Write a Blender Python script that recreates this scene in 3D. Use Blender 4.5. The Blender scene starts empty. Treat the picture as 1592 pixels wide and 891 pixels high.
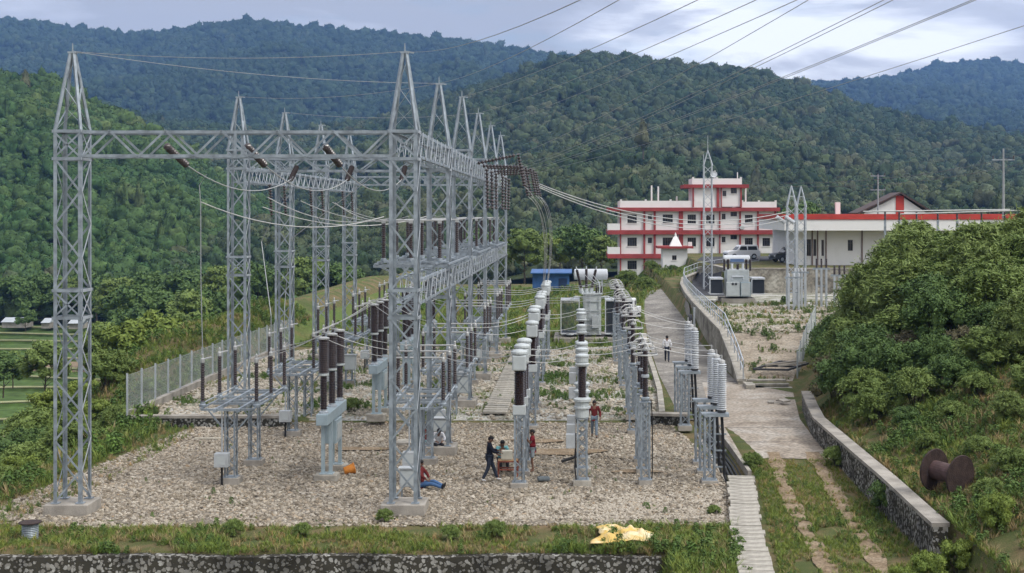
import bpy, bmesh, math, random
import numpy as np
from mathutils import Vector, Matrix, Quaternion, noise as mnoise

random.seed(7)
RNG = np.random.default_rng(11)
R = math.radians
PI = math.pi
F = 2122.0          # focal length in pixels of the 1592-wide photograph
CX, CY, CZ = 900.0, 332.0, 9.88

sc = bpy.context.scene
COL = sc.collection

# ------------------------------------------------------------------ camera
cam_d = bpy.data.cameras.new('camera')
cam = bpy.data.objects.new('camera', cam_d)
COL.objects.link(cam)
cam.location = (0, 0, CZ)
cam.rotation_euler = (R(90), 0, 0)
cam_d.sensor_width = 36
cam_d.lens = F / 1592 * 36
cam_d.shift_x = (796 - CX) / 1592
cam_d.shift_y = -(445.5 - CY) / 1592
cam_d.clip_start = 0.5
cam_d.clip_end = 20000
sc.camera = cam

# ------------------------------------------------------------------ world
SUN_EL, SUN_AZ = 50, 128        # azimuth clockwise from +Y: behind the camera, a little to the right
world = bpy.data.worlds.new("World")
sc.world = world
world.use_nodes = True
nt = world.node_tree
nt.nodes.clear()
def N(t, typ, **kw):
    n = t.nodes.new(typ)
    for k, v in kw.items():
        if k in ('loc',): continue
        setattr(n, k, v)
    return n
def L(t, a, b): t.links.new(a, b)
wo = N(nt, 'ShaderNodeOutputWorld')
bg = N(nt, 'ShaderNodeBackground'); bg.inputs['Strength'].default_value = 0.1
sky = N(nt, 'ShaderNodeTexSky', sky_type='NISHITA', sun_disc=False)
sky.sun_elevation = R(SUN_EL); sky.sun_rotation = R(SUN_AZ)
tc = N(nt, 'ShaderNodeTexCoord')
mp = N(nt, 'ShaderNodeMapping'); mp.inputs['Scale'].default_value = (3.6, 3.6, 15.0); mp.inputs['Location'].default_value = (2.3, 0.7, 0.35)
L(nt, tc.outputs['Generated'], mp.inputs['Vector'])
n1 = N(nt, 'ShaderNodeTexNoise'); n1.inputs['Scale'].default_value = 1.3; n1.inputs['Detail'].default_value = 7; n1.inputs['Roughness'].default_value = 0.52; n1.inputs['Distortion'].default_value = 0.35
L(nt, mp.outputs[0], n1.inputs['Vector'])
sepw = N(nt, 'ShaderNodeSeparateXYZ'); L(nt, tc.outputs['Generated'], sepw.inputs[0])
# the western part of the cloud deck is thicker
addw = N(nt, 'ShaderNodeMath', operation='MULTIPLY_ADD'); addw.inputs[1].default_value = 0.32; addw.inputs[2].default_value = 0.0
L(nt, sepw.outputs['X'], addw.inputs[0])
sumw = N(nt, 'ShaderNodeMath', operation='ADD'); L(nt, n1.outputs['Fac'], sumw.inputs[0]); L(nt, addw.outputs[0], sumw.inputs[1])
cr = N(nt, 'ShaderNodeValToRGB')
cr.color_ramp.elements[0].position = 0.43; cr.color_ramp.elements[0].color = (0.44, 0.445, 0.475, 1)
cr.color_ramp.elements[1].position = 0.61; cr.color_ramp.elements[1].color = (1.05, 1.06, 1.08, 1)
e = cr.color_ramp.elements.new(0.53); e.color = (0.60, 0.612, 0.66, 1)
L(nt, sumw.outputs[0], cr.inputs[0])
# overcast deck gets brighter toward the zenith
zr = N(nt, 'ShaderNodeMapRange'); zr.inputs['From Min'].default_value = 0.15; zr.inputs['From Max'].default_value = 0.9
zr.inputs['To Min'].default_value = 10.5; zr.inputs['To Max'].default_value = 22.0
L(nt, sepw.outputs['Z'], zr.inputs['Value'])
sclw = N(nt, 'ShaderNodeVectorMath', operation='SCALE'); L(nt, cr.outputs[0], sclw.inputs[0]); L(nt, zr.outputs[0], sclw.inputs['Scale'])
n2 = N(nt, 'ShaderNodeTexNoise'); n2.inputs['Scale'].default_value = 2.1; n2.inputs['Detail'].default_value = 4
L(nt, mp.outputs[0], n2.inputs['Vector'])
cov = N(nt, 'ShaderNodeMapRange'); cov.inputs['From Min'].default_value = 0.30; cov.inputs['From Max'].default_value = 0.45
cov.inputs['To Min'].default_value = 0.55; cov.inputs['To Max'].default_value = 1.0
L(nt, n2.outputs['Fac'], cov.inputs['Value'])
mixw = N(nt, 'ShaderNodeMix', data_type='RGBA'); L(nt, cov.outputs[0], mixw.inputs[0]); L(nt, sky.outputs[0], mixw.inputs[6]); L(nt, sclw.outputs[0], mixw.inputs[7])
L(nt, mixw.outputs[2], bg.inputs['Color']); L(nt, bg.outputs[0], wo.inputs['Surface'])

sun_d = bpy.data.lights.new('sun', 'SUN'); sun_d.energy = 1.5; sun_d.angle = R(11); sun_d.color = (1.0, 0.955, 0.89)
sun = bpy.data.objects.new('sun', sun_d); COL.objects.link(sun)
_az, _el = R(SUN_AZ), R(SUN_EL)
_dir = Vector((math.sin(_az) * math.cos(_el), math.cos(_az) * math.cos(_el), math.sin(_el)))
sun.rotation_euler = (-_dir).to_track_quat('-Z', 'Y').to_euler()
sun.location = (0, 0, 60)
sc.view_settings.view_transform = 'Standard'; sc.view_settings.look = 'None'
sc.view_settings.exposure = 0.27; sc.view_settings.gamma = 1.0; sc.view_settings.use_curve_mapping = False
sc.cycles.max_bounces = 6; sc.cycles.diffuse_bounces = 3; sc.cycles.glossy_bounces = 2; sc.cycles.transmission_bounces = 3
sc.cycles.volume_bounces = 1; sc.cycles.transparent_max_bounces = 8
sc.cycles.use_denoising = True
sc.cycles.caustics_reflective = False; sc.cycles.caustics_refractive = False

# ------------------------------------------------------------------ placing helpers
def at(px, py, Y): return Vector(((px - CX) * Y / F, Y, CZ + (CY - py) * Y / F))
def gd(px, py, z=0.0):
    Y = (CZ - z) * F / (py - CY)
    return Vector(((px - CX) * Y / F, Y, z))

# ------------------------------------------------------------------ materials
MATS = {}
def mat(name, col, rough=0.7, metal=0.0, var=0.12, scale=3.0, bump=0.0, bscale=None, col2=None, spec=0.3, detail=5, lo=0.35, hi=0.65, stretch=None, tint=None, coords='Object'):
    if name in MATS: return MATS[name]
    m = bpy.data.materials.new(name); m.use_nodes = True; MATS[name] = m
    t = m.node_tree; b = t.nodes['Principled BSDF']
    b.inputs['Roughness'].default_value = rough; b.inputs['Metallic'].default_value = metal
    b.inputs['Specular IOR Level'].default_value = spec
    tcn = N(t, 'ShaderNodeTexCoord'); src = tcn.outputs[coords]
    if stretch:
        mpn = N(t, 'ShaderNodeMapping'); mpn.inputs['Scale'].default_value = stretch; L(t, src, mpn.inputs[0]); src = mpn.outputs[0]
    nz = N(t, 'ShaderNodeTexNoise'); nz.inputs['Scale'].default_value = scale; nz.inputs['Detail'].default_value = detail; nz.inputs['Roughness'].default_value = 0.6
    L(t, src, nz.inputs['Vector'])
    rp = N(t, 'ShaderNodeMapRange'); rp.inputs['From Min'].default_value = lo; rp.inputs['From Max'].default_value = hi
    L(t, nz.outputs['Fac'], rp.inputs['Value'])
    mx = N(t, 'ShaderNodeMix', data_type='RGBA'); L(t, rp.outputs[0], mx.inputs[0])
    c = Vector(col[:3])
    ca = c * (1 - var); cb = c * (1 + var)
    if col2 is not None: ca, cb = c, Vector(col2[:3])
    mx.inputs[6].default_value = (*ca, 1); mx.inputs[7].default_value = (*cb, 1)
    outc = mx.outputs[2]
    if tint:       # (attribute name, second colour, third colour)
        at_ = N(t, 'ShaderNodeAttribute', attribute_type='INSTANCER', attribute_name='tint')
        rr = N(t, 'ShaderNodeValToRGB')
        cols = tint
        rr.color_ramp.elements[0].color = (*cols[0], 1); rr.color_ramp.elements[1].color = (*cols[-1], 1)
        for i, cc in enumerate(cols[1:-1]):
            el = rr.color_ramp.elements.new((i + 1) / (len(cols) - 1)); el.color = (*cc, 1)
        L(t, at_.outputs['Fac'], rr.inputs[0])
        mm = N(t, 'ShaderNodeMix', data_type='RGBA', blend_type='MULTIPLY'); mm.inputs[0].default_value = 1
        L(t, outc, mm.inputs[6]); L(t, rr.outputs[0], mm.inputs[7]); outc = mm.outputs[2]
    L(t, outc, b.inputs['Base Color'])
    if bump:
        n3 = N(t, 'ShaderNodeTexNoise'); n3.inputs['Scale'].default_value = bscale or scale * 6; n3.inputs['Detail'].default_value = 4
        L(t, src, n3.inputs['Vector'])
        bp = N(t, 'ShaderNodeBump'); bp.inputs['Strength'].default_value = bump; bp.inputs['Distance'].default_value = 0.05
        L(t, n3.outputs['Fac'], bp.inputs['Height']); L(t, bp.outputs[0], b.inputs['Normal'])
    return m

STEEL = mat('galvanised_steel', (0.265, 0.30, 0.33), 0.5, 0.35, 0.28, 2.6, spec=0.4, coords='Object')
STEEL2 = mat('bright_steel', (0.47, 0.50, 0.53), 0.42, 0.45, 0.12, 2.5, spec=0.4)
DKSTEEL = mat('dark_fitting', (0.06, 0.06, 0.065), 0.6, 0.2)
BROWN = mat('brown_porcelain', (0.028, 0.016, 0.015), 0.22, 0, 0.2, 6, spec=0.5)
DISC = mat('disc_porcelain', (0.055, 0.042, 0.042), 0.25, 0, 0.2, 6, spec=0.5)
WPORC = mat('grey_white_porcelain', (0.50, 0.52, 0.54), 0.3, 0, 0.08, 3, spec=0.5)
ALU = mat('aluminium_conductor', (0.42, 0.42, 0.41), 0.45, 0.3, 0.08, 3)
WIRE = mat('dull_wire', (0.30, 0.31, 0.32), 0.5, 0.3, 0.08, 3)
GPAINT = mat('light_grey_paint', (0.43, 0.46, 0.46), 0.45, 0, 0.08, 2.5, spec=0.4)
BPAINT = mat('blue_grey_paint', (0.30, 0.37, 0.40), 0.45, 0, 0.10, 2.5, spec=0.4)
BOXM = mat('cabinet_grey', (0.40, 0.42, 0.43), 0.45, 0.1, 0.12, 3, spec=0.4)
DKGREY = mat('radiator_grey', (0.075, 0.088, 0.11), 0.5, 0, 0.12, 3)
CONC = mat('aged_concrete', (0.30, 0.275, 0.24), 0.9, 0, 0.28, 1.2, 0.4, 30, spec=0.1)
CONCL = mat('pale_concrete', (0.345, 0.32, 0.275), 0.9, 0, 0.28, 2.2, 0.4, 30, spec=0.1)
BLACK = mat('black_rubber', (0.015, 0.015, 0.016), 0.6)
WOOD = mat('rough_wood', (0.33, 0.21, 0.11), 0.8, 0, 0.25, 5, 0.3)
REDIRON = mat('red_oxide_iron', (0.23, 0.07, 0.045), 0.7, 0, 0.3, 7)
RUST = mat('rusty_drum', (0.045, 0.029, 0.025), 0.8, 0.1, 0.35, 4, 0.4)

# ------------------------------------------------------------------ mesh builder
class MB:
    def __init__(s): s.v = []; s.f = []
    def add(s, vs, fs):
        o = len(s.v); s.v.extend([tuple(v) for v in vs]); s.f.extend([tuple(i + o for i in f) for f in fs]); return s
    def box(s, c, d, rz=0.0, rx=0.0):
        x, y, z = d[0] / 2, d[1] / 2, d[2] / 2
        P = [Vector(p) for p in ((-x, -y, -z), (x, -y, -z), (x, y, -z), (-x, y, -z), (-x, -y, z), (x, -y, z), (x, y, z), (-x, y, z))]
        if rx: P = [Matrix.Rotation(rx, 3, 'X') @ p for p in P]
        if rz: P = [Matrix.Rotation(rz, 3, 'Z') @ p for p in P]
        c = Vector(c)
        return s.add([p + c for p in P], [(0, 3, 2, 1), (4, 5, 6, 7), (0, 1, 5, 4), (1, 2, 6, 5), (2, 3, 7, 6), (3, 0, 4, 7)])
    def prof(s, p, q, poly, up=(0, 0, 1)):
        p, q = Vector(p), Vector(q); d = (q - p)
        if d.length < 1e-6: return s
        d.normalize(); u = Vector(up)
        if abs(d.dot(u)) > 0.98: u = Vector((0, 1, 0)) if abs(d.y) < 0.9 else Vector((1, 0, 0))
        a = d.cross(u).normalized(); b = a.cross(d).normalized()
        n = len(poly)
        vs = [p + a * x + b * y for x, y in poly] + [q + a * x + b * y for x, y in poly]
        fs = [(i, (i + 1) % n, n + (i + 1) % n, n + i) for i in range(n)]
        fs += [tuple(range(n - 1, -1, -1)), tuple(range(n, 2 * n))]
        return s.add(vs, fs)
    def bar(s, p, q, w, h=None, up=(0, 0, 1)):
        h = h or w
        return s.prof(p, q, [(-w / 2, -h / 2), (w / 2, -h / 2), (w / 2, h / 2), (-w / 2, h / 2)], up)
    def tube(s, p, q, r0, r1=None, n=8, cap=True):
        r1 = r0 if r1 is None else r1
        p, q = Vector(p), Vector(q); d = (q - p)
        if d.length < 1e-7: return s
        d.normalize(); u = Vector((0, 0, 1))
        if abs(d.dot(u)) > 0.98: u = Vector((1, 0, 0))
        a = d.cross(u).normalized(); b = a.cross(d).normalized()
        cs = [(math.cos(2 * PI * i / n), math.sin(2 * PI * i / n)) for i in range(n)]
        vs = [p + (a * x + b * y) * r0 for x, y in cs] + [q + (a * x + b * y) * r1 for x, y in cs]
        fs = [(i, (i + 1) % n, n + (i + 1) % n, n + i) for i in range(n)]
        if cap: fs += [tuple(range(n - 1, -1, -1)), tuple(range(n, 2 * n))]
        return s.add(vs, fs)
    def path(s, pts, r, n=6):
        pts = [Vector(p) for p in pts]; m = len(pts); vs = []; fs = []
        for i, p in enumerate(pts):
            d = (pts[min(i + 1, m - 1)] - pts[max(i - 1, 0)]).normalized()
            u = Vector((0, 0, 1)) if abs(d.z) < 0.95 else Vector((1, 0, 0))
            a = d.cross(u).normalized(); b = a.cross(d).normalized()
            rr = r[i] if isinstance(r, (list, tuple)) else r
            for k in range(n): vs.append(p + (a * math.cos(2 * PI * k / n) + b * math.sin(2 * PI * k / n)) * rr)
        for i in range(m - 1):
            for k in range(n):
                fs.append((i * n + k, i * n + (k + 1) % n, (i + 1) * n + (k + 1) % n, (i + 1) * n + k))
        fs += [tuple(range(n - 1, -1, -1)), tuple(range((m - 1) * n, m * n))]
        return s.add(vs, fs)
    def lathe(s, prof, c=(0, 0, 0), n=12, M=None):
        c = Vector(c); vs = []; fs = []
        for r, z in prof:
            for k in range(n):
                v = Vector((r * math.cos(2 * PI * k / n), r * math.sin(2 * PI * k / n), z))
                if M is not None: v = M @ v
                vs.append(v + c)
        m = len(prof)
        for i in range(m - 1):
            for k in range(n): fs.append((i * n + k, i * n + (k + 1) % n, (i + 1) * n + (k + 1) % n, (i + 1) * n + k))
        fs += [tuple(range(n - 1, -1, -1)), tuple(range((m - 1) * n, m * n))]
        return s.add(vs, fs)
    def sheds(s, c, z0, z1, r, rc, num, n=12, M=None):
        prof = []; st = (z1 - z0) / num
        for i in range(num):
            z = z0 + i * st
            prof += [(rc, z), (r, z + st * 0.30), (r * 0.96, z + st * 0.42), (rc * 1.05, z + st * 0.75)]
        prof.append((rc, z1))
        return s.lathe(prof, c, n, M)
    def torus(s, c, Rr, r, n=20, k=6, M=None):
        vs = []; fs = []
        for i in range(n):
            a = 2 * PI * i / n
            for j in range(k):
                b = 2 * PI * j / k
                v = Vector(((Rr + r * math.cos(b)) * math.cos(a), (Rr + r * math.cos(b)) * math.sin(a), r * math.sin(b)))
                if M is not None: v = M @ v
                vs.append(v + Vector(c))
        for i in range(n):
            for j in range(k):
                fs.append((i * k + j, ((i + 1) % n) * k + j, ((i + 1) % n) * k + (j + 1) % k, i * k + (j + 1) % k))
        return s.add(vs, fs)
    def mesh(s, name):
        me = bpy.data.meshes.new(name); me.from_pydata(s.v, [], s.f); me.update(); return me
    def build(s, name, m, parent=None, loc=None, smooth=False, bevel=0):
        me = s.mesh(name); me.materials.append(m)
        if smooth:
            me.polygons.foreach_set('use_smooth', [True] * len(me.polygons))
        o = bpy.data.objects.new(name, me); COL.objects.link(o)
        if parent is not None: o.parent = parent
        if loc is not None: o.location = loc
        if bevel:
            b = o.modifiers.new('edge', 'BEVEL'); b.width = bevel; b.segments = 2; b.limit_method = 'ANGLE'
        return o

def tag(o, label=None, cat=None, group=None, kind=None):
    if label: o['label'] = label
    if cat: o['category'] = cat
    if group: o['group'] = group
    if kind: o['kind'] = kind
    return o
def thing(name, label, cat, loc=(0, 0, 0), rz=0.0, group=None):
    o = bpy.data.objects.new(name, None); COL.objects.link(o); o.empty_display_size = 0.3
    o.location = loc; o.rotation_euler = (0, 0, rz)
    return tag(o, label, cat, group)
KIDS = {}
def kids(o):
    return [c for c in COL.objects if c.parent == o]
def dup(root, loc, rz=None, label=None, group=None, scale=None, tree=None):
    """copy of a thing, its parts and sub-parts"""
    if root.name not in KIDS: KIDS[root.name] = [(c, kids(c)) for c in kids(root)]
    r = root.copy(); COL.objects.link(r); r.location = loc
    if rz is not None: r.rotation_euler = (0, 0, rz)
    if scale is not None: r.scale = scale if hasattr(scale, '__len__') else (scale,) * 3
    if label: r['label'] = label
    if group: r['group'] = group
    for c, gs in KIDS[root.name]:
        d = c.copy(); COL.objects.link(d); d.parent = r
        for g in gs:
            h = g.copy(); COL.objects.link(h); h.parent = d
    return r
ORD = ['first', 'second', 'third', 'fourth', 'fifth', 'sixth', 'seventh', 'eighth', 'ninth', 'tenth', 'eleventh', 'twelfth']

def sag(p, q, s, n=14):
    p, q = Vector(p), Vector(q)
    return [p.lerp(q, i / n) + Vector((0, 0, -4 * s * (i / n) * (1 - i / n))) for i in range(n + 1)]

# ------------------------------------------------------------------ scatter of uncountable stuff
def scatter(name, P, rot, scl, idx, tint, variants):
    me = bpy.data.meshes.new(name)
    n = len(P)
    me.vertices.add(n); me.vertices.foreach_set('co', np.asarray(P, dtype=np.float32).ravel())
    def attr(an, typ, data, key):
        a = me.attributes.new(an, typ, 'POINT'); a.data.foreach_set(key, np.asarray(data).ravel())
    attr('rotv', 'FLOAT_VECTOR', np.asarray(rot, dtype=np.float32), 'vector')
    attr('sclv', 'FLOAT_VECTOR', np.asarray(scl, dtype=np.float32), 'vector')
    attr('vidx', 'INT', np.asarray(idx, dtype=np.int32), 'value')
    attr('tint', 'FLOAT', np.asarray(tint, dtype=np.float32), 'value')
    o = bpy.data.objects.new(name, me); COL.objects.link(o)
    g = bpy.data.node_groups.new(name + '_nodes', 'GeometryNodeTree')
    g.interface.new_socket('Geometry', in_out='INPUT', socket_type='NodeSocketGeometry')
    g.interface.new_socket('Geometry', in_out='OUTPUT', socket_type='NodeSocketGeometry')
    gi = g.nodes.new('NodeGroupInput'); go = g.nodes.new('NodeGroupOutput')
    join = g.nodes.new('GeometryNodeJoinGeometry')
    for vo in reversed(variants):
        oi = g.nodes.new('GeometryNodeObjectInfo'); oi.inputs['Object'].default_value = vo
        gt = g.nodes.new('GeometryNodeGeometryToInstance'); g.links.new(oi.outputs['Geometry'], gt.inputs[0]); g.links.new(gt.outputs[0], join.inputs[0])
    iop = g.nodes.new('GeometryNodeInstanceOnPoints')
    g.links.new(gi.outputs[0], iop.inputs['Points']); g.links.new(join.outputs[0], iop.inputs['Instance'])
    iop.inputs['Pick Instance'].default_value = True
    def na(an, dt):
        q = g.nodes.new('GeometryNodeInputNamedAttribute'); q.data_type = dt; q.inputs['Name'].default_value = an; return q.outputs['Attribute']
    g.links.new(na('vidx', 'INT'), iop.inputs['Instance Index'])
    e2r = g.nodes.new('FunctionNodeEulerToRotation'); g.links.new(na('rotv', 'FLOAT_VECTOR'), e2r.inputs[0])
    g.links.new(e2r.outputs[0], iop.inputs['Rotation'])
    g.links.new(na('sclv', 'FLOAT_VECTOR'), iop.inputs['Scale'])
    g.links.new(iop.outputs[0], go.inputs[0])
    md = o.modifiers.new('scatter', 'NODES'); md.node_group = g
    tag(o, kind='stuff')
    return o

def src(name, me, m):
    me.materials.clear(); me.materials.append(m)
    return bpy.data.objects.new(name, me)      # never linked to the scene: only read by the scatter nodes

def ico(sub, r=1.0):
    bm = bmesh.new(); bmesh.ops.create_icosphere(bm, subdivisions=sub, radius=r)
    V = np.array([v.co[:] for v in bm.verts]); Fc = [tuple(v.index for v in f.verts) for f in bm.faces]; bm.free(); return V, Fc

def leaf_quads(C, Nn, size, rng, asp=1.9, jitter=0.7):
    """quads at centres C with rough normals Nn; returns verts, faces arrays"""
    n = len(C)
    nn = Nn + rng.normal(0, jitter, (n, 3)); nn /= np.linalg.norm(nn, axis=1)[:, None] + 1e-9
    t = rng.normal(0, 1, (n, 3)); t -= (t * nn).sum(1)[:, None] * nn; t /= np.linalg.norm(t, axis=1)[:, None] + 1e-9
    b = np.cross(nn, t)
    s = size * rng.uniform(0.6, 1.35, n)[:, None]
    a = t * s * 0.5 * asp; b = b * s * 0.5
    V = np.stack([C - a, C - b * 0.9 - a * 0.1, C + a, C + b * 0.9 - a * 0.1], 1).reshape(-1, 3)
    Fa = np.arange(4 * n).reshape(n, 4)
    return V, Fa
def np_mesh(name, V, Fq, smooth=False):
    me = bpy.data.meshes.new(name); n = len(Fq); k = Fq.shape[1]
    me.vertices.add(len(V)); me.vertices.foreach_set('co', V.astype(np.float32).ravel())
    me.loops.add(n * k); me.loops.foreach_set('vertex_index', Fq.astype(np.int32).ravel())
    me.polygons.add(n); me.polygons.foreach_set('loop_start', np.arange(0, n * k, k, dtype=np.int32))
    try: me.polygons.foreach_set('loop_total', np.full(n, k, dtype=np.int32))
    except Exception: pass
    me.update(calc_edges=True); me.validate()
    if smooth: me.polygons.foreach_set('use_smooth', [True] * len(me.polygons))
    return me

# ------------------------------------------------------------------ ground height
def ss(a, b, x):
    t = np.clip((np.asarray(x, dtype=float) - a) / (b - a), 0, 1); return t * t * (3 - 2 * t)
def lin(a, b, x): return np.clip((np.asarray(x, dtype=float) - a) / (b - a), 0, 1)
EDGE_Y = [30, 57, 66, 75, 82, 89, 100, 115, 130, 160]
EDGE_X = [10.35, 10.35, 11.2, 12.3, 13.6, 15.7, 18.5, 24, 30, 40]
def gh(X, Y, micro=True):
    X = np.asarray(X, dtype=float); Y = np.asarray(Y, dtype=float)
    z = 0.4 * np.where(X < -13.3, lin(63.25, 63.4, Y), lin(62.2, 64.4, Y))                                        # rear yard step
    z = z + 1.1 * ss(95, 155, Y) * lin(-4, 6, X) + 0.5 * ss(100, 150, Y) * lin(0, -10, X) * 0
    z = z + ss(140, 172, Y) * lin(8, 16, X) * 1.4 - 1.0 * ss(158, 188, Y) * lin(12, 8, X)                        # lawn rising to the hostel
    # concrete forecourt and track, east of the trench
    fc = lin(6.1, 6.3, X) * lin(66, 65, Y)
    z = z * (1 - fc) + fc * (0.36 * lin(44, 54, Y))
    # terrace behind the road wall
    te = lin(9.15, 9.3, X) * lin(75.5, 76.5, Y)
    z = z * (1 - te) + te * (0.45 + 1.75 * lin(77, 89, Y) + 0.4 * ss(130, 160, Y))
    up = lin(131.8, 132.2, Y) * lin(13.5, 14, X)
    z = z * (1 - up) + up * 4.2
    # east bank
    ex = np.interp(Y, EDGE_Y, EDGE_X)
    b = np.clip(X - ex, 0, None)
    near = lin(64, 56, Y)
    bank = near * (1.15 + np.clip(b - 0.6, 0, None) * 0.43) + (1 - near) * (0.45 + np.clip(b * 0.75, 0, 5.0) + np.clip(b-9,0,None)*0.05)
    bank = np.minimum(bank, 6.4)
    isb = lin(0, 0.12, b) * lin(132, 128, Y)
    z = z * (1 - isb) + np.maximum(bank, z) * isb
    # west side falls into the valley
    wx = -20.6 - X
    west = np.clip(wx, 0, None)
    fall = -np.minimum(16.0, west * 0.62) * lin(0, 0.1, west)
    hump = 2.1 * ss(64, 90, Y) * np.exp(-((X + 24.5) / 3.4) ** 2) * lin(-20.9, -22.0, X)
    fall2 = -np.minimum(16.0, np.clip(west - 6, 0, None) * 0.62)
    k = ss(62, 85, Y)
    z = z + fall * (1 - k) + (fall2 + hump) * k
    # below the front retaining wall
    fr = lin(39.75, 39.6, Y) * lin(2.6, 2.0, X)
    z = z - 2.2 * fr
    z = np.maximum(z, np.where(X < -20, -21.2, -99))
    # valley beyond the yard
    z = np.where(X < -52, np.minimum(z, -21.2), z)
    zv = -17.2 * lin(20, -20, X) - 4
    z = z + (np.minimum(z, zv) - z) * ss(200, 300, Y)
    return z
def ghs(x, y): return float(gh(x, y))
# ------------------------------------------------------------------ ground materials
def ramp_mat(name, stops, scale=1.0, detail=6, rough=0.95, bump=0.5, bscale=20, bdist=0.05, second=None, dist=0.0):
    """noise-driven colour ramp in object coordinates, times a fine second noise"""
    m = bpy.data.materials.new(name); m.use_nodes = True; MATS[name] = m
    t = m.node_tree; b = t.nodes['Principled BSDF']; b.inputs['Roughness'].default_value = rough; b.inputs['Specular IOR Level'].default_value = 0.1
    tcn = N(t, 'ShaderNodeTexCoord')
    nz = N(t, 'ShaderNodeTexNoise'); nz.inputs['Scale'].default_value = scale; nz.inputs['Detail'].default_value = detail; nz.inputs['Roughness'].default_value = 0.65; nz.inputs['Distortion'].default_value = dist
    L(t, tcn.outputs['Object'], nz.inputs['Vector'])
    r = N(t, 'ShaderNodeValToRGB'); els = r.color_ramp.elements
    els[0].position, els[0].color = stops[0][0], (*stops[0][1], 1); els[1].position, els[1].color = stops[-1][0], (*stops[-1][1], 1)
    for p, c in stops[1:-1]:
        e = els.new(p); e.color = (*c, 1)
    L(t, nz.outputs['Fac'], r.inputs[0])
    nf = N(t, 'ShaderNodeTexNoise'); nf.inputs['Scale'].default_value = bscale; nf.inputs['Detail'].default_value = 5
    L(t, tcn.outputs['Object'], nf.inputs['Vector'])
    mr = N(t, 'ShaderNodeMapRange'); mr.inputs['From Min'].default_value = 0.3; mr.inputs['From Max'].default_value = 0.7; mr.inputs['To Min'].default_value = 0.6; mr.inputs['To Max'].default_value = 1.38
    L(t, nf.outputs['Fac'], mr.inputs['Value'])
    mm = N(t, 'ShaderNodeVectorMath', operation='SCALE'); L(t, r.outputs[0], mm.inputs[0]); L(t, mr.outputs[0], mm.inputs['Scale'])
    L(t, mm.outputs[0], b.inputs['Base Color'])
    bp = N(t, 'ShaderNodeBump'); bp.inputs['Strength'].default_value = bump; bp.inputs['Distance'].default_value = bdist
    L(t, nf.outputs['Fac'], bp.inputs['Height']); L(t, bp.outputs[0], b.inputs['Normal'])
    return m
GRASSY = ramp_mat('grassy_soil', [(0.32, (0.22, 0.155, 0.09)), (0.45, (0.15, 0.125, 0.06)), (0.55, (0.095, 0.11, 0.04)), (0.70, (0.075, 0.10, 0.032))], 0.55, 9, bscale=38, bump=1.0)
GRAVELM = ramp_mat('gravel_bed', [(0.32, (0.13, 0.11, 0.085)), (0.5, (0.19, 0.165, 0.13)), (0.68, (0.24, 0.21, 0.175))], 0.5, 8, bscale=9, bump=0.8)
REARM = ramp_mat('weedy_gravel', [(0.36, (0.10, 0.11, 0.05)), (0.46, (0.25, 0.24, 0.19)), (0.56, (0.38, 0.37, 0.33)), (0.7, (0.45, 0.44, 0.41))], 0.45, 9, bscale=8, bump=0.7)
ROADM = ramp_mat('worn_road', [(0.32, (0.12, 0.11, 0.10)), (0.45, (0.19, 0.175, 0.155)), (0.58, (0.28, 0.26, 0.23)), (0.72, (0.34, 0.32, 0.28))], 0.28, 9, bscale=6, bump=0.25, dist=0.5)
SLABM = ramp_mat('forecourt_concrete', [(0.30, (0.20, 0.165, 0.13)), (0.48, (0.31, 0.265, 0.215)), (0.62, (0.37, 0.335, 0.29)), (0.75, (0.40, 0.37, 0.33))], 0.35, 9, bscale=7, bump=0.2, dist=0.7)
DIRTM = ramp_mat('brown_earth', [(0.30, (0.15, 0.11, 0.07)), (0.5, (0.235, 0.175, 0.115)), (0.7, (0.30, 0.24, 0.17))], 1.6, 8, bscale=12, bump=0.5)
TERRD = ramp_mat('dumped_earth', [(0.30, (0.16, 0.13, 0.095)), (0.5, (0.28, 0.235, 0.18)), (0.7, (0.36, 0.32, 0.26))], 0.7, 9, bscale=8, bump=0.6)
LAWNM = ramp_mat('lawn', [(0.30, (0.15, 0.13, 0.055)), (0.42, (0.10, 0.125, 0.035)), (0.6, (0.085, 0.125, 0.03)), (0.75, (0.07, 0.12, 0.028))], 0.14, 7, bscale=5, bump=0.3)
ASPH = ramp_mat('dark_asphalt', [(0.3, (0.045, 0.045, 0.05)), (0.7, (0.085, 0.085, 0.09))], 0.6, 6, bscale=20, bump=0.2)
RICEM = ramp_mat('rice_terrace_green', [(0.3, (0.05, 0.075, 0.022)), (0.55, (0.07, 0.115, 0.03)), (0.75, (0.10, 0.13, 0.045))], 0.06, 5, bscale=0.7, bump=0.2)

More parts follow.
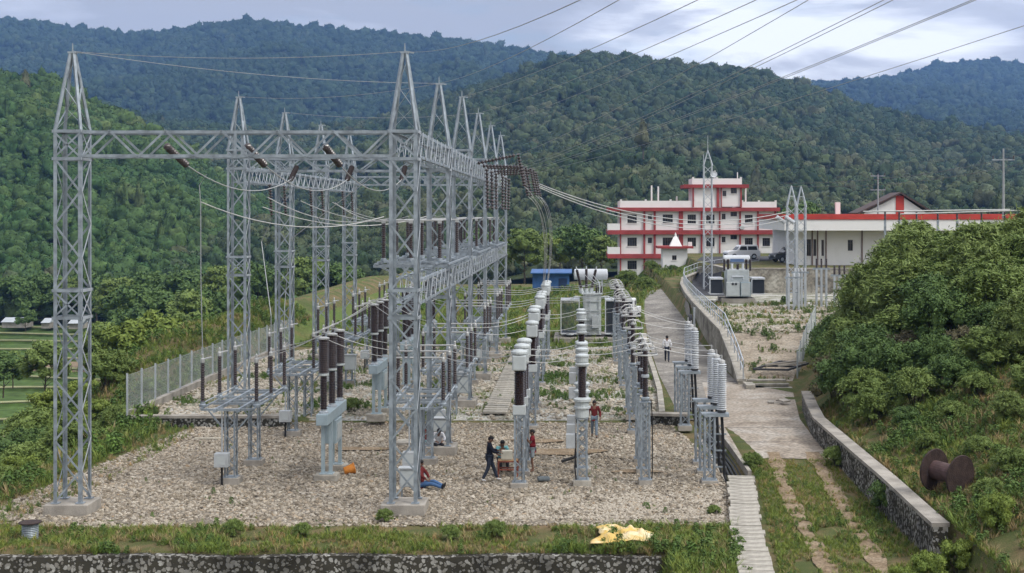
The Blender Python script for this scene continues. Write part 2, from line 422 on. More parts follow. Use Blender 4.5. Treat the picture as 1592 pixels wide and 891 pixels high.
def stone_mat(name, mortar, s1, s2, scale, thr, stretch=(1, 1, 1)):
    m = bpy.data.materials.new(name); m.use_nodes = True; MATS[name] = m
    t = m.node_tree; b = t.nodes['Principled BSDF']; b.inputs['Roughness'].default_value = 0.9; b.inputs['Specular IOR Level'].default_value = 0.15
    tcn = N(t, 'ShaderNodeTexCoord'); mpn = N(t, 'ShaderNodeMapping'); mpn.inputs['Scale'].default_value = stretch; L(t, tcn.outputs['Object'], mpn.inputs[0])
    wn = N(t, 'ShaderNodeTexNoise'); wn.inputs['Scale'].default_value = 3.5; wn.inputs['Detail'].default_value = 3; L(t, mpn.outputs[0], wn.inputs['Vector'])
    ad = N(t, 'ShaderNodeVectorMath', operation='MULTIPLY_ADD'); ad.inputs[1].default_value = (0.25, 0.25, 0.25); L(t, wn.outputs['Color'], ad.inputs[0]); L(t, mpn.outputs[0], ad.inputs[2])
    v = N(t, 'ShaderNodeTexVoronoi', feature='DISTANCE_TO_EDGE'); v.inputs['Scale'].default_value = scale; L(t, ad.outputs[0], v.inputs['Vector'])
    v2 = N(t, 'ShaderNodeTexVoronoi', feature='F1'); v2.inputs['Scale'].default_value = scale; L(t, ad.outputs[0], v2.inputs['Vector'])
    sp = N(t, 'ShaderNodeSeparateXYZ'); L(t, v2.outputs['Color'], sp.inputs[0])
    th = N(t, 'ShaderNodeMapRange'); th.inputs['To Min'].default_value = 0.36 - thr; th.inputs['To Max'].default_value = 0.74 - thr; L(t, sp.outputs[0], th.inputs['Value'])
    sub = N(t, 'ShaderNodeMath', operation='SUBTRACT'); L(t, th.outputs[0], sub.inputs[0]); L(t, v2.outputs['Distance'], sub.inputs[1])
    mr = N(t, 'ShaderNodeMapRange'); mr.inputs['From Min'].default_value = 0.0; mr.inputs['From Max'].default_value = 0.07; L(t, sub.outputs[0], mr.inputs['Value'])
    sc_ = N(t, 'ShaderNodeMix', data_type='RGBA'); sc_.inputs[6].default_value = (*s1, 1); sc_.inputs[7].default_value = (*s2, 1); L(t, sp.outputs[1], sc_.inputs[0])
    big = N(t, 'ShaderNodeTexNoise'); big.inputs['Scale'].default_value = 0.9; big.inputs['Detail'].default_value = 6; L(t, tcn.outputs['Object'], big.inputs['Vector'])
    mo = N(t, 'ShaderNodeMix', data_type='RGBA'); mo.inputs[6].default_value = (*[c * 0.55 for c in mortar], 1); mo.inputs[7].default_value = (*[c * 1.6 for c in mortar], 1); L(t, big.outputs['Fac'], mo.inputs[0])
    mx = N(t, 'ShaderNodeMix', data_type='RGBA'); L(t, mr.outputs[0], mx.inputs[0]); L(t, mo.outputs[2], mx.inputs[6]); L(t, sc_.outputs[2], mx.inputs[7])
    # moss-blackened patches
    ms = N(t, 'ShaderNodeMapRange'); ms.inputs['From Min'].default_value = 0.42; ms.inputs['From Max'].default_value = 0.6; ms.inputs['To Min'].default_value = 1; ms.inputs['To Max'].default_value = 0.45
    L(t, big.outputs['Fac'], ms.inputs['Value'])
    fin = N(t, 'ShaderNodeVectorMath', operation='SCALE'); L(t, mx.outputs[2], fin.inputs[0]); L(t, ms.outputs[0], fin.inputs['Scale'])
    L(t, fin.outputs[0], b.inputs['Base Color'])
    bp = N(t, 'ShaderNodeBump'); bp.inputs['Strength'].default_value = 0.9; bp.inputs['Distance'].default_value = 0.06
    L(t, mr.outputs[0], bp.inputs['Height']); L(t, bp.outputs[0], b.inputs['Normal'])
    return m
STONEW = stone_mat('rubble_masonry', (0.062, 0.057, 0.045), (0.20, 0.185, 0.16), (0.46, 0.45, 0.42), 8.0, 0.06)
STONEW2 = stone_mat('rubble_masonry_dark', (0.05, 0.048, 0.04), (0.22, 0.22, 0.20), (0.45, 0.44, 0.41), 8.0, 0.06)

# ------------------------------------------------------------------ ground sheet
def axis(*segs):
    out = []
    for a, b, st in segs:
        out += list(np.arange(a, b, st))
    return np.array(out)
def grid_mesh(name, xs, ys, zf, m, noise_amp=0.0):
    X, Y = np.meshgrid(xs, ys); Z = zf(X, Y)
    V = np.stack([X, Y, Z], -1).reshape(-1, 3); nx, ny = len(xs), len(ys)
    i = np.arange(nx * ny).reshape(ny, nx)
    Fq = np.stack([i[:-1, :-1], i[:-1, 1:], i[1:, 1:], i[1:, :-1]], -1).reshape(-1, 4)
    me = np_mesh(name, V, Fq, True); me.materials.append(m)
    o = bpy.data.objects.new(name, me); COL.objects.link(o); return o
def fbm(X, Y, s, seed=0, octv=4):
    out = np.zeros_like(X, dtype=float); a = 1.0
    r = np.random.default_rng(seed)
    for o in range(octv):
        for _ in range(3):
            th = r.uniform(0, 2 * PI); ph = r.uniform(0, 2 * PI); k = 2 * PI / s * 2 ** o * r.uniform(0.7, 1.3)
            out += a / 3 * np.sin(k * (X * math.cos(th) + Y * math.sin(th)) + ph + 1.3 * np.sin(k * 0.6 * (Y * math.cos(th) - X * math.sin(th)) + ph * 2))
        a *= 0.5
    return out
def rough_amt(X, Y):
    """how bumpy natural ground is: none on the yards and pavements"""
    yard = ((X > -20.4) & (X < 10.4) & (Y > 44)) | ((X > 4.2) & (X < 6.6) & (Y < 52)) | ((X > 9) & (X < 18) & (Y > 76) & (Y < 131)) | (Y > 120)
    return np.where(yard, 0.0, 1.0)
def ground_z(X, Y):
    z = gh(X, Y)
    ra = rough_amt(X, Y)
    bankm = (X > 11.2) & (Y < 76)
    z = z + ra * (0.05 * fbm(X, Y, 3.1, 3) + np.where(bankm, 0.16 * fbm(X, Y, 5.0, 5), 0) + np.where(X < -22, 0.3 * fbm(X, Y, 7.0, 6), 0))
    return z
def gz(x, y): return float(ground_z(np.array(x, float), np.array(y, float)))
xs = axis((-900, -300, 60), (-300, -60, 12), (-60, -30, 1.5), (-30, -20.5, 0.4), (-20.5, 2, 1.0), (2, 20, 0.3), (20, 45, 1.0), (45, 200, 8), (200, 901, 60))
ys = axis((-60, 25, 8), (25, 39, 0.8), (39, 46, 0.18), (46, 63.1, 0.6), (63.1, 63.5, 0.08), (63.5, 75.4, 0.6), (75.4, 76.6, 0.2), (76.6, 131.6, 1.0), (131.6, 132.4, 0.2), (132.4, 240, 3.5), (240, 420, 15), (420, 901, 60))
g = grid_mesh('ground', xs, ys, ground_z, GRASSY); tag(g, kind='structure')

def sheet(name, poly, m, dz, step=0.5, kind='structure', zf=None):
    """a sheet over the ground inside a polygon (list of x,y), following the ground"""
    bm = bmesh.new()
    vs = [bm.verts.new((x, y, 0)) for x, y in poly]; bm.faces.new(vs)
    x0, x1 = min(p[0] for p in poly), max(p[0] for p in poly); y0, y1 = min(p[1] for p in poly), max(p[1] for p in poly)
    for ax, a, b in ((0, x0, x1), (1, y0, y1)):
        n = max(1, int((b - a) / step))
        for k in range(1, n):
            p = [0, 0, 0]; p[ax] = a + (b - a) * k / n; nn = [0, 0, 0]; nn[ax] = 1
            bmesh.ops.bisect_plane(bm, geom=bm.verts[:] + bm.edges[:] + bm.faces[:], plane_co=p, plane_no=nn)
    for v in bm.verts:
        v.co.z = (zf(v.co.x, v.co.y) if zf else ghs(v.co.x, v.co.y)) + dz
    bmesh.ops.recalc_face_normals(bm, faces=bm.faces)
    me = bpy.data.meshes.new(name); bm.to_mesh(me); bm.free(); me.materials.append(m)
    for p in me.polygons:
        if p.normal.z < 0: me.flip_normals(); break
    o = bpy.data.objects.new(name, me); COL.objects.link(o); tag(o, kind=kind); return o

YARD1 = [(-18.9, 43.6), (-5, 43.55), (5.2, 43.7), (5.35, 50), (5.0, 56), (4.0, 63.2), (-19.2, 63.2), (-19.6, 58), (-19.9, 52), (-19.8, 46.5)]
YARD1 = [(-19.3, 44.0), (-14, 43.4), (-5, 43.45), (4.9, 43.7), (5.3, 50), (5.0, 56), (4.2, 63.2), (-17.9, 63.2), (-18.6, 57), (-18.9, 50), (-19.6, 46.5)]
sheet('gravel_yard', YARD1, GRAVELM, 0.012, 0.6)
sheet('rear_yard', [(-20.7, 63.5), (4.0, 63.5), (4.3, 80), (4.6, 97), (-18, 97), (-20.7, 92)], REARM, 0.012, 0.6)
sheet('lawn', [(-22, 97.2), (4.6, 97.2), (6.5, 135), (7.5, 150), (15, 158), (20, 175), (10, 195), (-60, 195), (-60, 120)], LAWNM, 0.03, 4)
sheet('road', [(4.7, 63.5), (8.9, 63.5), (8.9, 76.2), (8.8, 86), (9.2, 112), (10.0, 137), (11.4, 150), (8.0, 150), (6.4, 137), (5.6, 115), (5.0, 95), (4.7, 80)], ROADM, 0.016, 2)
slabc = sheet('concrete_forecourt', [(6.25, 53.3), (9.75, 52.9), (9.9, 57), (10.2, 63), (11.3, 72), (9.0, 76.4), (6.9, 76.4), (6.3, 66)], SLABM, 0.03, 1.2)
jt = MB()
for y in (56.7, 60.5, 64.8, 69.5):
    a = [(6.35 + (10.0 - 6.35) * k / 8) for k in range(9)]
    for k in range(8):
        z0, z1 = ghs(a[k], y) + 0.034, ghs(a[k + 1], y) + 0.034
        jt.add([(a[k], y - 0.03, z0), (a[k + 1], y - 0.03, z1), (a[k + 1], y + 0.03, z1), (a[k], y + 0.03, z0)], [(0, 1, 2, 3)])
tag(jt.build('forecourt_joints', ASPH), kind='structure')
def strip(name, pts, w, m, dz):
    mb = MB(); vs = []
    n = 0; P = []
    for i in range(len(pts) - 1):
        a, b = pts[i], pts[i + 1]; k = max(2, int(math.dist(a[:2], b[:2]) / 0.25))
        for j in range(k): P.append((a[0] + (b[0] - a[0]) * j / k, a[1] + (b[1] - a[1]) * j / k))
    for i, (x, y) in enumerate(P):
        ww = w * (1 + 0.35 * math.sin(y * 1.7 + x * 3) * math.cos(y * 0.9))
        for s in (-1, -0.3, 0.3, 1):
            xx = x + s * ww / 2; vs.append((xx, y, gz(xx, y) + dz))
    fs = []
    for i in range(len(P) - 1):
        for k in range(3): fs.append((i * 4 + k, i * 4 + k + 1, (i + 1) * 4 + k + 1, (i + 1) * 4 + k))
    mb.add(vs, fs); o = mb.build(name, m, smooth=True); tag(o, kind='structure'); return o
def px_path(pp, z=0.15): return [tuple(gd(x, y, z)[:2]) for x, y in pp]
strip('wheel_track', px_path([(1202, 712), (1222, 765), (1250, 812), (1282, 868), (1300, 900)]), 0.5, DIRTM, 0.035)
strip('wheel_track', px_path([(1262, 712), (1298, 765), (1330, 812), (1370, 875), (1392, 905)]), 0.55, DIRTM, 0.035)
sheet('upper_terrace', [(9.4, 88.5), (15.3, 88.5), (18.3, 100), (23, 114), (27, 131.7), (10.4, 131.7), (9.8, 110)], REARM, 0.014, 2)
sheet('earth_ramp', [(9.4, 76.7), (12.0, 76.7), (13.4, 82), (15.2, 88.4), (9.4, 88.4)], TERRD, 0.014, 1)
sheet('asphalt_ramp', [(10.7, 128), (14.0, 126), (14.0, 131.7), (13.9, 150), (20, 162), (34, 172), (34, 182), (16, 178), (12.6, 152)], ASPH, 0.05, 2)

# ------------------------------------------------------------------ hills and forest
def spline(pts):
    xs_, ys_ = np.array([p[0] for p in pts], float), np.array([p[1] for p in pts], float)
    def f(x):
        x = np.asarray(x, float); out = 0
        for d in (-14, 0, 14): out = out + np.interp(x + d, xs_, ys_)
        return out / 3
    return f
HILLM = ramp_mat('forest_floor', [(0.3, (0.025, 0.033, 0.013)), (0.7, (0.045, 0.06, 0.022))], 0.02, 5, bscale=0.4, bump=0.2)
def hill(name, ridge, foot, Dr, Df, pw, namp, nsize, x0, x1, seed, over=0.25, tree_px=0):
    rf, ff = spline(ridge), spline(foot)
    def zfun(px, s):
        """s 0..1 foot to ridge, >1 behind the ridge"""
        sc_ = np.clip(s, 0, 1); d = Df + s * (Dr - Df)
        py = ff(px) + (rf(px) + tree_px * np.clip(s, 0, 1) - ff(px)) * sc_ ** pw
        z = CZ + (CY - py) / F * (Df + sc_ * (Dr - Df))
        X = (px - CX) * d / F
        w = np.sin(np.clip(s, 0, 1) * PI) ** 0.8 * np.where(s > 0.6, 0.45 + 0.55 * np.clip((1 - s) / 0.4, 0, 1), 1)
        z = z + namp * w * fbm(X, d * 0.8, nsize, seed, 4)
        z = z - np.clip(s - 1, 0, 9) * (Dr - Df) * 0.45
        return X, d, z
    nx, ny = 150, 70
    PX, S = np.meshgrid(np.linspace(x0, x1, nx), np.linspace(0, 1 + over, ny))
    X, Y, Z = zfun(PX, S)
    V = np.stack([X, Y, Z], -1).reshape(-1, 3); i = np.arange(nx * ny).reshape(ny, nx)
    Fq = np.stack([i[:-1, :-1], i[:-1, 1:], i[1:, 1:], i[1:, :-1]], -1).reshape(-1, 4)
    me = np_mesh(name, V, Fq, True); me.materials.append(HILLM)
    o = bpy.data.objects.new(name, me); COL.objects.link(o); tag(o, kind='structure')
    return zfun
def plant_hill(zfun, x0, x1, Dr, Df, space, rng, smax=1.04, smin=0.0):
    """jittered, area-even points over a hill; returns X, Y, Z, px, s"""
    area = 0.5 * (x1 - x0) / F * (Dr ** 2 - Df ** 2)
    n = int(area / space ** 2)
    u = rng.uniform(0, 1, n); smn, smx = Df + smin * (Dr - Df), Df + smax * (Dr - Df)
    d = np.sqrt(smn ** 2 + u * (smx ** 2 - smn ** 2)); px = rng.uniform(x0, x1, n); s = (d - Df) / (Dr - Df)
    X, Y, Z = zfun(px, s); return X, Y, Z, px, s

HA = hill('west_hill', [(-260, 96), (-60, 104), (0, 112), (60, 118), (130, 148), (200, 186), (280, 224), (360, 286), (450, 352), (540, 412), (620, 455), (700, 475)],
          [(-260, 500), (0, 497), (200, 505), (350, 505), (500, 490), (700, 478)], 620, 285, 0.85, 6.0, 120, -260, 690, 21, tree_px=14)
HB = hill('forest_hill', [(-260, 150), (130, 152), (230, 184), (330, 194), (450, 204), (560, 188), (680, 152), (760, 124), (830, 101), (870, 91), (900, 84), (940, 82), (980, 87), (1020, 94), (1100, 102), (1170, 105), (1215, 118), (1260, 131), (1330, 162), (1430, 186), (1592, 212), (1850, 225)],
          [(-260, 480), (300, 470), (600, 455), (760, 440), (850, 428), (1000, 420), (1400, 410), (1850, 400)], 1300, 300, 0.72, 15.0, 330, -260, 1850, 5, tree_px=13)
HC = hill('west_mountain', [(-260, 60), (-100, 42), (0, 28), (60, 33), (110, 44), (180, 50), (240, 50), (300, 42), (350, 32), (420, 34), (500, 43), (600, 52), (700, 63), (790, 73), (870, 85), (960, 99), (1040, 118), (1100, 135)],
          [(-260, 260), (400, 250), (1100, 250)], 2900, 1500, 0.8, 50.0, 620, -260, 1100, 9, tree_px=8)
HD = hill('east_mountain', [(1100, 150), (1200, 134), (1290, 127), (1340, 129), (1400, 119), (1460, 101), (1530, 93), (1570, 99), (1640, 112), (1850, 130)],
          [(1100, 260), (1850, 260)], 3600, 1800, 0.8, 55.0, 700, 1080, 1850, 13, tree_px=8)

BARK = mat('tree_bark', (0.075, 0.058, 0.042), 0.95, 0, 0.3, 5, 0.5)
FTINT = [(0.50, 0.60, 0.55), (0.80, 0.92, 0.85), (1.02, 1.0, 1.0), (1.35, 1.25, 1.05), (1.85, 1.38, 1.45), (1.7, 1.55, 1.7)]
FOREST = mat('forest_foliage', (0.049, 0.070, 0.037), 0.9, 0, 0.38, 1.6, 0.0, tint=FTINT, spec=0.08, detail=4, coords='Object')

def far_crown(name, seed, conifer=False, leaves=420):
    r = np.random.default_rng(seed)
    V, Fc = ico(3)
    cen = r.normal(0, 1, (16, 3)); cen /= np.linalg.norm(cen, axis=1)[:, None]; cen[:, 2] = np.abs(cen[:, 2]) * 1.1 - 0.25
    cen /= np.linalg.norm(cen, axis=1)[:, None]
    dmin = np.min(np.linalg.norm(V[:, None] - cen[None], axis=2), axis=1)
    lob = 1 + 0.22 * np.sin(V @ r.normal(0, 2.2, 3) + r.uniform(0, 6)) + 0.14 * np.sin(V @ r.normal(0, 4, 3) + r.uniform(0, 6))
    rad = (1.08 - 0.50 * np.clip(dmin, 0, 0.9) ** 1.2 + r.normal(0, 0.06, len(V))) * lob
    P = V * rad[:, None]
    if conifer:
        h = (P[:, 2] + 1) / 2; P[:, :2] *= (0.95 * (1.08 - h) ** 0.7 * (0.8 + 0.25 * np.sin(h * 26)))[:, None]; P[:, 2] = P[:, 2] * 1.35
    else:
        P[:, 2] = np.where(P[:, 2] < 0, P[:, 2] * 0.75, P[:, 2] * 0.95)
    k = r.choice(len(P), leaves); nn = V[k]
    C = P[k] + nn * r.uniform(-0.02, 0.10, leaves)[:, None]
    LV, LF = leaf_quads(C, nn, 0.13, r, 1.4, 0.8)
    vs = [tuple(p) for p in P] + [tuple(p) for p in LV]
    fs = list(Fc) + [tuple(int(q) + len(P) for q in f) for f in LF]
    me = bpy.data.meshes.new(name); me.from_pydata(vs, [], fs); me.update(); me.polygons.foreach_set('use_smooth', [True] * len(me.polygons))
    o = src(name, me, FOREST); return o
FARV = [far_crown('crown_source', 100 + i) for i in range(5)] + [far_crown('crown_source', 120 + i, True) for i in range(2)]

FOREST_G = mat('fresh_forest_foliage', (0.050, 0.088, 0.032), 0.9, 0, 0.38, 1.6, 0.0, tint=FTINT, spec=0.08, detail=4, coords='Object')
FARG = []
for q_ in FARV:
    me_ = q_.data.copy(); me_.materials.clear(); me_.materials.append(FOREST_G); FARG.append(bpy.data.objects.new('crown_source', me_))
def forest(name, zfun, x0, x1, Dr, Df, space, size, seed, tintf, smax=1.03, conif=0.03, hmul=1.0, near=0.8):
    r = np.random.default_rng(seed)
    X, Y, Z, px, s = plant_hill(zfun, x0, x1, Dr, Df, space, r, smax)
    n = len(X); sz = size * np.clip(r.lognormal(0, 0.3, n), 0.45, 1.9) * (near + (1 - near) * np.clip(s, 0, 1))
    patch = fbm(X, Y, 170, seed + 1, 3)
    idx = r.integers(0, 5, n); con = (s < 0.88) & (r.uniform(0, 1, n) < conif * (1.2 + 1.6 * patch)); idx = np.where(con, 5 + r.integers(0, 2, n), idx)
    scl = np.stack([sz * 0.5 * r.uniform(0.75, 1.3, n), sz * 0.5 * r.uniform(0.75, 1.3, n), sz * 0.5 * r.uniform(0.85, 1.35, n) * hmul * np.where(con, 1.3, 1)], 1)
    rot = np.stack([r.normal(0, 0.08, n), r.normal(0, 0.08, n), r.uniform(0, 6.28, n)], 1)
    P = np.stack([X, Y, Z + scl[:, 2] * 0.55], 1)
    t = np.clip(tintf(px, s, patch, r, n), 0, 1)
    return scatter(name, P, rot, scl, idx, t, FARG if 'west_hill' in name else FARV)
forest('west_hill_forest', HA, -250, 690, 620, 285, 2.7, 5.0, 31, lambda px, s, p, r, n: 0.36 + 0.14 * p + r.normal(0, 0.12, n) + 0.16 * ss(0.6, 1, s) + 0.12 * ss(0.5, 0.1, s) * (r.uniform(0, 1, n) < 0.4), near=0.6, conif=0.02)
forest('hillside_forest', HB, -250, 1840, 1300, 300, 4.5, 7.6, 32, lambda px, s, p, r, n: 0.46 + 0.22 * p + r.normal(0, 0.2, n) + 0.05 * ss(500, 900, px) - 0.17 * ss(0.45, 1.0, s), conif=0.012, hmul=1.0, near=0.47)  # crowns darken toward the ridge: blue haze tone put into their colour
forest('west_mountain_forest', HC, -250, 1090, 2900, 1500, 8.0, 12.5, 33, lambda px, s, p, r, n: 0.16 + 0.12 * p + r.normal(0, 0.09, n), conif=0.01)  # low tint: the cloud's shadow on this mountain is put into crown colour
forest('east_mountain_forest', HD, 1090, 1840, 3600, 1800, 10.5, 16, 34, lambda px, s, p, r, n: 0.16 + 0.12 * p + r.normal(0, 0.09, n), conif=0.01)

# haze: one even, closed box of air
hz = MB().box((0, 1900, 250), (7000, 4400, 700)).build('haze', bpy.data.materials.new('haze_air'))
hm = hz.data.materials[0]; hm.use_nodes = True; ht = hm.node_tree
for n_ in list(ht.nodes):
    if n_.type != 'OUTPUT_MATERIAL': ht.nodes.remove(n_)
pv = N(ht, 'ShaderNodeVolumePrincipled'); pv.inputs['Color'].default_value = (0.25, 0.46, 0.92, 1); pv.inputs['Density'].default_value = 0.00012
pv.inputs['Anisotropy'].default_value = 0.0
L(ht, pv.outputs[0], [n_ for n_ in ht.nodes if n_.type == 'OUTPUT_MATERIAL'][0].inputs['Volume'])
tag(hz, kind='stuff')
# ------------------------------------------------------------------ loose stones, grass
def stone_src(seed, m):
    r = np.random.default_rng(seed); V, Fc = ico(1)
    P = V * (1 + r.normal(0, 0.16, len(V)))[:, None] * np.array([1.0, r.uniform(0.6, 0.9), r.uniform(0.4, 0.7)])
    me = bpy.data.meshes.new('stone_source'); me.from_pydata([tuple(p) for p in P], [], Fc); me.update(); return src('stone_source', me, m)
STONEM = mat('loose_stone', (0.30, 0.277, 0.243), 0.85, 0, 0.18, 2.5, 0.0, tint=[(0.34, 0.31, 0.28), (0.68, 0.61, 0.51), (0.98, 0.90, 0.78), (1.15, 1.10, 1.02), (1.50, 1.45, 1.36), (1.05, 0.84, 0.62)], spec=0.15)
STV = [stone_src(200 + i, STONEM) for i in range(6)]
def inside(poly, X, Y):
    c = np.zeros(len(X), bool); n = len(poly)
    for i in range(n):
        x0, y0 = poly[i]; x1, y1 = poly[(i + 1) % n]
        if y0 == y1: continue
        cond = ((y0 > Y) != (y1 > Y)) & (X < (x1 - x0) * (Y - y0) / (y1 - y0) + x0)
        c ^= cond
    return c
def rnd_in(poly, n, r, keep=None):
    x0, x1 = min(p[0] for p in poly), max(p[0] for p in poly); y0, y1 = min(p[1] for p in poly), max(p[1] for p in poly)
    X = r.uniform(x0, x1, n * 3); Y = r.uniform(y0, y1, n * 3); k = inside(poly, X, Y); X, Y = X[k], Y[k]
    if keep is not None:
        k = keep(X, Y); X, Y = X[k], Y[k]
    return X[:n], Y[:n]
def stones(name, poly, n, size, seed, keep=None, tmap=None):
    r = np.random.default_rng(seed); X, Y = rnd_in(poly, n, r, keep); n = len(X)
    Z = ground_z(X, Y)
    s = size * np.clip(r.lognormal(0, 0.38, n), 0.4, 2.4)
    patch = fbm(X, Y, 4.5, seed + 3, 4)
    t = np.clip(r.beta(1.5, 1.5, n) * 0.88 + 0.09 * patch, 0, 1); t = np.where(r.uniform(0, 1, n) < 0.10, r.uniform(0.8, 1, n), t)
    if tmap is not None: t = tmap(X, Y, t)
    scl = np.stack([s, s, s * r.uniform(0.7, 1.2, n)], 1)
    rot = np.stack([r.normal(0, 0.35, n), r.normal(0, 0.35, n), r.uniform(0, 6.28, n)], 1)
    return scatter(name, np.stack([X, Y, Z + s * 0.25], 1), rot, scl, r.integers(0, 6, n), t, STV)
stones('yard_gravel', [(-19.8, 43.6), (-16, 42.9), (-5, 43.1), (5.1, 43.3), (5.5, 50), (5.2, 56), (4.3, 63.2), (-17.7, 63.2), (-18.4, 57), (-19.2, 50)], 80000, 0.046, 41)
stones('pale_chippings', [tuple(gd(820, 772, 0)[:2]), tuple(gd(1118, 765, 0)[:2]), tuple(gd(1130, 806, 0)[:2]), tuple(gd(780, 808, 0)[:2])], 9000, 0.036, 44, keep=lambda X, Y: fbm(X, Y, 3, 95, 4) > -0.5, tmap=lambda X, Y, t: np.clip(t * 0.35 + 0.5, 0, 0.8))
REARP = [(-20.6, 63.6), (4.0, 63.6), (4.3, 80), (4.6, 97), (-18, 97), (-20.6, 92)]
stones('rear_yard_gravel', REARP, 20000, 0.075, 42, keep=lambda X, Y: fbm(X, Y, 7, 90, 4) > -0.35, tmap=lambda X, Y, t: np.clip(t * 0.5 + 0.38, 0, 0.8))
UPT = [(9.5, 88.6), (15.2, 88.6), (18.2, 100), (22, 112), (10, 112)]
stones('terrace_gravel', UPT, 5000, 0.08, 43, keep=lambda X, Y: fbm(X, Y, 6, 91, 4) > -0.35 - 2 * (Y < 93), tmap=lambda X, Y, t: np.clip(t * 0.4 + 0.42, 0, 0.8))

GTINT = [(1.5, 1.1, 0.9), (1.15, 1.05, 0.9), (1.0, 1.0, 1.0), (0.75, 0.85, 0.8), (1.25, 1.35, 1.0)]
GRASS = mat('grass_blades', (0.175, 0.225, 0.052), 0.8, 0, 0.25, 2, 0, tint=GTINT, spec=0.15)
GRASSD = mat('dry_grass_blades', (0.32, 0.25, 0.13), 0.85, 0, 0.25, 2, 0, tint=GTINT, spec=0.1)
WEED = mat('broad_weed_leaves', (0.10, 0.155, 0.04), 0.75, 0, 0.3, 3, 0, tint=GTINT, spec=0.2)
def tuft_src(seed, m, nb=16, h=1.0, spread=0.35, w=0.05):
    r = np.random.default_rng(seed); vs = []; fs = []
    for i in range(nb):
        a = r.uniform(0, 6.28); rr = r.uniform(0, spread * 0.5); bx, by = rr * math.cos(a), rr * math.sin(a)
        lean = r.uniform(0.1, 0.75); hh = h * r.uniform(0.5, 1.1); d = a + r.normal(0, 0.7); dx, dy = math.cos(d), math.sin(d)
        nx, ny = -dy, dx; ww = w * r.uniform(0.7, 1.3); o = len(vs)
        for k, (f, wf) in enumerate(((0, 1), (0.5, 0.8), (1.0, 0.08))):
            ox = bx + dx * lean * hh * f * f; oy = by + dy * lean * hh * f * f; z = hh * f * (1 - 0.2 * lean * f)
            vs += [(ox - nx * ww * wf / 2, oy - ny * ww * wf / 2, z), (ox + nx * ww * wf / 2, oy + ny * ww * wf / 2, z)]
        fs += [(o, o + 1, o + 3, o + 2), (o + 2, o + 3, o + 5, o + 4)]
    me = bpy.data.meshes.new('tuft_source'); me.from_pydata(vs, [], fs); me.update(); return src('tuft_source', me, m)
def weed_src(seed, m, nl=110, h=1.0):
    r = np.random.default_rng(seed); n = nl
    z = r.uniform(0.08, 1, n) * h; rad = 0.42 * h * (1 - 0.55 * z / h) * r.uniform(0.2, 1, n) ** 0.6; a = r.uniform(0, 6.28, n)
    C = np.stack([rad * np.cos(a), rad * np.sin(a), z], 1); Nn = np.stack([np.cos(a) * 0.7, np.sin(a) * 0.7, np.full(n, 0.9)], 1)
    V, Fa = leaf_quads(C, Nn, 0.115 * h, r, 1.9, 0.6)
    me = np_mesh('weed_source', V, Fa); return src('weed_source', me, m)
TUV = [tuft_src(300 + i, GRASS) for i in range(4)] + [tuft_src(310, GRASSD), tuft_src(311, GRASSD, 12)] + [weed_src(320 + i, WEED) for i in range(3)]
def grass(name, poly, n, size, seed, dry=0.15, weed=0.1, keep=None, dens=None, tb=0.5):
    r = np.random.default_rng(seed); X, Y = rnd_in(poly, n, r, keep); n = len(X)
    patch = fbm(X, Y, 3.5, seed + 5, 4); patch2 = fbm(X, Y, 9, seed + 6, 3)
    if dens is not None:
        k = patch > dens; X, Y, patch, patch2 = X[k], Y[k], patch[k], patch2[k]; n = len(X)
    Z = ground_z(X, Y)
    s = size * np.clip(r.lognormal(0, 0.35, n), 0.4, 2.2) * (1 + 0.35 * patch2)
    s = np.clip(s, size * 0.35, size * 2.5)
    u = r.uniform(0, 1, n)
    idx = r.integers(0, 4, n)
    idx = np.where(u < dry * (1 - 1.6 * patch), 4 + r.integers(0, 2, n), idx)
    idx = np.where(u > 1 - weed * (1 + 1.3 * patch2), 6 + r.integers(0, 3, n), idx)
    rot = np.stack([r.normal(0, 0.12, n), r.normal(0, 0.12, n), r.uniform(0, 6.28, n)], 1)
    scl = np.stack([s * 1.1, s * 1.1, s], 1)
    t = np.clip(tb + 0.18 * patch2 + r.normal(0, 0.14, n), 0, 1)
    return scatter(name, np.stack([X, Y, Z - 0.01], 1), rot, scl, idx, t, TUV)
FR = [(-30, 39.7), (4.3, 39.7), (4.5, 42.9), (-5, 42.9), (-16, 42.8), (-20.5, 43.6), (-24, 44)]
grass('front_grass', FR, 15000, 0.15, 51, dry=0.42, weed=0.05, dens=-0.35)
grass('front_grass', [(0.5, 34), (4.4, 34), (5.0, 42.9), (0.8, 42.9)], 3800, 0.20, 52, dry=0.12, weed=0.08)
TR = [gd(1150, 716, .3)[:2], gd(1315, 716, .3)[:2], (9.9, 44), (9.9, 36), (5.1, 36), (5.6, 44)]
TRP = [px_path([(1202, 712), (1222, 765), (1250, 812), (1282, 868), (1300, 900)]), px_path([(1262, 712), (1298, 765), (1330, 812), (1370, 875), (1392, 905)])]
def off_tracks(X, Y):
    k = np.ones(len(X), bool)
    for p in TRP:
        ys_ = [q[1] for q in p][::-1]; xs_ = [q[0] for q in p][::-1]
        k &= np.abs(X - np.interp(Y, ys_, xs_)) > 0.12 + 0.12 * np.sin(Y * 5) + 0.08 * np.sin(Y * 13 + X * 4)
    return k
grass('track_grass', [(6.3, 53.0), (9.7, 53.0), (9.9, 44), (9.9, 33.5), (5.2, 33.5), (6.5, 50)], 9500, 0.13, 53, dry=0.2, weed=0.08, keep=off_tracks, dens=-0.7)
grass('bank_grass', [(10.45, 33), (24, 33), (24, 64), (10.6, 64)], 27000, 0.20, 54, dry=0.32, weed=0.20, dens=-0.75)
grass('west_slope_grass', [(-20.3, 43), (-19.2, 50), (-18.8, 63), (-20.9, 66), (-20.9, 110), (-33, 120), (-33, 60), (-30, 40)], 19000, 0.33, 55, dry=0.2, weed=0.22, dens=-0.9, tb=0.6)
